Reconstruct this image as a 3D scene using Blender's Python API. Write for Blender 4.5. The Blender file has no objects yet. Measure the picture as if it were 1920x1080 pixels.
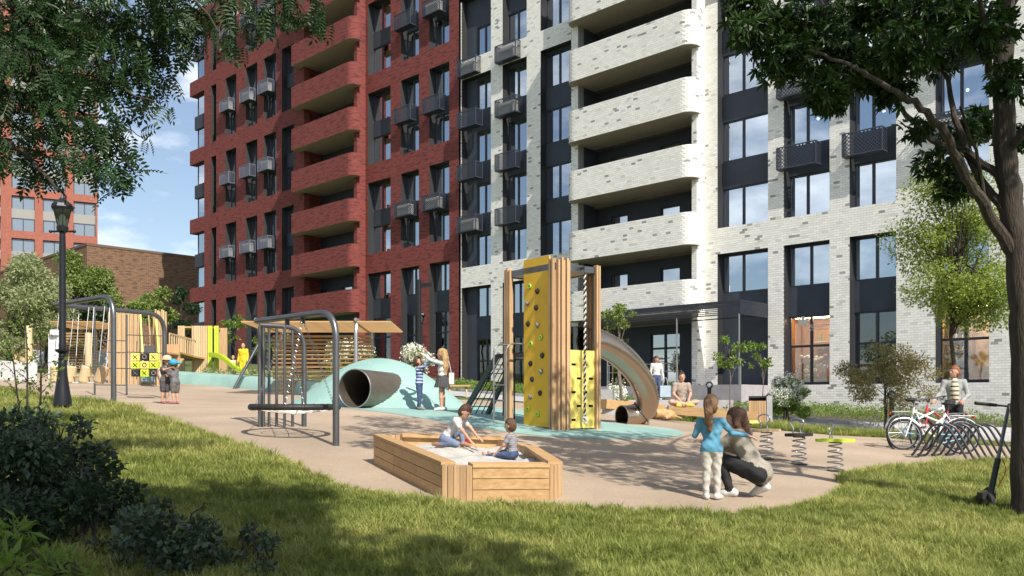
import bpy, bmesh, math, random
import numpy as np
from mathutils import Vector, Matrix
from mathutils.geometry import delaunay_2d_cdt
random.seed(7); RNG = np.random.default_rng(7)
SC = bpy.context.scene
COL = SC.collection
R = math.radians
# ------------------------------------------------------------------ camera, sky, sun, exposure
EZ = 1.15                                   # eye height above the paving at the foreground figures
FPX, CXP, HYP = 1640.0, 960.0, 752.0        # focal length, centre and horizon in photo pixels
cam = bpy.data.cameras.new('camera'); camo = bpy.data.objects.new('camera', cam); COL.objects.link(camo)
camo.location = (0, 0, EZ); camo.rotation_euler = (R(90), 0, 0)
cam.sensor_width = 36; cam.lens = 36 * FPX / 1920; cam.shift_y = (HYP - 540) / 1920
cam.clip_start = 0.05; cam.clip_end = 3000
SC.camera = camo
SUN_AZ, SUN_EL = -31.0, 43.0                # direction the light travels, left of straight ahead
wd = bpy.data.worlds.new('World'); SC.world = wd; wd.use_nodes = True
def _world():
    nt = wd.node_tree; nt.nodes.clear(); N = nt.nodes.new; L = nt.links.new
    out = N('ShaderNodeOutputWorld'); bg = N('ShaderNodeBackground'); sky = N('ShaderNodeTexSky')
    sky.sky_type = 'NISHITA'; sky.sun_disc = False; sky.sun_elevation = R(SUN_EL)
    sky.sun_rotation = R(180 + SUN_AZ); sky.air_density = 1.0; sky.dust_density = 1.0; sky.ozone_density = 1.0
    tc = N('ShaderNodeTexCoord'); mp = N('ShaderNodeMapping'); mp.inputs['Scale'].default_value = (1.0, 1.0, 2.6)
    n1 = N('ShaderNodeTexNoise'); n1.inputs['Scale'].default_value = 3.1; n1.inputs['Detail'].default_value = 9; n1.inputs['Roughness'].default_value = .58
    mp.inputs['Location'].default_value = (.35, .1, .27)
    cr = N('ShaderNodeValToRGB'); cr.color_ramp.elements[0].position = .51; cr.color_ramp.elements[1].position = .70
    cr.color_ramp.elements[0].color = (.06, .06, .06, 1)      # thin veil of high cloud everywhere
    mx = N('ShaderNodeMixRGB'); mx.inputs[2].default_value = (11.0, 11.2, 11.4, 1)
    L(tc.outputs['Generated'], mp.inputs['Vector']); L(mp.outputs[0], n1.inputs['Vector']); L(n1.outputs['Fac'], cr.inputs[0])
    L(cr.outputs[0], mx.inputs[0]); L(sky.outputs[0], mx.inputs[1]); L(mx.outputs[0], bg.inputs[0])
    bg.inputs[1].default_value = 0.1; L(bg.outputs[0], out.inputs[0])
_world()
sl = bpy.data.lights.new('sun', 'SUN'); sl.energy = 5.0; sl.angle = R(.5); sl.color = (1, .93, .82)
so = bpy.data.objects.new('sun', sl); COL.objects.link(so)
_d = Vector((math.sin(R(SUN_AZ)) * math.cos(R(SUN_EL)), math.cos(R(SUN_AZ)) * math.cos(R(SUN_EL)), -math.sin(R(SUN_EL))))
so.rotation_euler = _d.to_track_quat('-Z', 'Y').to_euler(); so.location = (10, -10, 20)
SC.view_settings.view_transform = 'Standard'; SC.view_settings.look = 'None'; SC.view_settings.gamma = 1
SC.view_settings.exposure = 0.5; SC.view_settings.use_curve_mapping = False
# ------------------------------------------------------------------ ground height and pixel helpers
def ss(a, b, x):
    t = np.clip((np.asarray(x, float) - a) / (b - a), 0, 1); return t * t * (3 - 2 * t)
def H(x, y):
    """height of the sloping site (world z)"""
    x = np.asarray(x, float); y = np.asarray(y, float)
    v = np.clip(-.0619 * (x - 2.72) + .0753 * (y - 10.1), -1.5, 6.5)
    o = 0
    for d in (-.3, -.2, -.1, 0, .1, .2, .3):
        w = v + d
        o = o + np.where(w < 0, .6 * w, np.where(w < .9, w, np.where(w < 2, .9 + .4 * (w - .9), 1.34 + .7 * (w - 2))))
    return o / 7 - .3 * ss(0, 6, x) * ss(17, 25, y)
def hz(x, y): return float(H(x, y))
def hit(px, py, h=0.0):
    """photo pixel -> point where its ray meets the ground raised by h"""
    k = (px - CXP) / FPX; m = (HYP - py) / FPX
    ds = np.arange(3, 160, .05); f = EZ + m * ds - H(k * ds, ds) - h
    i = np.argmax(f <= 0)
    d = ds[i] - .05 * (0 if i == 0 else f[i] / (f[i] - f[i - 1])) if f[i] <= 0 else 160.
    return Vector((k * d, d, EZ + m * d))
def at(px, py, Y): return Vector(((px - CXP) / FPX * Y, Y, EZ + (HYP - py) / FPX * Y))
# ------------------------------------------------------------------ materials
def mat(name, col, rough=.6, metal=0., var=.0, vscale=6., bump=0., bscale=40., spec=.5, col2=None, stretch=None, coord='Object', detail=6, rnd=0.):
    m = bpy.data.materials.new(name); m.use_nodes = True; nt = m.node_tree; b = nt.nodes['Principled BSDF']
    b.inputs['Base Color'].default_value = (*col, 1); b.inputs['Roughness'].default_value = rough
    b.inputs['Metallic'].default_value = metal; b.inputs['Specular IOR Level'].default_value = spec
    N = nt.nodes.new; L = nt.links.new
    vec = None
    if var or bump or col2:
        tc = N('ShaderNodeTexCoord'); mp = N('ShaderNodeMapping'); L(tc.outputs[coord], mp.inputs[0]); vec = mp.outputs[0]
        if stretch: mp.inputs['Scale'].default_value = stretch
    if var or col2:
        n = N('ShaderNodeTexNoise'); n.inputs['Scale'].default_value = vscale; n.inputs['Detail'].default_value = detail; L(vec, n.inputs['Vector'])
        r = N('ShaderNodeValToRGB'); c2 = col2 or tuple(min(1, c * (1 + var)) for c in col); c1 = col if col2 else tuple(c * (1 - var) for c in col)
        r.color_ramp.elements[0].position = .32; r.color_ramp.elements[1].position = .68
        r.color_ramp.elements[0].color = (*c1, 1); r.color_ramp.elements[1].color = (*c2, 1)
        L(n.outputs['Fac'], r.inputs[0]); src = r.outputs[0]
        if rnd: src = _rnd(nt, src, rnd)
        L(src, b.inputs['Base Color'])
    elif rnd:
        rgb = N('ShaderNodeRGB'); rgb.outputs[0].default_value = (*col, 1); L(_rnd(nt, rgb.outputs[0], rnd), b.inputs['Base Color'])
    if bump:
        n2 = N('ShaderNodeTexNoise'); n2.inputs['Scale'].default_value = bscale; n2.inputs['Detail'].default_value = 5; L(vec, n2.inputs['Vector'])
        bp = N('ShaderNodeBump'); bp.inputs['Strength'].default_value = bump; bp.inputs['Distance'].default_value = .02
        L(n2.outputs['Fac'], bp.inputs['Height']); L(bp.outputs[0], b.inputs['Normal'])
    return m
def _rnd(nt, src, a):
    """per-object brightness variation"""
    oi = nt.nodes.new('ShaderNodeObjectInfo'); mr = nt.nodes.new('ShaderNodeMapRange'); mr.inputs[3].default_value = 1 - a; mr.inputs[4].default_value = 1 + a
    nt.links.new(oi.outputs['Random'], mr.inputs[0]); hs = nt.nodes.new('ShaderNodeHueSaturation'); nt.links.new(mr.outputs[0], hs.inputs['Value']); nt.links.new(src, hs.inputs['Color'])
    return hs.outputs[0]
def speckle(m, scale, amp, big=.35, bigamp=.1):
    """granules and broad worn patches on a rubber surface"""
    nt = m.node_tree; N = nt.nodes.new; L = nt.links.new; b = nt.nodes['Principled BSDF']; src = b.inputs['Base Color'].links[0].from_socket
    tc = N('ShaderNodeTexCoord')
    for sc_, am, dt in ((scale, amp, 2), (big, bigamp, 6)):
        n = N('ShaderNodeTexNoise'); n.inputs['Scale'].default_value = sc_; n.inputs['Detail'].default_value = dt; L(tc.outputs['Object'], n.inputs['Vector'])
        mr = N('ShaderNodeMapRange'); mr.inputs[1].default_value = .3; mr.inputs[2].default_value = .7; mr.inputs[3].default_value = 1 - am; mr.inputs[4].default_value = 1 + am; L(n.outputs['Fac'], mr.inputs[0])
        hs = N('ShaderNodeHueSaturation'); L(mr.outputs[0], hs.inputs['Value']); L(src, hs.inputs['Color']); src = hs.outputs[0]
    L(src, b.inputs['Base Color'])
def leafmat(name, c1, c2, rough=.45, trans=.35):
    """foliage: each leaf has its own tint (per-face-island random), some light passes through"""
    m = bpy.data.materials.new(name); m.use_nodes = True; nt = m.node_tree; N = nt.nodes.new; L = nt.links.new
    b = nt.nodes['Principled BSDF']; b.inputs['Roughness'].default_value = rough; b.inputs['Specular IOR Level'].default_value = .35
    g = N('ShaderNodeNewGeometry'); r = N('ShaderNodeValToRGB'); r.color_ramp.elements[0].color = (*c1, 1); r.color_ramp.elements[1].color = (*c2, 1)
    L(g.outputs['Random Per Island'], r.inputs[0]); L(r.outputs[0], b.inputs['Base Color'])
    t = N('ShaderNodeBsdfTranslucent'); hs = N('ShaderNodeHueSaturation'); hs.inputs['Value'].default_value = 1.5; hs.inputs['Saturation'].default_value = 1.1
    L(r.outputs[0], hs.inputs['Color']); L(hs.outputs[0], t.inputs[0])
    mx = N('ShaderNodeMixShader'); mx.inputs[0].default_value = trans; out = nt.nodes['Material Output']
    L(b.outputs[0], mx.inputs[1]); L(t.outputs[0], mx.inputs[2]); L(mx.outputs[0], out.inputs[0])
    return m
def brickmat(name, c1, c2, mortar, bw, bh, mw=.008, dark=None, soft=.35):
    """brickwork too fine to build brick by brick: laid along x+y and z of the wall"""
    m = bpy.data.materials.new(name); m.use_nodes = True; nt = m.node_tree; N = nt.nodes.new; L = nt.links.new
    b = nt.nodes['Principled BSDF']; b.inputs['Roughness'].default_value = .85
    tc = N('ShaderNodeTexCoord'); sx = N('ShaderNodeSeparateXYZ'); L(tc.outputs['Object'], sx.inputs[0])
    ad = N('ShaderNodeMath'); L(sx.outputs[0], ad.inputs[0]); L(sx.outputs[1], ad.inputs[1])
    cx = N('ShaderNodeCombineXYZ'); L(ad.outputs[0], cx.inputs[0]); L(sx.outputs[2], cx.inputs[1])
    br = N('ShaderNodeTexBrick'); br.inputs['Scale'].default_value = 1; br.inputs['Brick Width'].default_value = bw; br.inputs['Row Height'].default_value = bh
    br.inputs['Mortar Size'].default_value = mw; br.inputs['Mortar Smooth'].default_value = soft; br.inputs['Bias'].default_value = -.15
    br.inputs['Color1'].default_value = (*c1, 1); br.inputs['Color2'].default_value = (*c2, 1); br.inputs['Mortar'].default_value = (*mortar, 1)
    L(cx.outputs[0], br.inputs['Vector'])
    n = N('ShaderNodeTexNoise'); n.inputs['Scale'].default_value = 1.0; n.inputs['Detail'].default_value = 4
    mp = N('ShaderNodeMapping'); mp.inputs['Scale'].default_value = (1.6, 9, 1); L(cx.outputs[0], mp.inputs[0]); L(mp.outputs[0], n.inputs['Vector'])
    r = N('ShaderNodeValToRGB'); r.color_ramp.elements[0].position = .38; r.color_ramp.elements[1].position = .5
    dk = dark or .45; r.color_ramp.elements[0].color = (dk, dk, dk, 1); r.color_ramp.elements[1].color = (1, 1, 1, 1)
    L(n.outputs['Fac'], r.inputs[0]); mu = N('ShaderNodeMixRGB'); mu.blend_type = 'MULTIPLY'; mu.inputs[0].default_value = 1
    L(br.outputs['Color'], mu.inputs[1]); L(r.outputs[0], mu.inputs[2]); L(mu.outputs[0], b.inputs['Base Color'])
    bp = N('ShaderNodeBump'); bp.inputs['Strength'].default_value = .6; bp.inputs['Distance'].default_value = .012; bp.invert = True
    L(br.outputs['Fac'], bp.inputs['Height']); L(bp.outputs[0], b.inputs['Normal'])
    return m
def woodmat(name, c1, c2, axis=2, rnd=.15):
    st = [14., 14., 14.]; st[axis] = .9
    return mat(name, c1, .62, col2=c2, vscale=2.2, stretch=tuple(st), bump=.15, bscale=6, rnd=rnd)
def glassmat(name, refl=.36, tint=(.55, .63, .7)):
    m = bpy.data.materials.new(name); m.use_nodes = True; nt = m.node_tree; nt.nodes.clear(); N = nt.nodes.new; L = nt.links.new
    out = N('ShaderNodeOutputMaterial'); t = N('ShaderNodeBsdfTransparent'); t.inputs[0].default_value = (*tint, 1)
    g = N('ShaderNodeBsdfGlossy'); g.inputs['Roughness'].default_value = .015; g.inputs[0].default_value = (.86, .93, 1, 1)
    lw = N('ShaderNodeLayerWeight'); lw.inputs[0].default_value = .45; mr = N('ShaderNodeMapRange'); mr.inputs[3].default_value = refl; mr.inputs[4].default_value = 1
    L(lw.outputs['Fresnel'], mr.inputs[0]); mx = N('ShaderNodeMixShader'); L(mr.outputs[0], mx.inputs[0]); L(t.outputs[0], mx.inputs[1]); L(g.outputs[0], mx.inputs[2]); L(mx.outputs[0], out.inputs[0])
    return m
def emis(name, col, st):
    m = bpy.data.materials.new(name); m.use_nodes = True; b = m.node_tree.nodes['Principled BSDF']
    b.inputs['Base Color'].default_value = (*col, 1); b.inputs['Emission Color'].default_value = (*col, 1); b.inputs['Emission Strength'].default_value = st
    return m
# ------------------------------------------------------------------ mesh builder and object helpers
class MB:
    def __init__(s): s.v = []; s.f = []; s.m = []
    def add(s, vs, fs, mi=0):
        o = len(s.v); s.v.extend([tuple(p) for p in vs]); s.f.extend([tuple(i + o for i in f) for f in fs]); s.m.extend([mi] * len(fs)); return s
    def box(s, lo, hi, mi=0):
        x0, y0, z0 = lo; x1, y1, z1 = hi
        return s.add([(x0, y0, z0), (x1, y0, z0), (x1, y1, z0), (x0, y1, z0), (x0, y0, z1), (x1, y0, z1), (x1, y1, z1), (x0, y1, z1)],
                     [(0, 3, 2, 1), (4, 5, 6, 7), (0, 1, 5, 4), (1, 2, 6, 5), (2, 3, 7, 6), (3, 0, 4, 7)], mi)
    def bar(s, a, b, w, h, up=(0, 0, 1), mi=0):
        """box beam from a to b, w wide and h tall"""
        a = Vector(a); b = Vector(b); d = (b - a).normalized(); up = Vector(up)
        if abs(d.dot(up)) > .98: up = Vector((0, 1, 0)) if abs(d.y) < .9 else Vector((1, 0, 0))
        sx = d.cross(up).normalized() * w / 2; sz = sx.cross(d).normalized() * h / 2
        c = [-sx - sz, sx - sz, sx + sz, -sx + sz]
        return s.add([a + q for q in c] + [b + q for q in c], [(0, 1, 2, 3), (7, 6, 5, 4), (0, 4, 5, 1), (1, 5, 6, 2), (2, 6, 7, 3), (3, 7, 4, 0)], mi)
    def tube(s, pts, r, seg=10, caps=True, mi=0):
        pts = [Vector(p) for p in pts]; n = len(pts); rr = r if hasattr(r, '__len__') else [r] * n
        vs = []; prev = None
        for i, p in enumerate(pts):
            t = (pts[min(i + 1, n - 1)] - pts[max(i - 1, 0)]); t = t.normalized() if t.length > 1e-9 else Vector((0, 0, 1))
            if prev is None: a = t.orthogonal().normalized()
            else:
                a = prev - t * prev.dot(t); a = a.normalized() if a.length > 1e-6 else t.orthogonal().normalized()
            prev = a; b = t.cross(a)
            for k in range(seg):
                q = 2 * math.pi * k / seg; vs.append(p + (a * math.cos(q) + b * math.sin(q)) * rr[i])
        fs = [(i * seg + k, i * seg + (k + 1) % seg, (i + 1) * seg + (k + 1) % seg, (i + 1) * seg + k) for i in range(n - 1) for k in range(seg)]
        if caps: fs += [tuple(range(seg))[::-1], tuple(range((n - 1) * seg, n * seg))]
        return s.add(vs, fs, mi)
    def ring(s, c, rad, r, seg=32, sub=8, ax=(0, 0, 1), mi=0):
        c = Vector(c); ax = Vector(ax).normalized(); a = ax.orthogonal().normalized(); b = ax.cross(a); vs = []
        for i in range(seg):
            q = 2 * math.pi * i / seg; d = a * math.cos(q) + b * math.sin(q)
            for k in range(sub):
                w = 2 * math.pi * k / sub; vs.append(c + d * (rad + r * math.cos(w)) + ax * r * math.sin(w))
        return s.add(vs, [(i * sub + k, ((i + 1) % seg) * sub + k, ((i + 1) % seg) * sub + (k + 1) % sub, i * sub + (k + 1) % sub) for i in range(seg) for k in range(sub)], mi)
    def lathe(s, prof, c=(0, 0, 0), seg=24, mi=0):
        vs = []; n = len(prof)
        for r, z in prof:
            for k in range(seg):
                q = 2 * math.pi * k / seg; vs.append((c[0] + r * math.cos(q), c[1] + r * math.sin(q), c[2] + z))
        fs = [(i * seg + k, i * seg + (k + 1) % seg, (i + 1) * seg + (k + 1) % seg, (i + 1) * seg + k) for i in range(n - 1) for k in range(seg)]
        fs += [tuple(range(seg))[::-1], tuple(range((n - 1) * seg, n * seg))]
        return s.add(vs, fs, mi)
    def sphere(s, c, r, seg=14, rings=8, sc=(1, 1, 1), mi=0):
        vs = []
        for i in range(rings + 1):
            t = math.pi * i / rings
            for k in range(seg):
                q = 2 * math.pi * k / seg
                vs.append((c[0] + r * sc[0] * math.sin(t) * math.cos(q), c[1] + r * sc[1] * math.sin(t) * math.sin(q), c[2] + r * sc[2] * math.cos(t)))
        return s.add(vs, [(i * seg + k, (i + 1) * seg + k, (i + 1) * seg + (k + 1) % seg, i * seg + (k + 1) % seg) for i in range(rings) for k in range(seg)], mi)
    def prism(s, poly, z0, z1, mi=0):
        n = len(poly); vs = [(p[0], p[1], z0) for p in poly] + [(p[0], p[1], z1) for p in poly]
        return s.add(vs, [tuple(range(n))[::-1], tuple(range(n, 2 * n))] + [(i, (i + 1) % n, n + (i + 1) % n, n + i) for i in range(n)], mi)
    def xform(s, M, start=0):
        for i in range(start, len(s.v)): s.v[i] = tuple(M @ Vector(s.v[i]))
        return s
    def mesh(s, name, mats, smooth=False):
        me = bpy.data.meshes.new(name); me.from_pydata(s.v, [], s.f)
        for m in (mats if isinstance(mats, (list, tuple)) else [mats]): me.materials.append(m)
        if len(me.materials) > 1: me.polygons.foreach_set('material_index', s.m)
        if smooth: me.polygons.foreach_set('use_smooth', [True] * len(me.polygons)); _sharp(me)
        me.update(); return me
    def build(s, name, mats, parent=None, smooth=False, **kw):
        return obj(name, s.mesh(name, mats, smooth), parent, **kw)
def _sharp(me, ang=40):
    try: me.set_sharp_from_angle(angle=R(ang))
    except Exception: pass
def obj(name, me, parent=None, label=None, cat=None, group=None, kind=None, loc=None):
    o = bpy.data.objects.new(name, me); COL.objects.link(o)
    if parent: o.parent = parent
    if loc is not None: o.location = loc
    return tag(o, label, cat, group, kind)
def tag(o, label=None, cat=None, group=None, kind=None):
    if label: o['label'] = label
    if cat: o['category'] = cat
    if group: o['group'] = group
    if kind: o['kind'] = kind
    return o
def thing(name, label, cat, loc=(0, 0, 0), rz=0., group=None):
    o = bpy.data.objects.new(name, None); COL.objects.link(o); o.location = loc; o.rotation_euler = (0, 0, rz); o.empty_display_size = .2
    return tag(o, label, cat, group)
def npmesh(name, V, Fq, mats, smooth=False, mi=None):
    """numpy verts (n,3) + faces (m,k) -> mesh"""
    V = np.asarray(V, np.float32); Fq = np.asarray(Fq, np.int32); m, k = Fq.shape
    me = bpy.data.meshes.new(name); me.vertices.add(len(V)); me.vertices.foreach_set('co', V.ravel())
    me.loops.add(m * k); me.loops.foreach_set('vertex_index', Fq.ravel()); me.polygons.add(m)
    me.polygons.foreach_set('loop_start', np.arange(0, m * k, k, dtype=np.int32)); me.polygons.foreach_set('loop_total', np.full(m, k, np.int32))
    for q in (mats if isinstance(mats, (list, tuple)) else [mats]): me.materials.append(q)
    if mi is not None: me.polygons.foreach_set('material_index', np.asarray(mi, np.int32))
    me.polygons.foreach_set('use_smooth', np.full(m, bool(smooth)))
    me.update(calc_edges=True); me.validate(); return me
def arc(a, b, c, n=8):
    """rounded corner: quadratic curve a -> c bending at b"""
    a, b, c = Vector(a), Vector(b), Vector(c)
    return [(1 - t) ** 2 * a + 2 * t * (1 - t) * b + t * t * c for t in [i / n for i in range(n + 1)]]
def smooth_path(pts, n=6):
    P = [Vector(p) for p in pts]; out = []
    for i in range(len(P) - 1):
        p0, p1, p2, p3 = P[max(i - 1, 0)], P[i], P[i + 1], P[min(i + 2, len(P) - 1)]
        for k in range(n):
            t = k / n; out.append(.5 * (2 * p1 + (p2 - p0) * t + (2 * p0 - 5 * p1 + 4 * p2 - p3) * t * t + (3 * p1 - p0 - 3 * p2 + p3) * t ** 3))
    return out + [P[-1]]
def inpoly(x, y, poly):
    x = np.asarray(x); y = np.asarray(y); c = np.zeros(x.shape, bool); n = len(poly)
    for i in range(n):
        x0, y0 = poly[i][:2]; x1, y1 = poly[i - 1][:2]
        if y0 == y1: continue
        c ^= ((y0 > y) != (y1 > y)) & (x < (x1 - x0) * (y - y0) / (y1 - y0) + x0)
    return c
def sheet(name, poly, material, zoff=.004, step=.4, hf=H, kind='structure', smooth=True, parent=None, **kw):
    """a surface that follows the ground inside an outline"""
    P = [(float(p[0]), float(p[1])) for p in poly]; B = []
    for i in range(len(P)):
        a, b = P[i], P[(i + 1) % len(P)]; n = max(1, int(math.dist(a, b) / step))
        B += [(a[0] + (b[0] - a[0]) * k / n, a[1] + (b[1] - a[1]) * k / n) for k in range(n)]
    xs = [p[0] for p in B]; ys = [p[1] for p in B]
    gx, gy = np.meshgrid(np.arange(min(xs), max(xs), step), np.arange(min(ys), max(ys), step)); gx = gx.ravel(); gy = gy.ravel(); ins = inpoly(gx, gy, B)
    bx = np.array(xs); by = np.array(ys); pts = [(a, b) for a, b in zip(gx[ins], gy[ins]) if np.min((bx - a) ** 2 + (by - b) ** 2) > (step * .45) ** 2]
    V = [Vector(p) for p in B] + [Vector(p) for p in pts]; E = [(i, (i + 1) % len(B)) for i in range(len(B))]
    r = delaunay_2d_cdt(V, E, [], 1, 1e-5); v2 = np.array([(p.x, p.y) for p in r[0]])
    Z = hf(v2[:, 0], v2[:, 1]) + zoff
    fs = [f if (r[0][f[1]] - r[0][f[0]]).cross(r[0][f[2]] - r[0][f[0]]) > 0 else f[::-1] for f in r[2]]
    me = npmesh(name, np.c_[v2, Z], np.array(fs), material, smooth)
    return obj(name, me, parent, kind=kind, **kw)
def pxpoly(L, h=0.0): return [tuple(hit(x, y, h))[:2] for x, y in L]
def curve_px(L, h=0., n=5):
    p = [Vector((*q, 0)) for q in pxpoly(L, h)]; return [(q.x, q.y) for q in smooth_path(p, n)]
M = {}
# ------------------------------------------------------------------ materials of the place
M['lawn'] = mat('lawn_soil', (.05, .075, .02), .95, col2=(.10, .13, .035), vscale=1.6, bump=.4, bscale=30)
M['rubber'] = mat('beige_rubber', (.315, .243, .178), .9, col2=(.375, .294, .218), vscale=.8, bump=.25, bscale=220, detail=10)
M['teal'] = mat('teal_rubber', (.215, .36, .33), .85, col2=(.255, .405, .375), vscale=1.2, bump=.2, bscale=220, detail=8)
speckle(M['rubber'], 26, .10, .35, .13); speckle(M['teal'], 30, .08, .6, .10)
M['paving'] = mat('grey_paving', (.38, .37, .37), .85, var=.12, vscale=2, bump=.1)
M['concrete'] = mat('concrete', (.36, .36, .37), .8, var=.15, vscale=3, bump=.15, bscale=25)
M['soil'] = mat('soil', (.07, .055, .04), .95, var=.4, vscale=8, bump=.5)
M['redbrick'] = brickmat('red_brick', (.245, .047, .038), (.17, .033, .029), (.085, .035, .032), .26, .078, .010, dark=.5)
M['orangebrick'] = brickmat('orange_brick', (.33, .105, .068), (.28, .09, .058), (.22, .1, .078), .5, .2, .02, dark=.8)
M['brownbrick'] = brickmat('brown_brick', (.22, .125, .075), (.17, .095, .055), (.09, .055, .035), .42, .13, .016, dark=.45)
M['mortar'] = mat('mortar', (.27, .27, .265), .95, var=.2, vscale=20)
M['slate'] = mat('slate_render', (.035, .045, .062), .7, var=.12, vscale=1.5, bump=.12, bscale=60)
M['jamb'] = mat('jamb_metal', (.022, .022, .024), .55, var=.1)
M['frame'] = mat('window_frame', (.022, .026, .038), .45)
M['glass'] = glassmat('window_glass', .55)
M['shopglass'] = glassmat('shop_glass', .05, (.86, .88, .88))
M['pendant'] = emis('pendant_lamp', (1, .86, .66), 9)
M['curtain'] = mat('curtain', (.62, .6, .58), .9, var=.08, vscale=3)
M['curtain_warm'] = mat('curtain_warm', (.5, .33, .2), .9, var=.1)
M['interior'] = mat('interior_wall', (.16, .14, .13), .9, var=.2, vscale=.6)
M['soffit'] = mat('soffit', (.34, .30, .25), .85, var=.06)
M['basket'] = mat('basket_steel', (.05, .06, .085), .5, .3)
M['basket_light'] = mat('basket_steel_pale', (.16, .18, .24), .5, .3)
M['acunit'] = mat('ac_unit', (.55, .54, .5), .5)
M['steel'] = mat('dark_steel', (.075, .08, .09), .38, .8)
M['steelpale'] = mat('brushed_steel', (.42, .42, .43), .35, .9)
M['stone'] = mat('stone_step', (.33, .31, .33), .85, var=.1, vscale=4, bump=.1)
def islandmat(name, c1, c2, rough):
    m = bpy.data.materials.new(name); m.use_nodes = True; nt = m.node_tree; N = nt.nodes.new; L = nt.links.new; b = nt.nodes['Principled BSDF']
    g = N('ShaderNodeNewGeometry'); oi = N('ShaderNodeObjectInfo'); ad = N('ShaderNodeMath'); fr = N('ShaderNodeMath'); fr.operation = 'FRACT'
    L(g.outputs['Random Per Island'], ad.inputs[0]); L(oi.outputs['Random'], ad.inputs[1]); L(ad.outputs[0], fr.inputs[0])
    r = N('ShaderNodeValToRGB'); r.color_ramp.elements[0].color = (*c1, 1); r.color_ramp.elements[1].color = (*c2, 1)
    L(fr.outputs[0], r.inputs[0]); L(r.outputs[0], b.inputs['Base Color']); b.inputs['Roughness'].default_value = rough; b.inputs['Specular IOR Level'].default_value = .35
    return m
BRW = [islandmat('white_brick', (.74, .72, .67), (.86, .84, .79), .5), islandmat('pale_grey_brick', (.58, .57, .55), (.68, .67, .63), .5), islandmat('grey_brick', (.26, .27, .26), (.36, .36, .34), .55)]
# ------------------------------------------------------------------ ground and paving
def ground():
    xs = np.unique(np.r_[np.linspace(-1500, -60, 14), np.arange(-60, -14, 2.), np.arange(-14, 14, .35), np.arange(14, 60, 2.), np.linspace(60, 1500, 14)])
    ys = np.unique(np.r_[np.linspace(-900, -30, 8), np.arange(-30, 3, 1.5), np.arange(3, 32, .35), np.arange(32, 100, 2.), np.linspace(100, 2000, 14)])
    X, Y = np.meshgrid(xs, ys, indexing='ij'); nx, ny = X.shape; I = np.arange(nx * ny).reshape(nx, ny)
    Fq = np.stack([I[:-1, :-1], I[1:, :-1], I[1:, 1:], I[:-1, 1:]], -1).reshape(-1, 4)
    obj('ground', npmesh('ground', np.c_[X.ravel(), Y.ravel(), H(X, Y).ravel() - .012], Fq, M['lawn'], True), kind='structure')
ground()
EDGE = [(-160, 700), (0, 729), (77, 742), (211, 763), (292, 784), (387, 813), (493, 851), (563, 877), (620, 905), (700, 925), (800, 940), (900, 947), (1100, 953), (1220, 960), (1310, 963), (1400, 962), (1490, 951), (1560, 931), (1580, 912), (1572, 901), (1600, 889), (1700, 876), (1890, 866), (2060, 863)]
FAR = [(2060, 848), (1960, 842), (1760, 830), (1658, 821), (1569, 817), (1458, 807), (1358, 799), (1305, 792), (1222, 785), (1140, 772), (1000, 757), (900, 751), (700, 742), (560, 733), (430, 724), (262, 712), (180, 702), (0, 696), (-160, 692)]
PLAY = curve_px(EDGE) + pxpoly(FAR)
sheet('playground_surface', PLAY, M['rubber'], .004, .45)
TEAL = curve_px([(548, 757), (640, 765), (700, 771), (780, 783), (870, 798), (960, 812), (1060, 821), (1160, 824), (1250, 821), (1283, 813), (1255, 804), (1190, 798), (1120, 790), (1050, 778), (960, 768), (880, 758), (760, 750), (640, 747), (548, 757)])[:-1]
MC = at(714, 752, 22.0); MA, MBb, MH = 2.25, 1.9, 1.17
def mound(x, y):
    r2 = ((np.asarray(x) - MC.x) / MA) ** 2 + ((np.asarray(y) - MC.y) / MBb) ** 2
    return MH * np.clip(1 - r2, 0, 1) ** 1.35
def HT(x, y): return H(x, y) + mound(x, y)
sheet('teal_rubber_surface', TEAL, M['teal'], .009, .3)
STRIP_TOP = [(2060, 839), (1960, 833), (1760, 820), (1658, 813), (1569, 806), (1458, 796), (1305, 785), (1222, 779), (1140, 768)]
CURB = [(2060, 818), (1960, 812), (1760, 803), (1658, 800), (1591, 797), (1446, 786), (1300, 772), (1130, 757), (1000, 746), (940, 741), (830, 731)]
WALK_LOW = STRIP_TOP + [(1000, 755), (940, 750), (830, 740)]
sheet('footpath', pxpoly(WALK_LOW) + pxpoly(CURB[::-1]), M['paving'], .006, .6)
def kerb(name, px, w, h, material, off=0):
    pts = pxpoly(px); mb = MB(); n = len(pts)
    for i in range(n - 1):
        a = Vector((*pts[i], 0)); b = Vector((*pts[i + 1], 0)); L = (b - a).length; k = max(1, int(L / 1.0)); d = (b - a).normalized(); nn = Vector((d.y, -d.x, 0))
        for j in range(k):
            p = a + (b - a) * (j / k) + d * .004; q = a + (b - a) * ((j + 1) / k) - d * .004
            z = [hz(v.x, v.y) for v in (p, q)]
            mb.add([(p.x, p.y, z[0] - .1), (q.x, q.y, z[1] - .1), (q.x + nn.x * w, q.y + nn.y * w, z[1] - .1), (p.x + nn.x * w, p.y + nn.y * w, z[0] - .1),
                    (p.x, p.y, z[0] + h), (q.x, q.y, z[1] + h), (q.x + nn.x * w, q.y + nn.y * w, z[1] + h), (p.x + nn.x * w, p.y + nn.y * w, z[0] + h)],
                   [(0, 3, 2, 1), (4, 5, 6, 7), (0, 1, 5, 4), (1, 2, 6, 5), (2, 3, 7, 6), (3, 0, 4, 7)])
    mb.build(name, material, kind='structure')
kerb('kerb', CURB, .14, .12, M['concrete'])
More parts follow.
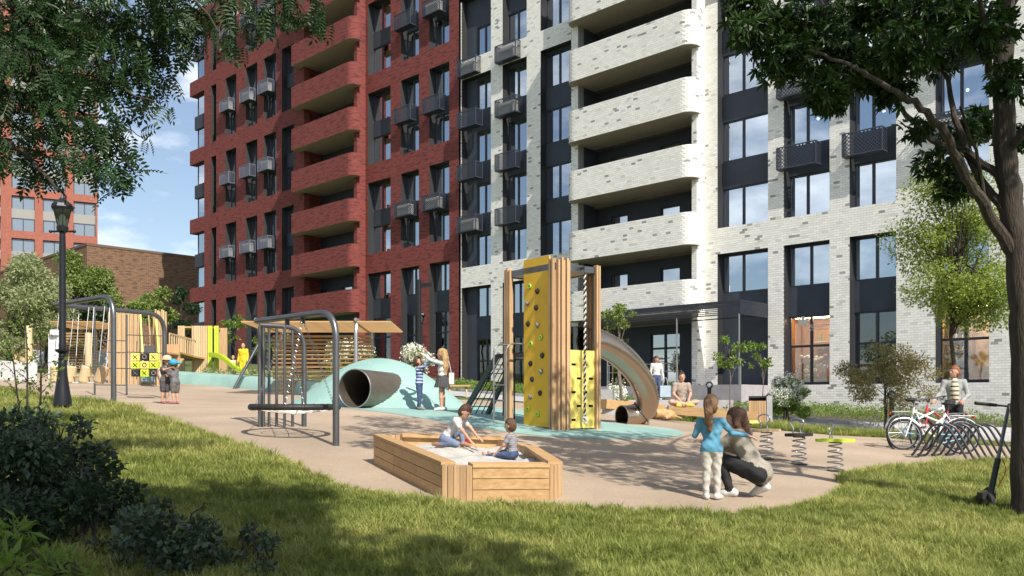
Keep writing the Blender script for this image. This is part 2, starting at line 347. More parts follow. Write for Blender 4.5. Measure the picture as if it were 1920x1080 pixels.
# ------------------------------------------------------------------ facade frame: local x along the wall (to the right), y into the building, z from eye level
FO = Vector((12.69, 37.5, EZ)); FA = R(-44)
CA, SA = .7193, .6947
def lx(px, d=0.):
    k = (px - CXP) / FPX; return (k * (FO.y - CA * d) - FO.x + SA * d) / (CA + SA * k)
def grid_cells(x0, x1, z0, z1, ops):
    xe = sorted({x0, x1, *[min(max(v, x0), x1) for o in ops for v in o[:2]]}); ze = sorted({z0, z1, *[min(max(v, z0), z1) for o in ops for v in o[2:4]]})
    out = []
    for i in range(len(xe) - 1):
        if xe[i + 1] - xe[i] < 1e-6: continue
        run = None
        for j in range(len(ze) - 1):
            cx = (xe[i] + xe[i + 1]) / 2; cz = (ze[j] + ze[j + 1]) / 2
            hole = any(o[0] < cx < o[1] and o[2] < cz < o[3] for o in ops)
            if not hole:
                run = (run[0], ze[j + 1]) if run else (ze[j], ze[j + 1])
            elif run: out.append((xe[i], xe[i + 1], *run)); run = None
        if run: out.append((xe[i], xe[i + 1], *run))
    return out
def wall_mesh(x0, x1, z0, z1, ops, y=0., depth=.5, mi_front=0, mi_rev=1, mb=None):
    mb = mb or MB()
    for a, b, c, d in grid_cells(x0, x1, z0, z1, ops): mb.add([(a, y, c), (b, y, c), (b, y, d), (a, y, d)], [(0, 1, 2, 3)], mi_front)
    for a, b, c, d in ops:
        Y = y + depth
        mb.add([(a, y, c), (a, Y, c), (a, Y, d), (a, y, d)], [(0, 3, 2, 1)], mi_rev); mb.add([(b, y, c), (b, Y, c), (b, Y, d), (b, y, d)], [(0, 1, 2, 3)], mi_rev)
        mb.add([(a, y, d), (b, y, d), (b, Y, d), (a, Y, d)], [(0, 1, 2, 3)], mi_rev); mb.add([(a, y, c), (b, y, c), (b, Y, c), (a, Y, c)], [(0, 3, 2, 1)], mi_rev)
    return mb
class Bricks:
    """running-bond bricks standing 12 mm proud of a mortar wall"""
    PW, PH, J = .25, .1, .007
    def __init__(s): s.q = []
    def course(s, path, z, s0, s1, row):
        off = s.PW / 2 if row % 2 else 0.
        k = math.floor((s0 - off) / s.PW)
        while True:
            a = max(off + k * s.PW, s0); b = min(off + (k + 1) * s.PW, s1); k += 1
            if a >= s1 - 1e-6: break
            if b - a < .04: continue
            s.q.append((*path(a + s.J / 2), *path(b - s.J / 2), z + s.J / 2, z + s.PH - s.J / 2, b - a > s.PW - 1e-4))
    def flat(s, x0, x1, z0, z1, ops, y=0.):
        row = round(z0 / s.PH)
        while row * s.PH < z1 - .02:
            z = row * s.PH; cz = z + s.PH / 2
            cuts = sorted([(max(o[0], x0), min(o[1], x1)) for o in ops if o[2] < cz < o[3] and o[0] < x1 and o[1] > x0]); a = x0
            for c0, c1 in cuts + [(x1, x1)]:
                if c0 - a > .05: s.course(lambda t: (t, y, 0., -1.), z, a, c0, row)
                a = max(a, c1)
            row += 1
    def side(s, x, y0, y1, z0, z1, nx=1.):
        row = round(z0 / s.PH)
        while row * s.PH < z1 - .02: s.course(lambda t: (x, t, nx, 0.), row * s.PH, y0, y1, row); row += 1
    def emit(s, parent, n_single=0, score=None):
        q = np.array(s.q, float); n = len(q)
        rnd = RNG.random(n); cls = np.where(rnd < .03, 2, np.where(rnd < .065, 1, 0))
        single = np.zeros(n, bool)
        if n_single:
            sc = score(q); sc[q[:, 10] < .5] = 1e9; single[np.argsort(sc)[:n_single]] = True
        T = .004
        def verts(q):
            p = q[:, 0:2]; np_ = q[:, 2:4]; r = q[:, 4:6]; nr = q[:, 6:8]; z0 = q[:, 8]; z1 = q[:, 9]
            po = p + np_ * T; ro = r + nr * T; st = lambda a, z: np.c_[a, z]
            e = .003
            return np.stack([st(p, z0), st(r, z0), st(r, z1), st(p, z1), st(po, z0), st(ro, z0), st(ro, z1), st(po, z1)], 1)
        FB = np.array([(4, 5, 6, 7), (0, 1, 5, 4), (1, 2, 6, 5), (2, 3, 7, 6), (3, 0, 4, 7)])
        V = verts(q); rest = V[~single]; k = len(rest)
        Fq = (FB[None] + (np.arange(k) * 8)[:, None, None]).reshape(-1, 4)
        obj('bricks', npmesh('bricks', rest.reshape(-1, 3), Fq, BRW, mi=np.repeat(cls[~single], 5)), parent, kind='stuff')
        cache = {}
        for i in np.where(single)[0]:
            c = V[i].mean(0); key = (int(cls[i]), round(float(np.ptp(V[i][:, 0])), 3), round(float(np.ptp(V[i][:, 1])), 3))
            if key not in cache: cache[key] = npmesh('brick', V[i] - c, FB, BRW[cls[i]])
            obj('brick', cache[key], parent, loc=c)
WINC = {}
def window(root, x0, x1, z0, z1, y, cols=(.0, .42, 1.), trans=None, glass='glass', curtain=0., warm=False):
    """frame with mullions, panes and sometimes a curtain; y = plane of the frame front"""
    w = x1 - x0; h = z1 - z0; key = ('f', round(w, 2), round(h, 2), cols, trans)
    t = .06
    if key not in WINC:
        mb = MB(); mb.box((0, 0, 0), (w, .09, t)); mb.box((0, 0, h - t), (w, .09, h)); mb.box((0, 0, t), (t, .09, h - t)); mb.box((w - t, 0, t), (w, .09, h - t))
        for c in cols[1:-1]: mb.box((c * w - .055, -.004, t), (c * w + .055, .09, h - t))
        if trans:
            xs = [t] + [v for c in cols[1:-1] for v in (c * w - .055, c * w + .055)] + [w - t]
            for i in range(0, len(xs), 2): mb.box((xs[i], .004, trans * h - .05), (xs[i + 1], .09, trans * h + .05))
        panes = []
        xs = [t] + [v for c in cols[1:-1] for v in (c * w - .055, c * w + .055)] + [w - t]; zs = [t, trans * h - .05, trans * h + .05, h - t] if trans else [t, h - t]
        for i in range(0, len(xs), 2):
            for j in range(0, len(zs), 2):
                p = MB().box((xs[i], .045, zs[j]), (xs[i + 1], .051, zs[j + 1])); panes.append(p.mesh('pane', M[glass]))
        WINC[key] = (mb.mesh('window', M['frame']), panes)
    fm, panes = WINC[key]
    o = obj('window', fm, root, loc=(x0, y, z0))
    for p in panes: obj('pane', p, o)
    if curtain:
        a, b = (0.08, curtain) if random.random() < .5 else (1 - curtain, .92)
        n = 14; vs = []
        for i in range(n + 1):
            xx = (a + (b - a) * i / n) * w; yy = .22 + (.035 if i % 2 else 0.); vs += [(xx, yy, .02), (xx, yy, h - .02)]
        MB().add(vs, [(2 * i, 2 * i + 2, 2 * i + 3, 2 * i + 1) for i in range(n)]).build('curtain', M['curtain_warm' if warm else 'curtain'], o)
    if glass == 'glass' and w > 1.2 and y > .4 and y < .6 and random.random() < .22:
        for q in range(random.choice([1, 1, 2, 3])):
            lz = h * random.uniform(.55, .85); lxx = w * random.uniform(.2, .8); MB().sphere((lxx, random.uniform(.5, 1.2), lz), .07, 10, 6).build('pendant_lamp', M['pendant'], o, True)
    return o
BASK = {}
def basket(root, x0, w, z0, y0=-.42, h=.92, d=.55, pale=False):
    key = (round(w, 2), pale)
    if key not in BASK:
        mb = MB(); t = .045
        for a, b in (((0, 0, 0), (w, 0, 0)), ((0, 0, h), (w, 0, h)), ((0, 0, 0), (0, 0, h)), ((w, 0, 0), (w, 0, h)), ((0, d, 0), (0, d, h)), ((w, d, 0), (w, d, h)), ((0, 0, 0), (0, d, 0)), ((w, 0, 0), (w, d, 0)), ((0, 0, h), (0, d, h)), ((w, 0, h), (w, d, h))): mb.bar(a, b, t, t)
        g = MB(); p = .155
        def lattice(W, f):
            s = -h
            while s < W:
                for sg in (1, -1):
                    a = (max(s, 0), max(-s, 0)); b = (min(s + h, W), min(h, W - s))
                    if b[0] - a[0] > .02:
                        if sg < 0: a = (W - a[0], a[1]); b = (W - b[0], b[1])
                        g.bar(f(*a), f(*b), .03, .012, up=(0, 1, .01) if f(1, 0)[0] else (1, 0, .01))
                s += p
        lattice(w, lambda u, v: (u, 0.004, v)); lattice(d, lambda u, v: (w - .004, u, v)); lattice(d, lambda u, v: (.004, u, v))
        u = MB().box((w * .12, .12, .1), (w * .82, d - .03, h * .8))
        fl = MB().box((.03, .03, -.02), (w - .03, d, .02))
        BASK[key] = (mb.mesh('air_conditioner_basket', M['basket_light' if pale else 'basket']), g.mesh('lattice', M['basket_light' if pale else 'basket']), u.mesh('air_conditioner', M['acunit']), fl.mesh('basket_floor', M['basket']))
    a, b, c, f = BASK[key]
    o = obj('air_conditioner_basket', a, root, loc=(x0, y0, z0)); obj('lattice', b, o); obj('basket_floor', f, o)
    if random.random() < .6: obj('air_conditioner', c, o)
RV = .5
def column(root, x0, x1, z0, z1, wins, wx=None, panel='slate', cols=(0., .42, 1.), trans=None, shop=()):
    """dark panel at the back of a tall recess, with its windows"""
    wx = wx or (x0, x1); e = .02
    ops = [(wx[0] + e, wx[1] - e, a, b) for a, b in wins]
    mb = wall_mesh(x0, x1, z0, z1, ops, y=RV - .06, depth=.12, mi_rev=0)
    mb.build('panel', M[panel], root)
    for i, (a, b) in enumerate(wins):
        sh = i in shop
        window(root, wx[0] + e + .003, wx[1] - e - .003, a + .003, b - .003, RV - .02, cols, trans if sh else None, 'shopglass' if sh else 'glass', 0. if sh else random.choice([0, 0, .35, .5, .45, .6]))
# ------------------------------------------------------------------ white brick apartment building
WB = thing('apartment_building', 'white glazed brick apartment block with rounded balconies and dark recessed windows', 'building', FO, FA)
WR = [(1345.4, 1440), (1470, 1555.4), (1593, 1680.4), (1754, 1854.6)]
WRx = [(lx(a), lx(b)) for a, b in WR] + [(8.8, 10.7)]
XR0, XR1, ZT = lx(1306.5, .7), 12.0, 24.0
XL0, XL1 = lx(864), lx(1075)
WL = [(lx(866), lx(920.5)), (lx(942.4), lx(987.7)), (lx(1013.5), lx(1075))]
ROW = [7.96 + 3.1 * k for k in range(6)]; G0, G1, L0, L1 = .7, 3.7, 5.0, 6.85
GU = (8.0, 19.3); GU2 = (20.4, 24.0)
def rnd1(v): return round(v, 1)
opsR = [(a, b, z0, z1) for a, b in WRx for z0, z1 in ((G0, 6.8), GU, (20.4, 24.1))]
opsL = [(a, b, z0, z1) for a, b in WL for z0, z1 in ((G0 + .0, 6.8), GU, (20.4, 24.1))]
wall_mesh(XR0, XR1, -2.5, ZT, opsR, depth=RV).build('wall', [M['mortar'], M['jamb']], WB)
wallR = [o for o in WB.children if o.name.startswith('wall')][0]
wallL = wall_mesh(XL0, XL1 + .3, -2.5, ZT, opsL, depth=RV).build('wall', [M['mortar'], M['jamb']], WB)
bk = Bricks(); bk.flat(XR0, 9.6, -1.2, 18.5, opsR)
bk.emit(wallR, 300, lambda q: (q[:, 0] - 3.0) ** 2 + (q[:, 8] - 4.0) ** 2)
bk = Bricks(); bk.flat(XL0, XL1, -.6, ZT, opsL); bk.emit(wallL)
bdy = MB(); bdy.box((XL0, .75, -2.5), (XR1, 16, ZT - .02)); 
# rooms behind the glass: back walls and floor slabs
rm = MB()
rm.add([(XL0, 3., -2), (XR1, 3., -2), (XR1, 3., ZT), (XL0, 3., ZT)], [(0, 1, 2, 3)])
for z in [3.9] + [r - .75 for r in ROW]: rm.box((XL0, RV + .12, z - .12), (XR1, 2.99, z + .12))
rm.box((XL0, RV + .12, ZT - .1), (XR1, 2.99, ZT)); rm.box((XL0, RV + .12, -2.2), (XR1, 2.99, G0 - .05))
for xx in [XR0, XR1, XL0, XL1 + .3] + [(a[1] + b[0]) / 2 for a, b in zip(WRx[:-1], WRx[1:])]: rm.box((xx - .06, RV + .12, G0), (xx + .06, 2.98, ZT - .2))
rm.build('room_walls', M['interior'], WB)
for i, (a, b) in enumerate(WRx):
    wz = [(r, r + 1.9) for r in ROW]
    column(WB, a, b, GU[0], GU[1], [(r + .06, r + 1.92) for r in ROW[:4]])
    column(WB, a, b, 20.4, 24.1, [(20.46, 22.3)])
    column(WB, a, b, G0, 6.8, [(G0 + .06, G1), (L0, 6.78)] if i else [(L0, 6.78)], trans=.555, cols=(0., .5 if i else .42, 1.), shop=(0,) if i else ())
    if i in (1, 2, 3):
        for r in ROW[1:5]: basket(WB, a - .13, (b - a) * .86, r - 1.0)
for i, (a, b) in enumerate(WL):
    wx = (lx(885), lx(920)) if i == 0 else None
    column(WB, a, b, GU[0], GU[1], [(r + .06, r + 1.92) for r in ROW[:4]], wx)
    column(WB, a, b, 20.4, 24.1, [(20.46, 22.3)], wx)
    column(WB, a, b, G0, 6.8, [(G0 + .06, G1), (L0, 6.78)], wx, trans=.555, cols=(0., .5, 1.), shop=(0,))
    if i < 2:
        for r in ROW[1:5]: basket(WB, a + .02 if i == 0 else a - .2, 1.62, r - 1.0)
# balcony bay
D1, D2 = .7, 1.3
BL, BR = lx(1071, D1), lx(1306.5, D1); OL, OR_ = lx(1084, D1), lx(1297, D1)
bay = MB()
for a, b in ((BL, OL), (OR_, BR)): bay.box((a, -D1, -2.5 if a > 0 or b == BR else 3.9), (b, -D1 + .45, ZT))
bay.box((BR - .02, -D1 + .45, -2.5), (BR, 0.02, ZT)); bay.box((BL, -D1 + .45, 3.9), (BL + .02, .02, ZT))
bayo = bay.build('wall', M['mortar'], WB)
bb = Bricks(); bb.flat(BL, OL, 3.9, 20, [], -D1); bb.flat(OR_, BR, -.2, 20, [], -D1); bb.side(BR, -D1, 0., -.2, 20)
back = wall_mesh(OL - .4, OR_ + .4, G0 - .1, ZT, [(a, b, r - .2, r + 1.75) for r in [L0 - .1] + ROW[:5] for a, b in ((lx(1146, -1), lx(1177, -1)), (lx(1239, -1), lx(1275, -1)))] + [(lx(1220, -1), lx(1275, -1), .72, 3.4), (lx(1143, -1), lx(1180, -1), .75, 3.3)], y=1., depth=.2, mi_rev=0)
back.box((OR_, -D1 + .453, -2), (OR_ + .06, 1., ZT)); back.box((OL - .06, -D1 + .453, 3.9), (OL, 1., ZT))
back.build('loggia_wall', M['slate'], WB)
for r in [L0 - .1] + ROW[:5]:
    for a, b in ((1146, 1177), (1239, 1275)): window(WB, lx(a, -1) + .003, lx(b, -1) - .003, r - .197, r + 1.747, 1.06, (0., 1.))
window(WB, lx(1220, -1) + .003, lx(1275, -1) - .003, .723, 3.397, 1.06, (0., .48, 1.), .72)
window(WB, lx(1143, -1) + .003, lx(1180, -1) - .003, .753, 3.297, 1.06, (0., .5, 1.), .72)
def parapet(root, xl, xr, y0, y1, rad, z0, z1, material, yb, soff, left_round=True, name='balcony', brick=None, xi=None):
    xi = xi or (xl, xr)
    path = [(xl, y0)] if not left_round else []
    if left_round: path += [(xl, y0)] + [(xl + rad - rad * math.cos(q), y1 + rad - rad * math.sin(q)) for q in np.linspace(0, math.pi / 2, 9)]
    else: path += [(xl, y1)]
    path += [(xr - rad + rad * math.sin(q), y1 + rad - rad * math.cos(q)) for q in np.linspace(0, math.pi / 2, 9)] + [(xr, y0)]
    cx = (xl + xr) / 2; inn = []
    t = .16
    for i, p in enumerate(path):
        a = Vector(path[max(i - 1, 0)]); b = Vector(path[min(i + 1, len(path) - 1)]); d = (b - a).normalized(); inn.append((p[0] - d.y * t, p[1] + d.x * t))
    n = len(path); mb = MB(); vs = [(p[0], p[1], z) for z in (z0, z1) for p in path] + [(p[0], p[1], z) for z in (z0, z1) for p in inn]
    fs = []
    for i in range(n - 1):
        fs += [(i, i + 1, n + i + 1, n + i), (2 * n + i + 1, 2 * n + i, 3 * n + i, 3 * n + i + 1), (n + i, n + i + 1, 3 * n + i + 1, 3 * n + i)]
    fs += [(0, n, 3 * n, 2 * n), (n - 1, 3 * n - 1, 4 * n - 1, 2 * n - 1)]
    mb.add(vs, fs)
    o = mb.build(name, material, root)
    q = [(p[0], p[1]) for p in path]; bt = MB(); m = len(q) + 4; Q = q + [(xi[1], y0), (xi[1], yb), (xi[0], yb), (xi[0], y0)]
    bt.add([(p[0], p[1], z0) for p in Q] + [(p[0], p[1], z0 + .22) for p in [(min(max(p[0], xl + .17), xr - .17), max(p[1], y1 + .17)) for p in Q]], [tuple(range(m))[::-1], tuple(range(m, 2 * m))])
    bt.build('slab', soff, o)
    if brick:
        cum = [0.]
        for a, b in zip(path[:-1], path[1:]): cum.append(cum[-1] + math.dist(a, b))
        def P(s):
            j = min(max(int(np.searchsorted(cum, s)) - 1, 0), n - 2); t = (s - cum[j]) / max(cum[j + 1] - cum[j], 1e-9)
            a, b = path[j], path[j + 1]; L = math.dist(a, b) or 1
            n0, n1 = (b[1] - a[1]) / L, -(b[0] - a[0]) / L; e = .012
            return (a[0] + (b[0] - a[0]) * t + n0 * e, a[1] + (b[1] - a[1]) * t + n1 * e, n0, n1)
        bq = Bricks(); row = round(z0 / .1)
        while row * .1 < z1 - .05: bq.course(P, row * .1, 0., cum[-1], row); row += 1
        bq.emit(o)
        cap = MB(); pp = [Vector((p[0], p[1], z1 + .012)) for p in path]
        cap.tube([Vector((p.x, p.y, z0 + .01)) for p in pp], .02, 4).build('drip_edge', soff, o)
    return o
PL, PR_ = lx(1067, D2 - .3), lx(1303, D2 - .2)
for k in range(6):
    z1 = 5.63 + 3.09 * k; parapet(WB, PL, PR_, -D1 + .1, -D2 - .05, .55, rnd1(z1 - 1.55), rnd1(z1), M['mortar'], 1., M['soffit'], True, 'balcony', True, (OL, OR_))
bb.emit(bayo)
# entrance: door, porch deck, canopy of thin slats on posts, railings
dx0, dx1 = WRx[0]
dm = wall_mesh(dx0, dx1, G0, L0 - .02, [(dx0 + .08, dx1 - .08, G0 + .02, 3.5)], y=RV - .05, depth=.1, mi_rev=0).build('panel', M['slate'], WB)
window(WB, dx0 + .083, dx1 - .083, G0 + .023, 3.497, RV - .02, (0., .36, .62, 1.), .78, 'shopglass')
MB().box((OL + 1.2, -2.6, -1.6), (dx1 + .15, -D1 - .003, G0)).box((BR + .01, -D1 - .003, -1.6), (dx1 + .15, RV - .1, G0 - .002)).box((OL + 1.2, -D1, -1.6), (OR_ - .01, 1.2, G0 - .004)).build('porch_deck', M['stone'], WB)
cx0, cx1, cz0, cz1, cy = lx(1100, 2.4), lx(1388, 2.4), 3.72, 4.28, -2.4
cn = MB()
for y in (cy, -D1 - .1): cn.bar((cx0, y, cz1), (cx1, y, cz1), .05, .05).bar((cx0, y, cz0), (cx1, y, cz0), .05, .05)
for x in (cx0, cx1): cn.bar((x, cy, cz1), (x, -.05, cz1), .05, .05).bar((x, cy, cz0), (x, -.05, cz0), .05, .05).bar((x, cy, cz0), (x, cy, cz1), .06, .06)
co = cn.build('canopy', M['frame'], WB)
n = int((cx1 - cx0) / .12)
slat = MB().bar((0, 0, 0), (0, 1.55, 0), .03, .08).mesh('slat', M['frame'])
for i in range(1, n): obj('slat', slat, co, loc=(cx0 + (cx1 - cx0) * i / n, cy + .03, cz1 - .05))
fs = MB().bar((0, 0, 0), (cx1 - cx0, 0, 0), .02, .035).mesh('fascia_slat', M['frame'])
for i in range(1, 7): obj('fascia_slat', fs, co, loc=(cx0, cy, cz0 + (cz1 - cz0) * i / 7))
sd = MB().bar((0, 0, 0), (0, 2.3, 0), .02, .045).mesh('fascia_slat', M['frame'])
for i in range(1, 9): obj('fascia_slat', sd, co, loc=(cx1, cy + .03, cz0 + (cz1 - cz0) * i / 9))
for px in (1139, 1269, 1386):
    x = lx(px, 2.4); MB().tube([(x, cy, -1.5), (x, cy, cz0)], .035, 8).build('canopy_post', M['steelpale'], WB)
rl = MB()
for z in (1.35, 1.7): rl.tube([(lx(1139, 2.4), cy, z), (lx(1272, 2.4), cy, z)], .025, 6)
for px in (1142, 1190, 1230, 1270): rl.tube([(lx(px, 2.4), cy, .6), (lx(px, 2.4), cy, 1.7)], .02, 6)
rl.build('railing', M['steelpale'], WB)
rl = MB().tube([(dx1, cy, .6), (dx1, cy, 1.78)], .025, 6)
for z in (1.3, 1.75): rl.tube([(lx(1386, 2.4), cy, z), (dx1, cy, z)], .022, 6)
rl.build('railing', M['steelpale'], WB)
# ------------------------------------------------------------------ lit shops on the ground floor
M['woodwall'] = woodmat('shop_wood_wall', (.42, .22, .09), (.30, .15, .06), 2)
M['lampwarm'] = emis('shop_lamp', (1, .72, .38), 32)
M['warmwall'] = mat('shop_plaster', (.55, .42, .28), .8, var=.1)
def shop(root, x0, x1, z0, z1, y0, depth, kind, lamp=True):
    mb = MB(); y1 = y0 + depth
    mb.add([(x0, y1, z0), (x1, y1, z0), (x1, y1, z1), (x0, y1, z1)], [(0, 1, 2, 3)], 0)
    mb.add([(x0, y0, z0), (x0, y1, z0), (x0, y1, z1), (x0, y0, z1)], [(0, 1, 2, 3)], 0); mb.add([(x1, y0, z0), (x1, y1, z0), (x1, y1, z1), (x1, y0, z1)], [(3, 2, 1, 0)], 0)
    mb.add([(x0, y0, z1), (x1, y0, z1), (x1, y1, z1), (x0, y1, z1)], [(3, 2, 1, 0)], 1); mb.add([(x0, y0, z0), (x1, y0, z0), (x1, y1, z0), (x0, y1, z0)], [(0, 1, 2, 3)], 1)
    o = mb.build('shop_room', [M['woodwall'] if kind else M['warmwall'], M['warmwall']], root)
    if lamp: MB().box((x0 + .3, y0 + .35, z1 - .1), (x1 - .3, y0 + .65, z1 - .04)).build('ceiling_lamp', M['lampwarm'], o)
    return o
for i in (1, 3, 4):
    a, b = WRx[i]; s = shop(WB, a - .25, b + .25, G0 - .02, 3.75, RV + .13, 1.6, i == 1)
    if i == 1:
        fm = MB(); fcol = [mat('bloom_white', (.75, .7, .6), .7), mat('bloom_pink', (.65, .25, .35), .7), mat('stem_green', (.12, .2, .05), .7), mat('vase', (.5, .5, .48), .3)]
        fm.box((a + .1, RV + .5, G0), (b - .1, RV + .95, G0 + .28), 3)
        for _ in range(46):
            x = random.uniform(a + .15, b - .15); z = random.uniform(1.1, 2.0); y = RV + random.uniform(.5, .95); fm.tube([(x, y, G0 + .2), (x + random.uniform(-.1, .1), y, z)], .008, 4, mi=2)
            fm.sphere((x, y, z), random.uniform(.05, .1), 7, 5, mi=0 if x < (a + b) / 2 else random.choice([0, 1, 1]))
        fm.box((a + .5, RV + 1.2, 2.62), (a + 1.4, RV + 1.5, 2.66), 3); fm.box((a + .75, RV + 1.3, 2.66), (a + .85, RV + 1.4, 3.0), 2)
        fm.build('flower_display', fcol, s)
    if i == 3:
        fm = MB(); c = [mat('sofa_cream', (.55, .45, .33), .9, var=.1), mat('shelf_wood', (.35, .24, .14), .6), mat('books', (.12, .1, .09), .7), mat('wall_ornament', (.06, .05, .045), .5)]
        x = b - .75
        fm.box((x, RV + .7, G0), (b + .1, RV + 1.3, G0 + .42), 0); fm.box((x, RV + 1.1, G0 + .42), (b + .1, RV + 1.35, G0 + .9), 0)
        fm.sphere((x + .12, RV + .95, G0 + .65), .26, 10, 7, (.6, .45, 1.0), 0); fm.sphere((x + .45, RV + .95, G0 + .62), .26, 10, 7, (.9, .45, .8), 0)
        for z in np.arange(.75, 3.6, .42):
            fm.box((a - .05, RV + 1.1, z), (a + .75, RV + 1.5, z + .035), 1)
            for q in range(9): fm.box((a - .02 + q * .08, RV + 1.15, z + .035), (a + .035 + q * .08, RV + 1.45, z + .035 + random.uniform(.12, .32)), 2 if q % 3 else 0)
        fm.box((a + .75, RV + 1.05, G0), (a + .85, RV + 1.5, 3.6), 1)
        for r, zz in ((.17, 2.35), (.22, 2.02)): fm.ring((b - .3, RV + 1.5, zz), r, .035, 20, 6, (0, 1, 0), 3)
        fm.build('furniture_display', c, s)
# lettering and leaf emblem on the flower shop glass
M['decal'] = mat('window_lettering', (.75, .72, .66), .6)
def text_mesh(txt, size, material, name='lettering'):
    cu = bpy.data.curves.new(name, 'FONT'); cu.body = txt; cu.size = size; cu.extrude = .002; cu.offset = size * .02
    o = bpy.data.objects.new(name, cu); COL.objects.link(o); dg = bpy.context.evaluated_depsgraph_get(); me = bpy.data.meshes.new_from_object(o.evaluated_get(dg))
    bpy.data.objects.remove(o); me.materials.clear(); me.materials.append(material); return me
def leaf_emblem(mb, cx, y, cz, r, mi=0):
    for q, s in ((90, 1.), (35, .92), (145, .92), (-15, .7), (195, .7)):
        a = R(q); d = Vector((math.cos(a), 0, math.sin(a))); n = Vector((-d.z, 0, d.x)); c = Vector((cx, y, cz))
        P = [c, c + d * r * s * .45 + n * r * .2, c + d * r * s * .62 + n * r * .3, c + d * r * s * .7 + n * r * .14, c + d * r * s, c + d * r * s * .7 - n * r * .14, c + d * r * s * .62 - n * r * .3, c + d * r * s * .45 - n * r * .2]
        mb.add(P, [(0, 1, 2, 3), (0, 3, 4, 5), (0, 5, 6, 7)], mi)
    mb.add([(cx - .02 * r, y, cz), (cx + .02 * r, y, cz), (cx + .05 * r, y, cz - .5 * r), (cx - .05 * r, y, cz - .5 * r)], [(0, 1, 2, 3)], mi)
def shop_sign(root, x0, x1, z, txt=True):
    e = MB(); leaf_emblem(e, x0 + (x1 - x0) * .32, RV - .035, z + .12, .38); e.build('leaf_emblem', M['decal'], root)
    if txt:
        for t, s, dz in (('FLOWERS', .2, -.13), ('& DECORATION', .105, -.25)):
            o = obj('lettering', text_mesh(t, s, M['decal']), root, loc=(x0 + (x1 - x0) * .46, RV - .036, z + dz)); o.rotation_euler = (R(90), 0, 0)
shop_sign(WB, *WRx[1], 3.3)
# ------------------------------------------------------------------ red brick apartment building
RB = thing('apartment_building', 'dark red brick apartment tower with stacked brick balconies', 'building', FO, FA)
RX0, RX1, RZT = lx(383), lx(860.5), 34.0
RC = [(396, 405.5), (423, 443), (461, 482.4), (494.8, 517.6), (528.7, 556), (690, 732.3), (752, 785.5), (805, 842.3)]
RCx = [(lx(a), lx(b)) for a, b in RC]; RG = [(9.9 + 6.05 * k, 14.72 + 6.05 * k) for k in range(4)]; RLO = (2.2, 8.6)
ops = [(a, b, *g) for a, b in RCx for g in RG + [RLO]]
RBL, RBR = lx(551, D1), lx(669.5, D1); ROL, ROR = lx(570, D1), lx(663.5, D1)
wall_mesh(RX0, RX1, -2, RZT, ops + [(ROL - .6, ROR + .3, 2, RZT - .5)], depth=RV).build('wall', [M['redbrick'], M['jamb']], RB)
rm = MB(); rm.add([(RX0, 3.2, -2), (RX1, 3.2, -2), (RX1, 3.2, RZT), (RX0, 3.2, RZT)], [(0, 1, 2, 3)])
for z in [5.7] + [g + .0 for k in range(4) for g in (9.2 + 6.05 * k, 12.2 + 6.05 * k)]: rm.box((RX0, 1.25, z - .12), (RX1, 3.19, z + .12))
rm.box((RX0, RV + .12, RZT - .3), (RX1, 3.19, RZT)); rm.box((RX0, RV + .12, -2), (RX0 + .1, 3.19, RZT)); rm.box((RX1 - .1, RV + .12, -2), (RX1, 3.19, RZT))
rm.build('room_walls', M['interior'], RB)
for i, (a, b) in enumerate(RCx):
    for k, (z0, z1) in enumerate(RG):
        w = [] if i == 0 else [(z0 + .05, z0 + 1.92), (z1 - 1.88, z1 - .02)]
        column(RB, a, b, z0, z1, w, cols=(0., .4, 1.))
        if i in (1, 2, 3, 6, 7): basket(RB, a - .22, 1.65 if i > 4 else 1.5, z0 + 1.95, h=.92, pale=i < 5)
    if i == 0: column(RB, a, b, *RLO, [])
    else: column(RB, a, b, *RLO, [(2.3, 5.6), (6.85, 8.58)], cols=(0., .5, 1.), trans=.6, shop=(0,))
    if i in (5, 6, 7):
        shop(RB, a - .2, b + .2, 2.25, 5.6, RV + .13, 1.0, True, i == 5)
e = MB(); leaf_emblem(e, RCx[5][0] + .7, RV - .035, 4.9, .42); e.build('leaf_emblem', M['decal'], RB)
# brick bay with balconies
bay = MB()
bay.box((RBL, -D1, 2.0), (ROL, -D1 + .5, RZT)).box((ROR, -D1, -1), (RBR, -D1 + .5, RZT)).box((RBR - .05, -D1 + .5, -1), (RBR, .03, RZT)).box((RBL, -D1 + .5, 2), (RBL + .05, .03, RZT))
bay.box((ROL - .5, -D1 + .5, 2), (ROL - .4, 1., RZT))
bay.build('bay_wall', M['redbrick'], RB)
rw = [(lx(594, -1), lx(612, -1)), (lx(642, -1), lx(660, -1))]
bz = [7.46 + 3.04 * k for k in range(9)]
bk = wall_mesh(ROL - .6, ROR + .4, 2, RZT, [(a, b, z - 1.1, z + .75) for z in bz for a, b in rw], y=1., depth=.2, mi_rev=0); bk.box((ROR, -D1 + .503, 2), (ROR + .06, 1., RZT)); bk.build('loggia_wall', M['slate'], RB)
for z in bz:
    for a, b in rw: window(RB, a + .003, b - .003, z - 1.097, z + .747, 1.06, (0., 1.))
    parapet(RB, lx(548.5, D2), lx(668, D2 - .25), -D1 + .1, -D2 - .1, .55, z - 1.5, z, M['redbrick'], 1., M['soffit'], False, xi=(ROL, ROR))
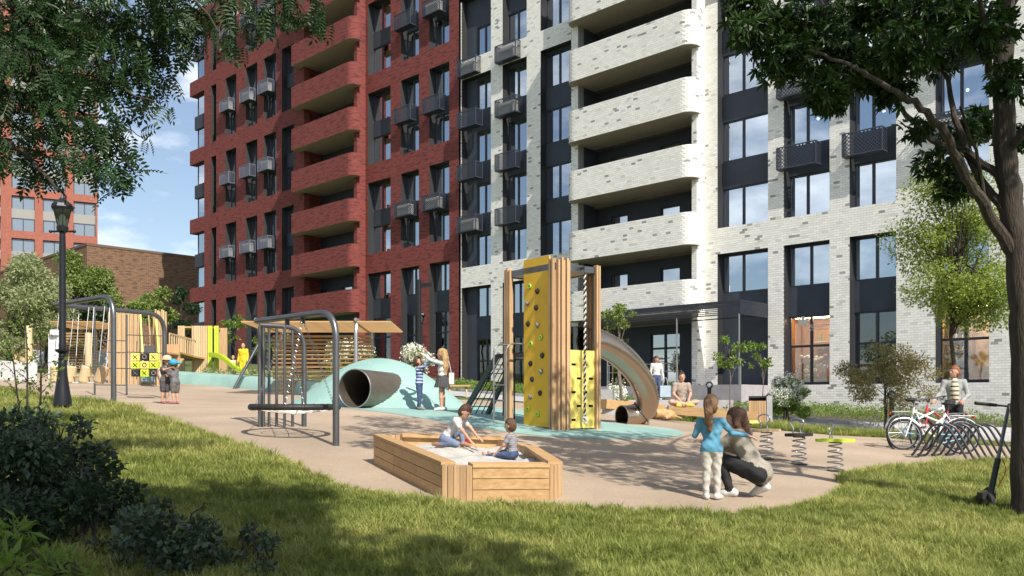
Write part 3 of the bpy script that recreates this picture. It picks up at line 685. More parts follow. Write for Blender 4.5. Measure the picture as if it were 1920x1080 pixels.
# glazed corner at the far end
cxa, cxb = lx(356), lx(383)
for k in range(-1, 4):
    zb = 14.72 + 6.05 * k
    MB().box((cxa, -.001, zb), (cxb - .003, 5., zb + 1.23)).build('brick_band', M['redbrick'], RB)
    MB().box((lx(361), .2, zb - 3.0), (cxb - .003, 4.5, zb - 1.85)).build('panel', M['slate'], RB)
    for a, b in ((zb - 4.8, zb - 3.02), (zb - 1.83, zb - .02)):
        window(RB, lx(364.8), cxb - .05, a, b, .3, (0., .78, 1.))
        o = window(RB, 0, 3.4, 0, b - a, 0, (0., .5, 1.)); o.location = (lx(364.8), 3.9, a); o.rotation_euler = (0, 0, R(-90))
MB().box((RX0 + .01, .62, -2), (RX0 + .11, 5, RZT)).build('end_wall', M['redbrick'], RB)
MB().box((RX0, 3.3, -2), (RX1, 16, RZT - .1)).build('core', M['redbrick'], RB)
MB().box((XL0, 3.3, -2.5), (XR1, 16, ZT - .1)).build('core', M['slate'], WB)
MB().box((ROL - .1, -.2, 5.2), (ROR, .9, 5.95)).build('entrance_lintel', M['slate'], RB)
# ------------------------------------------------------------------ brown brick hall and the far orange tower
BO = at(163, 752, 86.); BH = thing('brick_hall', 'windowless brown brick hall behind the playground trees', 'building', (BO.x, BO.y, EZ), R(46))
zt = (752 - 460) * 86 / FPX
b = MB().box((0, 0, -2), (34, 40, zt)); b.build('wall', M['brownbrick'], BH)
MB().box((-.05, -.05, zt + .002), (34.05, 40.05, zt + .25)).build('coping', mat('brown_coping', (.12, .075, .05), .8), BH)
TO = at(183, 752, 138.); TW = thing('apartment_building', 'distant orange brick high-rise behind overhanging branches', 'building', (TO.x, TO.y, EZ), R(28))
tz = 62.; ST = 3.0
tops = []; tcols = [(-3.4, -.3), (-7.6, -4.5), (-11.8, -8.7), (-15.4, -13.2), (-19.9, -16.8), (-24.1, -21.), (-27.7, -25.5), (-32.2, -29.1), (-36.4, -33.3)]
zz = 752 - 475
for g in range(9):
    z0 = 13.0 + g * 6.45
    for a, b in tcols: tops.append((a, b, z0, z0 + 5.3))
wall_mesh(-60, 0, -3, tz + 14, tops, depth=.35).build('wall', [M['orangebrick'], M['jamb']], TW)
M['tpanel'] = mat('grey_panel', (.25, .25, .24), .8); M['tglass'] = mat('far_glass', (.16, .2, .26), .12, 0., spec=.8)
pane = MB().box((0, 0, 0), (1, .05, 1)).mesh('pane', M['tglass']); fr = {}
for a, b, z0, z1 in tops:
    MB().box((a, .3, z0 + 1.95), (b, .42, z1 - 1.95)).build('panel', M['tpanel'], TW)
    w = b - a
    if w not in fr:
        f = MB().box((0, 0, 0), (.12, .1, 1.95)).box((w - .12, 0, 0), (w, .1, 1.95)).box((w / 2 - .06, 0, 0), (w / 2 + .06, .1, 1.95)).box((.12, 0, 1.83), (w / 2 - .06, .1, 1.95)).box((w / 2 + .06, 0, 1.83), (w - .12, .1, 1.95)); fr[w] = f.mesh('window', M['frame'])
    for z in (z0, z1 - 1.95):
        o = obj('window', fr[w], TW, loc=(a, .32, z))
        for k in range(2):
            p = obj('pane', pane, o, loc=(.12 + k * (w / 2 - .06), .05, .0)); p.scale = (w / 2 - .18, 1, 1.83)
MB().box((-60, .45, -3), (-.01, 22, tz + 13.9)).build('core', M['orangebrick'], TW)
bsk = MB().box((0, 0, 0), (2.2, .8, 1.0)).mesh('air_conditioner_basket', M['basket_light'])
for g in range(8):
    for z in (13.0 + g * 6.45 + 1.9, 13 + g * 6.45 + 5.0): obj('air_conditioner_basket', bsk, TW, loc=(-15.4, -.5, z))
# ------------------------------------------------------------------ playground equipment
M['pipe'] = mat('grey_pipe', (.16, .165, .175), .36, .85, var=.12, vscale=3)
M['pipedark'] = mat('dark_pipe', (.05, .052, .058), .42, .6)
M['lampblack'] = mat('lamp_black', (.018, .019, .023), .35, .4)
M['chain'] = mat('chain_steel', (.35, .35, .36), .35, .9)
M['ropeblack'] = mat('black_rope', (.02, .02, .022), .8)
M['ropewhite'] = mat('white_rope', (.7, .68, .62), .85)
M['wood'] = woodmat('larch_slat', (.50, .33, .18), (.38, .235, .12), 2)
M['woodx'] = woodmat('larch_plank', (.50, .32, .15), (.37, .22, .095), 0)
M['woodpale'] = woodmat('pale_wood', (.58, .43, .26), (.47, .33, .18), 2)
M['mustard'] = mat('mustard_panel', (.74, .44, .02), .5, var=.05, vscale=2)
M['yellow'] = mat('yellow_panel', (.78, .62, .15), .5, var=.03)
M['lime'] = mat('lime_plastic', (.50, .62, .05), .45, var=.04)
M['black'] = mat('black_plastic', (.015, .015, .017), .5)
M['greyhold'] = mat('grey_hold', (.20, .19, .17), .7)
M['limehold'] = mat('lime_hold', (.30, .52, .06), .5)
M['steel_reflect_brown'] = mat('slide_metal', (.40, .32, .26), .27, .95, var=.06, vscale=2)  # stainless steel; brown reflection of the surroundings put into the base colour
M['tunnel'] = mat('tunnel_metal', (.20, .17, .14), .4, .7, var=.1)
M['sand'] = mat('play_sand', (.36, .345, .32), .95, col2=(.47, .45, .415), vscale=5, bump=.7, bscale=28)
M['greenbeam'] = mat('dark_green_beam', (.045, .07, .06), .6)
M['skypane'] = mat('sky_blue_paint', (.33, .43, .55), .2, .3)  # pale blue standing in for sky seen through the tower
M['rubberblack'] = mat('black_rubber', (.016, .016, .017), .6, bump=.3, bscale=60)
M['bulb'] = mat('frosted_glass', (.75, .76, .75), .25)
def wb(mb, name, material, T, smooth=False, **kw):
    mb.xform(Matrix.Translation(-T.location)); return mb.build(name, material, T, smooth, **kw)
def G(px, py): return hit(px, py)
def gp(x, y, dz=0.): return Vector((x, y, hz(x, y) + dz))
# street lamp, left foreground
def lantern_lamp(p, k, label):
    T = thing('street_lamp', label, 'street lamp', p)
    MB().lathe([(.14, -.1), (.14, .02), (.10, .05), (.11, .08), (.155, .12), (.15, .2), (.12, .4), (.085, .65), (.072, .85), (.07, .9), (.06, .92)], seg=20).xform(Matrix.Scale(k, 4)).build('base', M['lampblack'], T, True)
    MB().lathe([(.06, .9), (.075, .95), (.06, .97), (.065, 1.0), (.06, 1.02), (.06, 1.04), (.115, 1.08), (.12, 1.11), (.06, 1.12), (.062, 1.2), (.058, 1.22), (.056, 2.9), (.046, 3.25)], seg=16).xform(Matrix.Scale(k, 4)).build('post', M['lampblack'], T, True)
    mb = MB().tube([(-.2, 0, 3.2), (.2, 0, 3.2)], .018, 8); mb.sphere((-.21, 0, 3.2), .03).sphere((.21, 0, 3.2), .03); mb.lathe([(.05, 3.17), (.09, 3.2), (.1, 3.28), (.06, 3.3)], seg=14)
    for q in range(6): a = q * math.pi / 3; mb.tube([(.085 * math.cos(a), .085 * math.sin(a), 3.28), (.155 * math.cos(a), .155 * math.sin(a), 3.58)], .007, 5)
    mb.xform(Matrix.Scale(k, 4)).build('bracket', M['lampblack'], T, True)
    MB().lathe([(.08, 3.29), (.15, 3.57)], seg=6).xform(Matrix.Scale(k, 4)).build('glass', M['shopglass'], T)
    MB().lathe([(.03, 3.3), (.045, 3.36), (.055, 3.45), (.03, 3.5)], seg=12).xform(Matrix.Scale(k, 4)).build('bulb', M['bulb'], T, True)
    MB().lathe([(.175, 3.57), (.19, 3.62), (.17, 3.68), (.09, 3.74), (.035, 3.79), (.02, 3.84), (.008, 3.87)], seg=8).xform(Matrix.Scale(k, 4)).build('cap', M['lampblack'], T, False)
lantern_lamp(G(117, 773), 1.0, 'tall black lantern street lamp standing in the grass at left')
T = thing('floodlight_mast', 'dark mast with short arm of floodlights behind the dancing children', 'street lamp', gp(*(at(786, 752, 33.)[:2])))
wb(MB().tube([T.location, T.location + Vector((0, 0, 4.3))], .09, 10), 'mast', M['lampblack'], T); wb(MB().bar(T.location + Vector((.05, 0, 4.1)), T.location + Vector((.5, -.1, 4.1)), .12, .14), 'floodlight', M['lampblack'], T)
lantern_lamp(gp(*(at(790, 752, 36.)[:2])), .86, 'small far lantern lamp seen beside the dark floodlight mast')
# nest swing
A = G(630, 836); TA = Vector((-4.1, 14.1, 0)); TA.z = EZ + 1.29; top = EZ + 1.29
T = thing('nest_swing', 'grey bent-pipe frame with round black nest swing, beside sandbox', 'swing', A)
d = Vector((TA.x - A.x, TA.y - A.y, 0)).normalized()
path = [A - Vector((0, 0, .3)), A + Vector((0, 0, .2)), Vector((A.x, A.y, top - .42))] + arc((A.x, A.y, top - .42), (A.x, A.y, top), Vector((A.x, A.y, top)) + d * .42, 10)[1:] + [Vector((TA.x, TA.y, top)) + d * .02]
wb(MB().tube(path, .048, 14), 'frame_pipe', M['pipe'], T, True)
sc = Vector((A.x, A.y, 0)) + d * 1.1; seatz = EZ - .09
ring = MB().ring((sc.x, sc.y, seatz), .64, .047, 56, 10)
so_ = wb(ring, 'seat_ring', M['rubberblack'], T, True)
bands = MB()
for q in range(28): 
    a = q / 28 * 2 * math.pi; c = Vector((sc.x + .64 * math.cos(a), sc.y + .64 * math.sin(a), seatz)); bands.ring(c, .048, .004, 10, 4, (-math.sin(a), math.cos(a), 0))
wb(bands, 'rope_winding', M['ropeblack'], T)
net = MB()
for rr, dz in ((.22, -.09), (.4, -.065)): net.ring((sc.x, sc.y, seatz + dz), rr, .009, 28, 5)
for q in range(10):
    a = q / 10 * 2 * math.pi; net.tube([(sc.x + .62 * math.cos(a), sc.y + .62 * math.sin(a), seatz - .03), (sc.x + .4 * math.cos(a), sc.y + .4 * math.sin(a), seatz - .065), (sc.x, sc.y, seatz - .11)], .008, 5)
wb(net, 'net', M['ropewhite'], T)
for s in (-1, 1):
    h = sc + d * .22 * s; h.z = top - .05
    wb(MB().box((h.x - .03, h.y - .03, h.z - .07), (h.x + .03, h.y + .03, h.z + .02)), 'hanger', M['pipedark'], T)
    for t in (-1, 1):
        n = Vector((-d.y, d.x, 0)); e = sc + d * .42 * s + n * .42 * t; e.z = seatz + .03; m = MB()
        L = (e - h).length; k = int(L / .045)
        for j in range(k):
            c = h.lerp(e, (j + .5) / k); m.ring(c, .014, .0045, 8, 4, (e - h).cross(Vector((0, 0, 1)) if j % 2 else n) if (e - h).cross(n).length > .01 else (1, 0, 0))
        wb(m, 'chain', M['chain'], T)
# grille of climbing bars behind the swing
B = G(570, 800); L0_ = G(487, 801); bt = EZ + 1.24
T = thing('climbing_bars', 'row of thin upright steel bars under a bent pipe behind nest swing', 'climbing frame', B)
dv = Vector((L0_.x - B.x, L0_.y - B.y, 0)).normalized(); Ln = (Vector((L0_.x - B.x, L0_.y - B.y, 0))).length
wb(MB().tube([B - Vector((0, 0, .3)), Vector((B.x, B.y, bt - .4))] + arc((B.x, B.y, bt - .4), (B.x, B.y, bt), Vector((B.x, B.y, bt)) + dv * .35, 9)[1:] + [Vector((L0_.x, L0_.y, bt))], .043, 12), 'arch_pipe', M['pipe'], T, True)
for i, px in enumerate((487, 493.5, 504, 518, 533, 548)):
    f = min(1, max(0, (570 - px) / 83.)); q = B.lerp(L0_, f); q.z = hz(q.x, q.y)
    wb(MB().tube([q - Vector((0, 0, .2)), Vector((q.x, q.y, bt - .02))], .024 if i > 1 else .03, 8), 'bar', M['pipe'], T, True)
# ball-and-chain frame further back
P0 = G(433, 729); Yb = P0.y
P1, P2, P3, P4 = P0, at(488, 640, Yb + .6), at(590, 641, Yb + 2.6), at(607, 708, Yb + 3.2)
T = thing('chain_frame', 'slanted-leg pipe frame hung with dark balls on chains', 'climbing frame', P0)
wb(MB().tube([P1 - Vector((0, 0, .2)), P1.lerp(P2, .9)] + arc(P1.lerp(P2, .9), P2, P2.lerp(P3, .1), 6)[1:] + [P2.lerp(P3, .9)] + arc(P2.lerp(P3, .9), P3, P3.lerp(P4, .2), 6)[1:] + [P4 + (P4 - P3) * .4], .055, 10), 'frame_pipe', M['pipe'], T, True)
for f, zs, r in ((.12, (.30, .62, .98), .07), (.38, (.25, .55, .85), .075), (.70, (1.15,), .17), (.95, (.62,), .085)):
    c = P2.lerp(P3, f); Lc = max(zs) + .45
    wb(MB().tube([c, c - Vector((0, 0, Lc))], .011, 5), 'chain', M['chain'], T)
    for z in zs: wb(MB().sphere(c - Vector((0, 0, z)), r, 14, 9), 'ball', M['pipedark'], T, True)
# timber slat shelters
def shelter(name, label, pxa, pxb, ytop, Y, wall_px, zb):
    a = at(pxa, ytop, Y); b = at(pxb, ytop, Y); zt = a.z; T = thing(name, label, 'pergola', gp((a.x + b.x) / 2, Y))
    sl = MB().box((a.x, 0, -.02), (b.x, .07, .02)).xform(Matrix.Translation((-T.location.x, 0, 0))).mesh('roof_slat', M['woodx'])
    for i in range(22): obj('roof_slat', sl, T, loc=(0, .13 * i, zt - T.location.z - .004 * i * 1.0))
    w0 = at(wall_px[0], 700, Y + 2.9).x; w1 = at(wall_px[1], 700, Y + 2.9).x
    ws = MB().box((w0, -.02, 0), (w1, .02, .075)).xform(Matrix.Translation((-T.location.x, 0, 0))).mesh('wall_slat', M['woodx'])
    n = int((zt - .1 - zb) / .125)
    for i in range(n): obj('wall_slat', ws, T, loc=(0, 2.9, zb + .125 * i - T.location.z))
    for x in (w0 + .3, w1 - .05):
        p = [Vector((x, Y + 2.96, zb - .6)), Vector((x, Y + 2.96, zt - .5))] + arc((x, Y + 2.96, zt - .5), (x, Y + 2.96, zt + .03), (x, Y + 2.4, zt + .03), 7)[1:] + [Vector((x, Y - .1, zt + .06))]
        wb(MB().tube(p, .05, 8), 'rib', M['steelpale'], T, True)
        p = [Vector((x, Y - .05, zb - .9)), Vector((x, Y - .05, zt - .4))] + arc((x, Y - .05, zt - .4), (x, Y - .05, zt + .07), (x, Y + .4, zt + .07), 7)[1:]
        if x > w0 + 1: wb(MB().tube(p, .06, 8), 'rib', M['steelpale'], T, True)
shelter('pergola', 'curved timber slat shelter with pale ribs behind the nest swing', 452, 733, 603, 26., (512, 700), 1.0)
shelter('pergola', 'small timber slat shelter far left behind the lamp post', 78, 186, 603, 38., (110, 182), 2.4)
# teal mound with tunnel
T = thing('play_mound', 'rounded teal rubber mound with a metal tunnel through it', 'play mound', (MC.x, MC.y, hz(MC.x, MC.y)))
tm = at(673, 729, 20.05); td = Vector((.42, .90, -.03)).normalized(); TR = .45
th = np.linspace(0, 2 * math.pi, 241)[:-1]; rr = np.linspace(0, 1, 92); V = [(MC.x, MC.y, float(HT(MC.x, MC.y)) + .012)]
for r in rr[1:]:
    for a in th:
        x = MC.x + MA * r * math.cos(a); y = MC.y + MBb * r * math.sin(a); V.append((x, y, float(HT(x, y)) + .012))
Fq = []
for i in range(90):
    for k in range(240):
        a, b = 1 + i * 240 + k, 1 + i * 240 + (k + 1) % 240; Fq.append((a, a + 240, b + 240, b))
V = np.array(V); Fq = np.array(Fq); cc = V[Fq].mean(1); w = cc - np.array(tm); ax = w @ np.array(td); rad = np.linalg.norm(w - ax[:, None] * np.array(td), axis=1)
keep = ~((rad < TR * 1.0) & (ax > -.5) & (ax < 2.2)); Fq = Fq[keep]
o = obj('mound', npmesh('mound', V - np.array(T.location), Fq, M['teal'], True), T)
MB().add([(V[0] - np.array(T.location))] + [V[1 + k] - np.array(T.location) for k in range(240)], [(0, 1 + k, 1 + (k + 1) % 240) for k in range(240)]).build('mound_top', M['teal'], T, True)
tp = [tm - td * .18 + td * .12 * i for i in range(13)] + [tm + td * 1.4 + Vector((.1 * i, .02 * i, -.05 * i)) for i in range(1, 5)]
ntu = MB().tube(tp, TR, 36, False).tube(tp[::-1], TR - .02, 36, False)
wb(ntu, 'tunnel', M['tunnel'], T, True); wb(MB().ring(tp[0], TR - .01, .014, 40, 6, td), 'tunnel_rim', M['steelpale'], T, True)
wb(MB().lathe([(TR, 0), (TR, .02)], seg=24).xform(Matrix.Translation(tp[-1]) @ td.to_track_quat('Z', 'Y').to_matrix().to_4x4()), 'tunnel_dark_cap', M['black'], T)  # added black cap; the darkness inside the tunnel painted on
# low teal berm on the left
def berm():
    pts = pxpoly([(252, 713), (330, 719), (435, 727), (520, 735), (600, 745), (665, 752)]); top = []; P = smooth_path([Vector((*p, 0)) for p in pts], 6); mb = MB(); n = len(P)
    for i, p in enumerate(P):
        t = (P[min(i + 1, n - 1)] - P[max(i - 1, 0)]).normalized(); nn = Vector((-t.y, t.x, 0)); f = min(1, i / 4) * min(1, (n - 1 - i) / 3 + .15); h = .42 * f
        for off, hh in ((0, -.05), (.06, h * .75), (.16, h), (.9, h * 1.05), (1.5, -.1)):
            q = p + nn * off; mb.v.append((q.x, q.y, hz(p.x, p.y) + hh + .01))
    mb.f = [(i * 5 + k, (i + 1) * 5 + k, (i + 1) * 5 + k + 1, i * 5 + k + 1) for i in range(n - 1) for k in range(4)]; mb.m = [0] * len(mb.f)
    T = thing('rubber_berm', 'long low teal rubber berm left of the mound', 'play mound', gp(*pts[2])); wb(mb, 'berm', M['teal'], T, True)
berm()
# climbing tower
C = G(1043, 807); CT = thing('climbing_tower', 'slatted timber climbing tower with mustard climbing wall and yellow panel', 'climbing tower', C, R(38))
ZH = 3.22; W1, D_1 = 1.07, 1.5
slt = MB().box((-.022, -.045, -.3), (.022, .045, ZH)).mesh('slat', M['wood']); sl9 = MB().box((-.045, -.022, -.3), (.045, .022, ZH)).mesh('slat', M['wood'])
for i, x in enumerate((.02, .085, .15, .215, .275)): obj('slat', slt, CT, loc=(x, -.045 if i % 2 else -.02, .04 * (i % 2)))
for y in (.03, .1): obj('slat', sl9, CT, loc=(-.045, y, .02))
for i, y in enumerate((1.36, 1.43, 1.5)): obj('slat', sl9, CT, loc=(-.03, y, .05 * (i % 2) - .05))
for i, x in enumerate((.98, 1.07)): obj('slat', slt, CT, loc=(x + .02, -.03 + .03 * i, -.02))
for i, y in enumerate((.1, .19, .28)): obj('slat', sl9, CT, loc=(W1 + .03, y, -.03))
bsl = MB().box((-.022, -.03, 1.5), (.022, .03, ZH)).mesh('slat', M['wood'])
for i, x in enumerate((.5, .6, .7)): obj('slat', bsl, CT, loc=(x, D_1 + .02, -.04))
pm = MB().box((-.03, .17, .06), (.0, .94, ZH + .1)); mp_ = pm.build('climbing_wall', M['mustard'], CT)
holds = [(440, 228, 'limehold'), (479, 261, 'black'), (428, 317, 'greyhold'), (473, 348, 'black'), (432, 430, 'black'), (480, 441, 'greyhold'), (497, 510, 'limehold'), (447, 540, 'limehold'), (504, 606, 'black'), (445, 646, 'black'), (498, 691, 'greyhold'), (452, 730, 'black'), (493, 805, 'black'), (444, 825, 'greyhold'), (431, 892, 'limehold'), (481, 918, 'limehold')]
for x, z, m_ in holds:
    f = (x - 408) / 129.; yy = .94 - f * .77; zz = ZH + .1 - (z - 80) / 905. * (ZH + .04)
    if m_ == 'limehold': h_ = MB().ring((-.045, yy, zz), .036, .02, 14, 6, (1, 0, 0))
    else:
        h_ = MB().sphere((-.045, yy, zz), .056, 8, 5, (.7, 1.0, .85))
        for i in range(len(h_.v)): v = h_.v[i]; k = 1 + .25 * math.sin(i * 2.3); h_.v[i] = (v[0], yy + (v[1] - yy) * k, zz + (v[2] - zz) * k)
    h_.build('climbing_hold', M[m_], mp_, m_ == 'limehold')
so2 = [(x - .055, x + .055, z, z + .045) for r, z in enumerate(np.arange(.17, 1.4, .265)) for x in ((.42, .72) if r % 2 == 0 else (.56, .87))]
yp = wall_mesh(.31, .965, .03, 1.53, so2, y=-.02, depth=.03); yp.add([(.31, -.02, .03), (.31, -.02, 1.53), (.31, .01, 1.53), (.31, .01, .03), (.965, -.02, .03), (.965, -.02, 1.53), (.965, .01, 1.53), (.965, .01, .03)], [(0, 1, 2, 3), (7, 6, 5, 4), (1, 5, 6, 2)], 0)
yp.build('slot_panel', [M['yellow'], M['black']], CT)  # slot edges black: shade of the hollow put into the colour
MB().box((.32, .05, .05), (.96, .06, 1.5)).build('slot_dark_sheet', M['black'], CT)  # added black sheet that paints the dark behind the slots
rf = MB()
for a, b in (((0, 0), (W1, 0)), ((W1, 0), (W1, D_1)), ((W1, D_1), (0, D_1)), ((0, D_1), (0, 0))): rf.bar((*a, ZH - .12), (*b, ZH - .12), .06, .12)
rf.build('roof_frame', M['pipe'], CT); MB().box((.03, .03, ZH - .16), (W1 - .03, D_1 - .03, ZH - .13)).build('roof_board', M['woodpale'], CT)
MB().box((.03, .03, 1.42), (W1 - .03, D_1 - .03, 1.5)).build('platform', M['pipedark'], CT)
for x, y in ((.03, 1.44), (W1 - .03, 1.44), (W1 - .04, .05)): MB().tube([(x, y, -.3), (x, y, ZH - .13)], .045, 8).build('post', M['pipe'], CT, True)
pn = [(.52, 3.0), (.52, 1.75), (.56, 1.62), (.65, 1.56), (.8, 1.56), (.89, 1.62), (.93, 1.75), (.93, 2.15), (.6, 2.2), (.6, 3.0)]
mb = MB(); n = len(pn); mb.add([(x, 1.0, z) for x, z in pn] + [(x, 1.03, z) for x, z in pn], [(0, 1, 2, 3, 4, 5, 6, 7, 8, 9), tuple(range(19, 9, -1))] + [(i, (i + 1) % n, n + (i + 1) % n, n + i) for i in range(n)]); mb.build('sky_gap_panel', M['skypane'], CT)  # added panel, coloured like the sky visible through the open tower
for s, nm, mt in ((0, 'climbing_rope', 'ropewhite'), (math.pi, 'climbing_rope', 'ropeblack')):
    pts = [(.6 + .016 * math.cos(z * 55 + s), -.14 + .016 * math.sin(z * 55 + s), z) for z in np.arange(.22, 3.02, .022)]
    MB().tube(pts, .015, 6).build(nm, M[mt], CT, True)
MB().ring((.6, -.14, .2), .04, .025, 14, 7, (1, .3, .2)).sphere((.62, -.14, .14), .035).build('rope_knot', M['ropewhite'], CT, True)
MB().tube([(.6, -.14, 2.98), (.6, -.14, ZH - .1)], .022, 8).bar((.6, -.16, ZH - .12), (.6, .1, ZH - .12), .04, .05).build('rope_hook', M['pipe'], CT)
# ladder on the left side
for y in (1.0, 1.4):
    MB().tube([(-.42, y, -.3), (-.42, y, 1.5)] + arc((-.42, y, 1.5), (-.42, y, 1.68), (-.2, y, 1.68), 6)[1:] + [(-.02, y, 1.68)], .019, 8).build('ladder_rail', M['steelpale'], CT, True)
for z in (.25, .56, .87, 1.18): MB().tube([(-.42, 1.0, z), (-.42, 1.4, z)], .013, 6).build('rung', M['steelpale'], CT, True)
# net ramp
N0, N1 = G(868, 777), G(914, 777); U0, U1 = at(932, 668, 18.6), at(966, 668, 18.0)
T = thing('climbing_net', 'sloping rope net between dark green beams beside climbing tower', 'climbing net', N0)
for a, b in ((N0, U0), (N1, U1)): wb(MB().bar(a - (b - a) * .1, b, .07, .11), 'beam', M['greenbeam'], T)
wb(MB().bar(U0, U0.lerp(at(985, 664, 18.2), .9), .06, .09), 'top_rail', M['pipedark'], T)
for i in range(3):
    a = N0.lerp(N1, (i + 1) / 4); b = U0.lerp(U1, (i + 1) / 4); wb(MB().tube([a, b], .011, 5), 'rope', M['ropeblack'], T)
for i in range(1, 7): wb(MB().tube([N0.lerp(U0, i / 7), N1.lerp(U1, i / 7)], .011, 5), 'rope', M['ropeblack'], T)
for k in range(3):
    q = U0.lerp(U1, .35 + .3 * k); wb(MB().tube([gp(q.x, q.y, -.1), q], .016, 6), 'post', M['pipedark'], T)
# tube slide
sp = smooth_path([at(1098, 640, 17.35), at(1124, 643, 17.6), at(1162, 665, 18.0), at(1196, 702, 18.5), at(1213, 742, 18.9), at(1208, 768, 19.1), at(1188, 779, 19.1), at(1166, 781, 18.95)], 9)
T = thing('tube_slide', 'curling stainless steel tube slide on the climbing tower', 'slide', gp(sp[-1].x, sp[-1].y))
sm = MB().tube(sp, [.27 - .03 * i / len(sp) for i in range(len(sp))], 28, False).tube(sp[::-1], [.235 + .03 * i / len(sp) for i in range(len(sp))], 28, False)
wb(sm, 'tube', M['steel_reflect_brown'], T, True); wb(MB().ring(sp[-1], .236, .012, 28, 6, sp[-1] - sp[-2]), 'rim', M['steel_reflect_brown'], T, True)
q = at(1216, 760, 19.0); wb(MB().tube([gp(q.x, q.y, -.2), Vector((q.x, q.y, q.z))], .025, 8), 'support', M['steelpale'], T)
wb(MB().ring(sp[-16], .262, .012, 28, 6, sp[-16] - sp[-17]), 'joint', M['pipedark'], T, True)
# sandbox
SBH = .36
top_px = [(701, 817), (829, 870), (886, 874), (1030, 874), (1053, 869), (1004, 839), (938, 821), (752, 815)]
tp = [hit(x, y, SBH) for x, y in top_px]; cen = sum((Vector((p.x, p.y, 0)) for p in tp), Vector()) / len(tp)
T = thing('sandbox', 'long many-sided larch plank sandbox filled with pale sand', 'sandbox', gp(cen.x, cen.y))
def hb(x, y, h): return Vector((x, y, hz(x, y) + h))
for i in range(len(tp)):
    a, b = tp[i], tp[(i + 1) % len(tp)]; d = Vector((b.x - a.x, b.y - a.y, 0)); L = d.length; d.normalize(); nn = Vector((-d.y, d.x, 0))
    if (Vector((a.x, a.y, 0)) + nn - cen).length > (Vector((a.x, a.y, 0)) - cen).length: nn = -nn
    if i in (1, 3, 5, 7):       # rounded corner of upright staves
        k = max(3, int(L / .062))
        for j in range(k):
            p = Vector((a.x, a.y, 0)) + d * (L * (j + .5) / k); w = L / k - .006; bul = .03 * math.sin(math.pi * (j + .5) / k)
            p0 = p - d * w / 2 - nn * bul; p1 = p + d * w / 2 - nn * bul; q = [p0, p1, p1 + nn * .1, p0 + nn * .1]
            z = hz(p.x, p.y); wb(MB().add([(v.x, v.y, z - .05) for v in q] + [(v.x, v.y, z + SBH) for v in q], [(0, 3, 2, 1), (4, 5, 6, 7), (0, 1, 5, 4), (1, 2, 6, 5), (2, 3, 7, 6), (3, 0, 4, 7)]), 'stave', M['wood'], T)
    else:
        ns = max(1, round(L / .9))
        for r_ in range(3):
            for j in range(ns):
                p0 = Vector((a.x, a.y, 0)) + d * (L * j / ns + .004); p1 = Vector((a.x, a.y, 0)) + d * (L * (j + 1) / ns - .004); z0 = .115 * r_ - (.04 if r_ == 0 else 0) + .004; z1 = .115 * (r_ + 1) - .004
                q = [p0, p1, p1 + nn * .09, p0 + nn * .09]; zz = [hz(v.x, v.y) for v in q]
                mb = MB().add([(v.x, v.y, z + z0) for v, z in zip(q, zz)] + [(v.x, v.y, z + z1) for v, z in zip(q, zz)], [(0, 3, 2, 1), (4, 5, 6, 7), (0, 1, 5, 4), (1, 2, 6, 5), (2, 3, 7, 6), (3, 0, 4, 7)]); wb(mb, 'plank', M['woodx'], T)
        q = [Vector((a.x, a.y, 0)) - nn * .012, Vector((b.x, b.y, 0)) - nn * .012, Vector((b.x, b.y, 0)) + nn * .15, Vector((a.x, a.y, 0)) + nn * .15]; zz = [hz(v.x, v.y) + SBH - .013 for v in q]
        wb(MB().add([(v.x, v.y, z) for v, z in zip(q, zz)] + [(v.x, v.y, z + .035) for v, z in zip(q, zz)], [(0, 3, 2, 1), (4, 5, 6, 7), (0, 1, 5, 4), (1, 2, 6, 5), (2, 3, 7, 6), (3, 0, 4, 7)]), 'cap_board', M['woodx'], T)
def HS(x, y):
    x = np.asarray(x); y = np.asarray(y); n = sum(np.sin(x * fx + y * fy + ph) * am for fx, fy, ph, am in ((5.1, 2.2, .3, .018), (-3.3, 6.1, 1.7, .018), (9.2, -7.4, .4, .012), (13.1, 11.7, 2.2, .008), (-17, 19, .8, .006), (23, 9, 1.9, .004)))
    return H(x, y) + .26 + n
inner = [(p.x + (cen.x - p.x) * .05, p.y + (cen.y - p.y) * .05) for p in tp]
sheet('sand', inner, M['sand'], 0., .06, HS, kind='stuff')
# spring rockers
def rocker(px, py, seat, rz, label, k=1., handle=True):
    p = G(px, py); T = thing('spring_rocker', label, 'spring rocker', p, rz, 'spring rockers by the path')
    sp_ = [(.105 * math.cos(t), .105 * math.sin(t), .02 + .4 * t / (2 * math.pi * 5)) for t in np.linspace(0, 2 * math.pi * 5, 90)]
    MB().tube([(x * (1.15 - .3 * z / .42), y * (1.15 - .3 * z / .42), z * k) for x, y, z in sp_], .0105, 7).build('spring', M['steelpale'], T, True)
    MB().lathe([(.13, -.02), (.13, .015), (.1, .02)], seg=16).build('base_plate', M['pipedark'], T)
    MB().lathe([(.09, .42 * k), (.09, .44 * k)], seg=16).build('spring_plate', M['pipedark'], T)
    ol = [(.28 * math.copysign(abs(math.cos(q)) ** .6, math.cos(q)), .13 * math.copysign(abs(math.sin(q)) ** .6, math.sin(q))) for q in np.linspace(0, 2 * math.pi, 29)[:-1]]
    MB().prism(ol, .44 * k, .485 * k).build('seat', M[seat], T)
    if handle:
        hd = [(-.06, -.07, .48 * k), (-.06, -.06, .56 * k), (-.06, -.11, .63 * k), (-.06, -.1, .69 * k), (-.06, 0, .72 * k), (-.06, .1, .69 * k), (-.06, .11, .63 * k), (-.06, .06, .56 * k), (-.06, .07, .48 * k)]
        MB().tube(smooth_path(hd, 4), .012, 8).build('handle', M['steelpale'], T, True)
rocker(1566, 884, 'lime', R(-5), 'lime green spring rocker nearest the lawn corner')
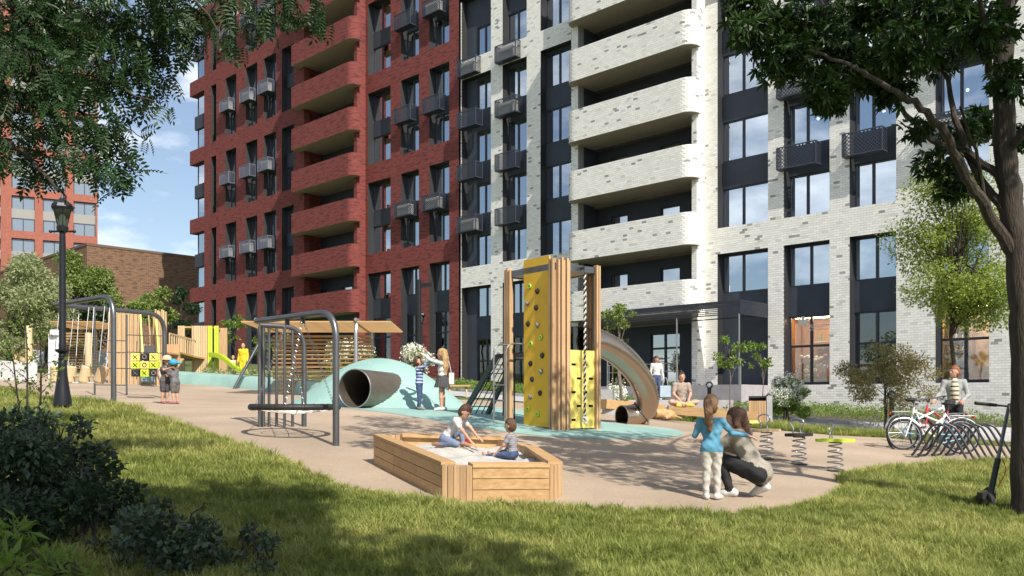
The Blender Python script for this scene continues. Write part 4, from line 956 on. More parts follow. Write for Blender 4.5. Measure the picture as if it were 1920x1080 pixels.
rocker(1498, 871, 'black', R(40), 'black spring rocker between the lime and the wooden one')
rocker(1437, 861, 'woodpale', R(35), 'pale wooden spring rocker just behind the crouching woman')
rocker(1398, 840, 'yellow', R(20), 'yellow spring rocker mostly hidden by the crouching woman')
# litter bin and timber bench
p = G(1425, 797); T = thing('litter_bin', 'square litter bin with timber slat front beside flowering bush', 'litter bin', p, R(-14))
MB().box((.17, -.22, -.05), (.32, .24, .80)).build('concrete_side', M['concrete'], T); MB().box((-.3, -.18, -.05), (.168, .22, .66)).build('body', M['pipedark'], T)
for i in range(7): MB().box((-.3 + .066 * i, -.205, .0), (-.3 + .066 * i + .06, -.183, .67)).build('slat', M['wood'], T)
MB().box((-.3, -.2, .76), (.168, .22, .80)).box((-.3, .15, .66), (.168, .2, .758)).build('lid', M['black'], T)
def bench(a, b, label):
    a = G(*a); b = G(*b); T = thing('timber_bench', label, 'bench', a.lerp(b, .5)); u = Vector((0, 0, .26))
    wb(MB().bar(a + u, b + u, .42, .24), 'seat_beam', M['woodx'], T)
    for f in (.12, .88): q = a.lerp(b, f); wb(MB().box((q.x - .16, q.y - .15, q.z - .15), (q.x + .16, q.y + .15, q.z + .135)), 'foot', M['concrete'], T)
bench((1252, 786), (1418, 798), 'heavy timber beam bench with seated woman, left of litter bin')
bench((1128, 776), (1238, 785), 'heavy timber beam bench seen behind the curling slide')
p = G(1133, 771); T = thing('planter', 'grey steel planter with small tree behind climbing tower', 'planter', p, R(-20)); MB().box((-.25, -.25, -.1), (.25, .25, .62)).build('box', M['concrete'], T)
p = G(858, 744); T = thing('picnic_table', 'small timber picnic table right of the dancing girl', 'picnic table', p, R(10)); s_ = FPX / p.y
MB().box((-.42, -.25, .36), (.42, .25, .42)).build('top', M['woodx'], T)
for x in (-.3, .3): MB().tube([(x, -.2, -.05)] + arc((x, -.2, .0), (x, -.2, .36), (x, .1, .36), 5), .03, 6).build('leg', M['woodpale'], T)
for px, py, lb in ((1330, 775, 'slim bollard light with globe beside the porch deck'), (1672, 802, 'bollard light with globe in front of the olive shrub')):
    Yb = 30. if px < 1500 else 25.
    p = gp(*at(px, 752, Yb)[:2]); T = thing('bollard_light', lb, 'bollard light', p); hh = at(px, 741 if px > 1500 else 722, Yb).z - p.z
    MB().tube([(0, 0, -.1), (0, 0, hh - .1)], .07, 10).build('post', M['lampblack'], T, True); MB().sphere((0, 0, hh), .13, 14, 9).build('globe', M['shopglass'], T, True); MB().sphere((0, 0, hh - .02), .055).build('bulb', M['bulb'], T, True)
# left climbing frame with hanging steps and noughts-and-crosses board
P1 = G(213, 758); V0 = Vector((-10.75, 20.6, EZ + 2.27)); P2 = gp(-9.1, 22.9); tz_ = EZ + 2.27
T = thing('rope_climbing_frame', 'bent-pipe climbing frame with hanging wooden steps behind lamp post', 'climbing frame', P1)
for P in (P1, P2):
    d = Vector((V0.x - P.x, V0.y - P.y, 0)).normalized()
    wb(MB().tube([P - Vector((0, 0, .2)), Vector((P.x, P.y, tz_ - .5))] + arc((P.x, P.y, tz_ - .5), (P.x, P.y, tz_), Vector((P.x, P.y, tz_)) + d * .5, 9)[1:] + [V0], .057, 12), 'arch_pipe', M['pipe'], T, True)
Q1, Q2 = G(177.5, 741), G(237.5, 741)
for q, yt in ((Q1, 577), (Q2, 590)): wb(MB().tube([q - Vector((0, 0, .2)), at((177.5 if q is Q1 else 237.5), yt, q.y)], .027, 8), 'post', M['pipe'], T, True)
for y in (638, 660, 690, 721.5): wb(MB().tube([at(177.5, y, Q1.y), at(237.5, y + 1, Q2.y)], .014, 6), 'rung', M['pipe'], T, True)
for y in (628, 660, 691): wb(MB().tube([at(237.5, y, Q2.y), at(305, y + 2, P2.y)], .012, 6), 'rung', M['pipe'], T, True)
stp = [at(x, 702, 21.2 - .01 * (x - 100)) for x in (104, 132, 160, 190)]
for i, c in enumerate(stp):
    wb(MB().lathe([(.11, -.2), (.125, -.17), (.125, .17), (.11, .2)], seg=14).xform(Matrix.Translation(c) @ Matrix.Rotation(.12 * i, 4, 'Y')), 'hanging_step', M['woodpale'], T)
    for dx in (-.1, .1): wb(MB().tube([c + Vector((dx, 0, -.18)), Vector((c.x + dx * .6, c.y + .3, tz_ - .03))], .009, 5), 'chain', M['chain'], T)
wb(MB().tube([c + Vector((0, 0, -.05)) for c in stp], .02, 6), 'step_rail', M['woodpale'], T); wb(MB().tube([c + Vector((0, 0, -.2)) for c in stp], .014, 6), 'step_rail', M['ropewhite'], T)
Yx = 22.4; T = thing('tic_tac_toe_board', 'nine turning yellow, lime and black cubes marked with crosses and noughts', 'game board', gp(at(273, 752, Yx).x, Yx)); cs = .205
boardc = [('yellow', 'X'), ('black', 'O'), ('yellow', 'X'), ('lime', 'X'), ('yellow', 'O'), ('lime', 'X'), ('black', 'X'), ('lime', 'X'), ('black', 'O')]
for i, (c_, mk) in enumerate(boardc):
    c = at(256.5 + 17 * (i % 3), 669.5 + 15 * (i // 3), Yx); ob = wb(MB().box((c.x - cs / 2, c.y - .09, c.z - cs * .44), (c.x + cs / 2, c.y + .09, c.z + cs * .44)), 'cube', M[c_], T)
    mk_ = MB(); y = c.y - .094; mm = M['black'] if c_ != 'black' else M['greyhold']
    if mk == 'X': mk_.bar((c.x - .055, y, c.z - .055), (c.x + .055, y, c.z + .055), .006, .024, (0, 1, 0)).bar((c.x - .055, y - .003, c.z + .055), (c.x + .055, y - .003, c.z - .055), .006, .024, (0, 1, 0))
    else: mk_.ring((c.x, y, c.z), .05, .011, 18, 5, (0, 1, 0))
    mk_.xform(Matrix.Translation(-T.location)).build('mark', mm, ob)
for k in range(3): wb(MB().tube([at(256.5 + 17 * k, 640, Yx), at(256.5 + 17 * k, 712, Yx)], .012, 6), 'rod', M['pipe'], T)
# timber playhouse with bridge, second tower and lime slide
Yp = 31.; T = thing('timber_playhouse', 'tall slatted timber playhouse wall with lime framed slide opening', 'playhouse', gp(at(250, 752, Yp).x, Yp))
x0, x1 = at(203, 752, Yp).x, at(312, 752, Yp).x; zt = at(250, 583, Yp).z; zb = T.location.z
n = 30
for i in range(n):
    x = x0 + (x1 - x0) * (i + .5) / n; px = CXP + FPX * x / Yp
    if 266 < px < 292:
        sl_ = MB().bar((x, Yp + .8, zb + 1.2), (x + .12 * math.sin(i * 2.1), Yp + .8, zt), .035, .05)
    else: sl_ = MB().box((x - .026, Yp - .03 + .04 * (i % 2), zb - .2), (x + .026, Yp + .03 + .04 * (i % 2), zt - .12 * ((i * 7) % 3) / 3 + (.06 if px > 290 else 0)))
    wb(sl_, 'slat', M['woodpale'] if i % 3 else M['wood'], T)
a, b = at(263, 590, Yp - .06), at(269, 700, Yp - .8); wb(MB().bar(a, a.lerp(b, .5), .05, .08).bar(a.lerp(b, .5), b, .05, .08), 'slide_edge', M['lime'], T)
a, b = at(292, 600, Yp - .06), at(300, 690, Yp - .8); wb(MB().bar(a, b, .05, .08), 'slide_edge', M['lime'], T)
wb(MB().add([at(270, 648, Yp), at(290, 648, Yp), at(297, 706, Yp - 1.2), at(268, 706, Yp - 1.2)], [(0, 1, 2, 3), (3, 2, 1, 0)]), 'slide_bed', M['steelpale'], T)
wb(MB().box((x0, Yp + 1.2, zb + .9), (x1, Yp + 1.3, zb + 1.5)).box((x0, Yp, zb + 1.1), (x1, Yp + 1.2, zb + 1.16)), 'platform', M['wood'], T)
Yq = 42.; T = thing('timber_playhouse', 'smaller slatted timber tower with sloping bridge and lime slide', 'playhouse', gp(at(375, 752, Yq).x, Yq)); zt = at(375, 611, Yq).z; zb = T.location.z
for a_, b_ in ((336, 346), (362, 388), (392, 398), (404, 410)):
    px = a_
    while px < b_:
        x = at(px, 0, Yq).x; lime = a_ in (392, 404); wb(MB().box((x - .045, Yq - .05, zb - .3), (x + .045, Yq + .05, zt)), 'slat', M['lime' if lime else 'woodpale'], T); px += 4.2
wb(MB().box((at(388, 0, Yq).x, Yq + 1.2, zb), (at(410, 0, Yq).x, Yq + 1.3, zt)), 'back_wall', M['wood'], T); wb(MB().box((at(336, 0, Yq).x, Yq, zt - .1), (at(398, 0, Yq).x, Yq + 1.3, zt - .02)), 'roof', M['woodx'], T)
ds = [at(318, 661, Yq - 3), at(345, 668, Yq - 1), at(368, 672, Yq)]
wb(MB().bar(ds[0], ds[1], .9, .08).bar(ds[1], ds[2], .9, .08), 'bridge_deck', M['woodx'], T)
for f in np.linspace(0, 1, 13):
    q = ds[0].lerp(ds[2], f); wb(MB().bar(q, q + Vector((0, 0, .85)), .05, .05), 'baluster', M['woodpale'], T)
wb(MB().bar(ds[0] + Vector((0, 0, .85)), ds[2] + Vector((0, 0, .85)), .05, .07), 'handrail', M['woodpale'], T)
sl_ = smooth_path([at(393, 670, Yq - .2), at(410, 672, Yq - .6), at(430, 686, Yq - 1.), at(446, 699, Yq - 1.4), at(458, 701, Yq - 1.6)], 5)
mb = MB(); n = len(sl_)
for p in sl_:
    for off, dz in ((0, .22), (0.02, 0), (.62, 0), (.64, .22)): mb.v.append((p.x + .05, p.y - .3 + off, p.z + dz))
mb.f = [(i * 4 + k, i * 4 + k + 1, (i + 1) * 4 + k + 1, (i + 1) * 4 + k) for i in range(n - 1) for k in range(3)]; mb.m = [0] * len(mb.f); wb(mb, 'slide', M['lime'], T, True)
# timber posts, pale panel and low white wall at far left
for px, y0, y1, Y in ((54, 611, 700, 34.), (29, 642, 698, 36.), (43, 640, 698, 36.), (166, 624, 690, 33.)):
    p = gp(at(px, 0, Y).x, Y); T = thing('timber_post', {54: 'tallest round timber post behind the saplings', 29: 'leftmost short timber post behind the saplings', 43: 'short timber post just left of the tallest one', 166: 'timber post under the far left shelter'}[px], 'post', p, 0, 'timber posts at the far left'); MB().lathe([(.14, -.3), (.13, .1), (.125, at(px, y0, Y).z - p.z - .04), (.1, at(px, y0, Y).z - p.z)], seg=12).build('post', M['woodpale'], T, True)
T = thing('low_wall', 'low white rendered wall at the far left edge', 'wall', gp(*at(20, 0, 31.)[:2])); a, b = at(-30, 0, 31.), at(62, 0, 30.); wb(MB().bar(gp(a.x, a.y, .25), gp(b.x, b.y, .25), .3, .8), 'wall', mat('white_render', (.6, .6, .6), .8, var=.05), T)
T = thing('low_wall', 'low white rendered wall behind the slatted shelter at left', 'wall', gp(*at(150, 0, 46.)[:2])); a, b = at(60, 0, 46.), at(205, 0, 46.); wb(MB().bar(gp(a.x, a.y, .2), gp(b.x, b.y, .2), .3, 1.2), 'wall', bpy.data.materials['white_render'], T)
p = gp(*at(103, 0, 32.)[:2]); T = thing('pale_panel', 'upright white play panel beside the lamp post', 'play panel', p); MB().box((-.22, -.04, -.2), (.22, .04, at(103, 616, 32.).z - p.z - .2)).lathe([(.2, at(103, 616, 32.).z - p.z - .25), (.16, at(103, 616, 32.).z - p.z - .05)], seg=12).build('panel', bpy.data.materials['white_render'], T)
# ------------------------------------------------------------------ bikes, rack, scooter
M['tyre'] = mat('tyre', (.015, .015, .016), .8); M['bikewhite'] = mat('white_paint', (.75, .75, .75), .3); M['bikeblue'] = mat('pale_blue_paint', (.25, .5, .65), .3); M['bikered'] = mat('red_paint', (.55, .04, .05), .3)
M['saddle'] = mat('saddle_vinyl', (.02, .02, .022), .5); M['redlight'] = mat('red_reflector', (.5, .02, .02), .25)
def bicycle(label, loc, rz, c1, c2, lean=0.):
    T = thing('bicycle', label, 'bicycle', loc, rz); T.rotation_euler = (lean, 0, rz); Rw = .335; WBs = 1.06
    for x in (0, WBs):
        w = MB().ring((x, 0, Rw), Rw - .018, .019, 44, 8, (0, 1, 0)).build('tyre', M['tyre'], T, True)
        MB().ring((x, 0, Rw), Rw - .042, .011, 44, 6, (0, 1, 0)).build('rim', M['steelpale'], T, True)
        sp_ = MB(); sp_.tube([(x, -.04, Rw), (x, .04, Rw)], .022, 8)
        for k in range(20):
            a = k / 20 * 2 * math.pi; sp_.tube([(x, .025 * (1 if k % 2 else -1), Rw), (x + (Rw - .045) * math.cos(a), 0, Rw + (Rw - .045) * math.sin(a))], .0022, 3, False)
        sp_.build('spokes', M['chain'], T)
        fd = [(x + (Rw + .025) * math.cos(a), 0, Rw + (Rw + .025) * math.sin(a)) for a in np.linspace(R(-5) if x == 0 else R(20), R(165) if x == 0 else R(150), 16)]
        MB().tube(fd, .016, 6).build('mudguard', M['steelpale'], T, True)
    bb, st, hd, hd2 = (.44, 0, .29), (.30, 0, .78), (.88, 0, .82), (.92, 0, .66)
    f = MB().tube([bb, st], .018, 8).tube([bb, hd2], .022, 8).tube([(.345, 0, .6), hd], .018, 8).tube([hd2, (.86, 0, .9)], .02, 8); f.build('frame', M[c1], T, True)
    f = MB()
    for y in (-.045, .045): f.tube([(0, y, Rw), bb], .01, 6).tube([(0, y, Rw), (.33, y * .4, .66)], .009, 6)
    f.build('stays', M[c2], T, True)
    f = MB()
    for y in (-.05, .05): f.tube([(WBs, y, Rw), (.96, y, .6), (.92, y * .5, .67)], .012, 6)
    f.build('fork', M[c1], T, True)
    MB().tube([(.25, 0, .95), (.30, 0, .78)], .013, 6).sphere((.22, 0, .97), .1, 12, 7, (1.3, .85, .4)).build('saddle', M['saddle'], T, True)
    hb_ = smooth_path([(.74, -.3, .99), (.8, -.22, 1.02), (.84, -.06, 1.03), (.84, .06, 1.03), (.8, .22, 1.02), (.74, .3, .99)], 5)
    MB().tube(hb_, .012, 6).tube([(.86, 0, .9), (.84, 0, 1.03)], .014, 6).build('handlebar', M['steelpale'], T, True)
    MB().tube([(.69, -.31, .985), (.78, -.25, 1.01)], .019, 7).build('grip', M['saddle'], T, True); MB().tube([(.69, .31, .985), (.78, .25, 1.01)], .019, 7).build('grip', M['saddle'], T, True)
    MB().lathe([(.09, -.008), (.09, .008)], seg=18).xform(Matrix.Translation((.44, .06, .29)) @ Matrix.Rotation(R(90), 4, 'X')).tube([(.44, -.075, .29), (.44, .075, .29)], .014, 6).tube([(.44, .07, .29), (.52, .09, .15)], .011, 6).tube([(.44, -.07, .29), (.36, -.09, .43)], .011, 6).box((.47, .07, .13), (.57, .16, .155)).box((.31, -.16, .42), (.41, -.07, .445)).build('crank', M['pipedark'], T)
    MB().tube([(0, .055, Rw - .03), (.44, .065, .2)], .012, 5).tube([(0, .055, Rw + .03), (.44, .065, .38)], .012, 5).build('chain_guard', M[c2], T)
    cr = MB()
    for y in (-.06, 0, .06): cr.tube([(-.22, y, .735), (.2, y, .735)], .006, 5)
    cr.tube([(-.22, -.06, .735), (-.22, .06, .735)], .006, 5).tube([(-.1, -.05, .735), (0, -.05, Rw)], .006, 5).tube([(-.1, .05, .735), (0, .05, Rw)], .006, 5); cr.build('carrier', M['steelpale'], T)
    MB().box((-.25, -.03, .69), (-.225, .03, .735)).build('rear_light', M['redlight'], T)
    return T
r1 = G(1694, 844); bicycle('white bicycle parked with its rear wheel toward the spring rockers', r1, R(8), 'bikewhite', 'bikeblue', R(-6))
r2 = G(1812, 853); bicycle('pale blue and white bicycle with red rear light at the rack', r2 + Vector((0, .15, 0)), R(176), 'bikewhite', 'bikeblue', R(5))
# serpentine bike rack
c0 = G(1762, 862); axd = Vector((.86, .5, 0)).normalized(); T = thing('bike_rack', 'dark steel spiral bike rack behind the lawn', 'bike rack', c0); lat = Vector((-axd.y, axd.x, 0)) * -.0 + Vector((-.78, .3, 0)).normalized()
ctl = []
for i in range(8):
    o = axd * (.2 * i); sg = 1 if i % 2 == 0 else -1
    for la, z in ((.46 * sg, .035), (.40 * sg, .10), (.17 * sg, .52), (.06 * sg, .61), (-.06 * sg, .61), (-.17 * sg, .52), (-.40 * sg, .10), (-.46 * sg, .035)):
        p = Vector((c0.x, c0.y, 0)) + o + lat * la; p.z = hz(p.x, p.y) + z; ctl.append(p)
pts = smooth_path(ctl, 5)
wb(MB().tube(pts, .021, 8), 'coil', M['pipedark'], T, True); q = pts[0]; wb(MB().box((q.x - .12, q.y - .06, hz(q.x, q.y)), (q.x + .12, q.y + .06, hz(q.x, q.y) + .012)), 'base_plate', M['pipedark'], T)
# e-scooter leaning by the tree
b0 = G(1852, 957); T = thing('kick_scooter', 'black electric kick scooter leaning against the tree trunk at right', 'scooter', b0)
t0 = b0 + Vector((.02, 0, .13)); hd = at(1893, 757, b0.y + .12); md = t0.lerp(hd, .42)
wb(MB().tube([t0, md], .033, 12), 'lower_stem', M['black'], T, True); wb(MB().tube([md, hd], .021, 12), 'upper_stem', M['pipe'], T, True)
ha, hb_ = at(1829, 756, b0.y - .05), at(1955, 768, b0.y + .3); wb(MB().tube([ha, hb_], .011, 8), 'handlebar', M['pipedark'], T, True); wb(MB().tube([ha, ha.lerp(hb_, .3)], .02, 10), 'grip', M['black'], T, True); wb(MB().tube([hb_.lerp(ha, .3), hb_], .02, 10), 'grip', M['black'], T, True)
wb(MB().ring(b0 + Vector((0, 0, .105)), .075, .032, 24, 8, (1, .15, 0)), 'front_wheel', M['tyre'], T, True); wb(MB().ring(b0 + Vector((.47, .83, .09)), .07, .03, 24, 8, (1, .15, 0)), 'rear_wheel', M['tyre'], T, True)
wb(MB().lathe([(.03, -.035), (.05, -.03), (.05, .03), (.03, .035)], seg=14).xform(Matrix.Translation(b0 + Vector((0, 0, .105))) @ Matrix.Rotation(R(90), 4, 'Y')), 'hub', M['pipe'], T)
wb(MB().box((b0.x - .075, b0.y - .03, b0.z + .13), (b0.x + .075, b0.y + .09, b0.z + .2)), 'fork_crown', M['black'], T); wb(MB().bar(b0 + Vector((.02, .12, .13)), b0 + Vector((.45, .8, .12)), .16, .05), 'deck', M['black'], T)
M['orange'] = mat('orange_cable', (.7, .2, .02), .5)
wb(MB().tube(smooth_path([hd + Vector((-.02, -.03, 0)), hd + Vector((.06, -.05, .03)), hd + Vector((.2, 0, .02))], 6), .006, 5).tube(smooth_path([md + Vector((.04, -.02, 0)), md.lerp(t0, .3) + Vector((.1, -.03, 0)), md.lerp(t0, .7) + Vector((.05, -.03, 0))], 6), .006, 5), 'cable', M['orange'], T)
# ------------------------------------------------------------------ vegetation
M['bark'] = mat('dark_bark', (.028, .021, .016), .95, col2=(.065, .05, .039), vscale=5, stretch=(5, 5, .8), bump=.9, bscale=14)
M['barkpale'] = mat('grey_bark', (.14, .11, .085), .9, var=.3, vscale=10)
M['leaf_maple'] = leafmat('maple_leaf', (.012, .032, .007), (.038, .078, .015), .4, .28)
M['leaf_robinia'] = leafmat('robinia_leaf', (.016, .042, .014), (.042, .082, .026), .4, .24)
M['leaf_yellow'] = leafmat('ash_leaf', (.14, .21, .035), (.32, .37, .085), .45, .35)
M['leaf_bush'] = leafmat('bush_leaf', (.11, .17, .04), (.23, .29, .085), .5, .3)
M['leaf_grey'] = leafmat('willow_leaf', (.17, .21, .09), (.34, .37, .19), .55, .3)
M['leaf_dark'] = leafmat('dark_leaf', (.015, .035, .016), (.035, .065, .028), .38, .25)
M['leaf_blue'] = leafmat('laurel_leaf', (.022, .045, .027), (.085, .125, .07), .32, .2)
M['leaf_olive'] = leafmat('olive_leaf', (.13, .13, .045), (.32, .26, .11), .5, .3)
M['leaf_rust'] = leafmat('rust_leaf', (.22, .11, .06), (.30, .2, .12), .5, .3)
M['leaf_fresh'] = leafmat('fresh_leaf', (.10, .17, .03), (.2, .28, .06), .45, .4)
M['petal'] = leafmat('white_blossom', (.75, .75, .66), (.9, .9, .85), .6, .2)
def tri(L): return np.array(L, np.int32)
LEAF = (np.array([(0, 0, 0), (-.28, .42, .07), (0, 1, -.05), (.28, .42, .07)]), tri([(0, 2, 1), (0, 3, 2)]))
LANCE = (np.array([(0, 0, 0), (-.13, .45, .04), (0, 1, -.12), (.13, .45, .04)]), tri([(0, 2, 1), (0, 3, 2)]))
def _maple():
    out = [(0, 0)]
    lobes = [(-72, .48), (-36, .8), (0, 1.0), (36, .8), (72, .48)]
    P = [(0, 0, 0)]
    for i, (a, r) in enumerate(lobes):
        q = R(a)
        for da, rr in ((-13, .62), (0, 1.), (13, .62)):
            w = q + R(da); P.append((math.sin(w) * r * rr, math.cos(w) * r * rr, .06 * math.cos(3 * w) - .12 * r * rr * (rr == 1.)))
        if i < 4: b = R((a + lobes[i + 1][0]) / 2); P.append((math.sin(b) * .3, math.cos(b) * .3, .05))
    return np.array(P), tri([(0, i + 1, i) for i in range(1, len(P) - 1)])
MAPLE = _maple()
def _pinnate(n=6):
    V = []; Fc = []
    for i in range(n):
        t = (i + 1) / (n + 1); y = t; z = -.28 * t * t
        for s in (-1, 1):
            o = len(V); dx, dy = .30 * s * (1 - .35 * abs(t - .45)), .10; nx, ny = -dy, dx; w = .21
            V += [(0, y, z), (dx * .5 + nx * w, y + dy * .5 + ny * w, z + .02), (dx, y + dy, z - .06), (dx * .5 - nx * w, y + dy * .5 - ny * w, z + .02)]; Fc += [(o, o + 1, o + 2), (o, o + 2, o + 3)]
    o = len(V); V += [(0, 1 - .1, -.25), (-.07, 1.05, -.3), (0, 1.22, -.36), (.07, 1.05, -.3)]; Fc += [(o, o + 2, o + 1), (o, o + 3, o + 2)]
    o = len(V); V += [(-.008, 0, 0), (.008, 0, 0), (.008, .5, -.07), (-.008, .5, -.07), (.006, 1, -.28), (-.006, 1, -.28)]; Fc += [(o, o + 1, o + 2), (o, o + 2, o + 3), (o + 3, o + 2, o + 4), (o + 3, o + 4, o + 5)]
    return np.array(V, float), tri(Fc)
PINN = _pinnate()
def frames(n, up=.35, outward=None, droop=0.):
    """random leaf frames: columns = side, along, normal"""
    a = RNG.normal(size=(n, 3)); 
    if outward is not None: a = a + outward * 1.2
    a[:, 2] -= droop; a /= np.linalg.norm(a, axis=1)[:, None] + 1e-9
    nrm = RNG.normal(size=(n, 3)) * .6; nrm[:, 2] += 1.0 * up / .35
    nrm -= a * (nrm * a).sum(1)[:, None]; nrm /= np.linalg.norm(nrm, axis=1)[:, None] + 1e-9
    return np.stack([np.cross(a, nrm), a, nrm], -1)
def scatter(tpl, P, Fr, S):
    V, Fc = tpl; W = np.einsum('nij,vj->nvi', Fr, V) * S[:, None, None] + P[:, None, :]
    return W.reshape(-1, 3), (Fc[None] + (np.arange(len(P)) * len(V))[:, None, None]).reshape(-1, Fc.shape[1])
def leaves_obj(name, parent, tpl, P, Fr, S, material, singles=0, single_name='leaf', kind=None):
    P = np.asarray(P, float); loc = np.array(parent.location) if parent else np.zeros(3)
    if singles:
        ds = np.linalg.norm(P - np.array([0, 0, EZ]), axis=1) / S
        k = CXP + FPX * P[:, 0] / np.maximum(P[:, 1], .1); kv = HYP - FPX * (P[:, 2] - EZ) / np.maximum(P[:, 1], .1)
        ds[(P[:, 1] < 1) | (k < 0) | (k > 1920) | (kv < 0) | (kv > 1080)] = 1e9
        idx = np.argsort(ds)[:singles]; idx = idx[ds[idx] < 1e8]; me = npmesh(single_name, tpl[0], tpl[1], material)
        for i in idx:
            o = obj(single_name, me, parent); Mx = Matrix.Identity(4)
            for r in range(3):
                for c in range(3): Mx[r][c] = Fr[i, r, c] * S[i]
                Mx[r][3] = P[i, r] - loc[r]
            o.matrix_local = Mx
        m = np.ones(len(P), bool); m[idx] = False; P, Fr, S = P[m], Fr[m], S[m]
    V, Fc = scatter(tpl, P, Fr, S)
    return obj(name, npmesh(name, V - loc, Fc, material), parent, kind=kind)
def clump_points(clumps, n):
    """clumps: (centre, radii, weight) -> points denser near each clump's surface, plus outward directions"""
    w = np.array([c[2] for c in clumps], float); w /= w.sum(); id_ = RNG.choice(len(clumps), n, p=w)
    d = RNG.normal(size=(n, 3)); d /= np.linalg.norm(d, axis=1)[:, None]; r = RNG.random(n) ** .45
    C = np.array([c[0] for c in clumps], float)[id_]; Rr = np.array([c[1] for c in clumps], float)[id_]
    return C + d * Rr * r[:, None], d
def blob_clumps(c, rad, n, cr, seed, low=-.6):
    """break a crown ellipsoid into uneven clumps"""
    g = np.random.default_rng(seed); out = []
    for _ in range(n):
        d = g.normal(size=3); d /= np.linalg.norm(d); d[2] = max(d[2], low); r = g.uniform(.35, 1.0) ** .6; s = g.uniform(.6, 1.35)
        out.append((np.array(c) + d * np.array(rad) * r, np.array([cr * s, cr * s, cr * s * .75]), s ** 2))
    return out
def limb(mb, pts, r0, r1, seg=8, wob=.03):
    P = smooth_path(pts, 5); n = len(P); P = [p + Vector(RNG.normal(size=3)) * wob * (0 if i in (0, n - 1) else 1) for i, p in enumerate(P)]
    mb.tube(P, [r0 + (r1 - r0) * (i / (n - 1)) ** .8 for i in range(n)], seg); return P
def plain_tree(name, label, cat, base, clumps, n, tpl, size, material, trunk_r, bark='bark', trunk_top=None, group=None, droop=.3, flowers=0, stems=1):
    T = thing(name, label, cat, base, 0, group); top = Vector(np.mean([c[0] for c in clumps], axis=0)) if trunk_top is None else Vector(trunk_top)
    mb = MB()
    for s in range(stems):
        b = Vector(base) + Vector((random.uniform(-1, 1), random.uniform(-1, 1), 0)) * trunk_r * 3 * (stems > 1)
        mid = b.lerp(top, .5) + Vector((random.uniform(-.1, .1), random.uniform(-.1, .1), 0)) * (top - b).length * .6
        limb(mb, [b - Vector((0, 0, .15)), mid, top], trunk_r, trunk_r * .45, 8, trunk_r * .3)
        for c in clumps[s::stems]:
            p = Vector(c[0]); q = mid.lerp(top, random.uniform(0, .8)); limb(mb, [q, q.lerp(p, .55) + Vector((0, 0, .08 * (p - q).length)), p], trunk_r * .38, trunk_r * .08, 5, trunk_r * .2)
    wb(mb, 'trunk' if cat == 'tree' else 'stems', M[bark], T, True)
    P, d = clump_points(clumps, n); S = size * RNG.uniform(.65, 1.25, n); leaves_obj('crown' if cat == 'tree' else 'foliage', T, tpl, P, frames(n, outward=d, droop=droop), S, M[material], kind='stuff')
    if flowers:
        fc = []; 
        P, d = clump_points(clumps, flowers * 3); P += d * .05; k = np.argsort(-(P[:, 2] - .6 * P[:, 1]))[:flowers]
        Q = np.repeat(P[k], 22, 0); Q = Q + RNG.normal(size=Q.shape) * np.array([.035, .035, .07]); m = len(Q); leaves_obj('blossom', T, LEAF, Q, frames(m), np.full(m, .065), M['petal'], kind='stuff')
    return T
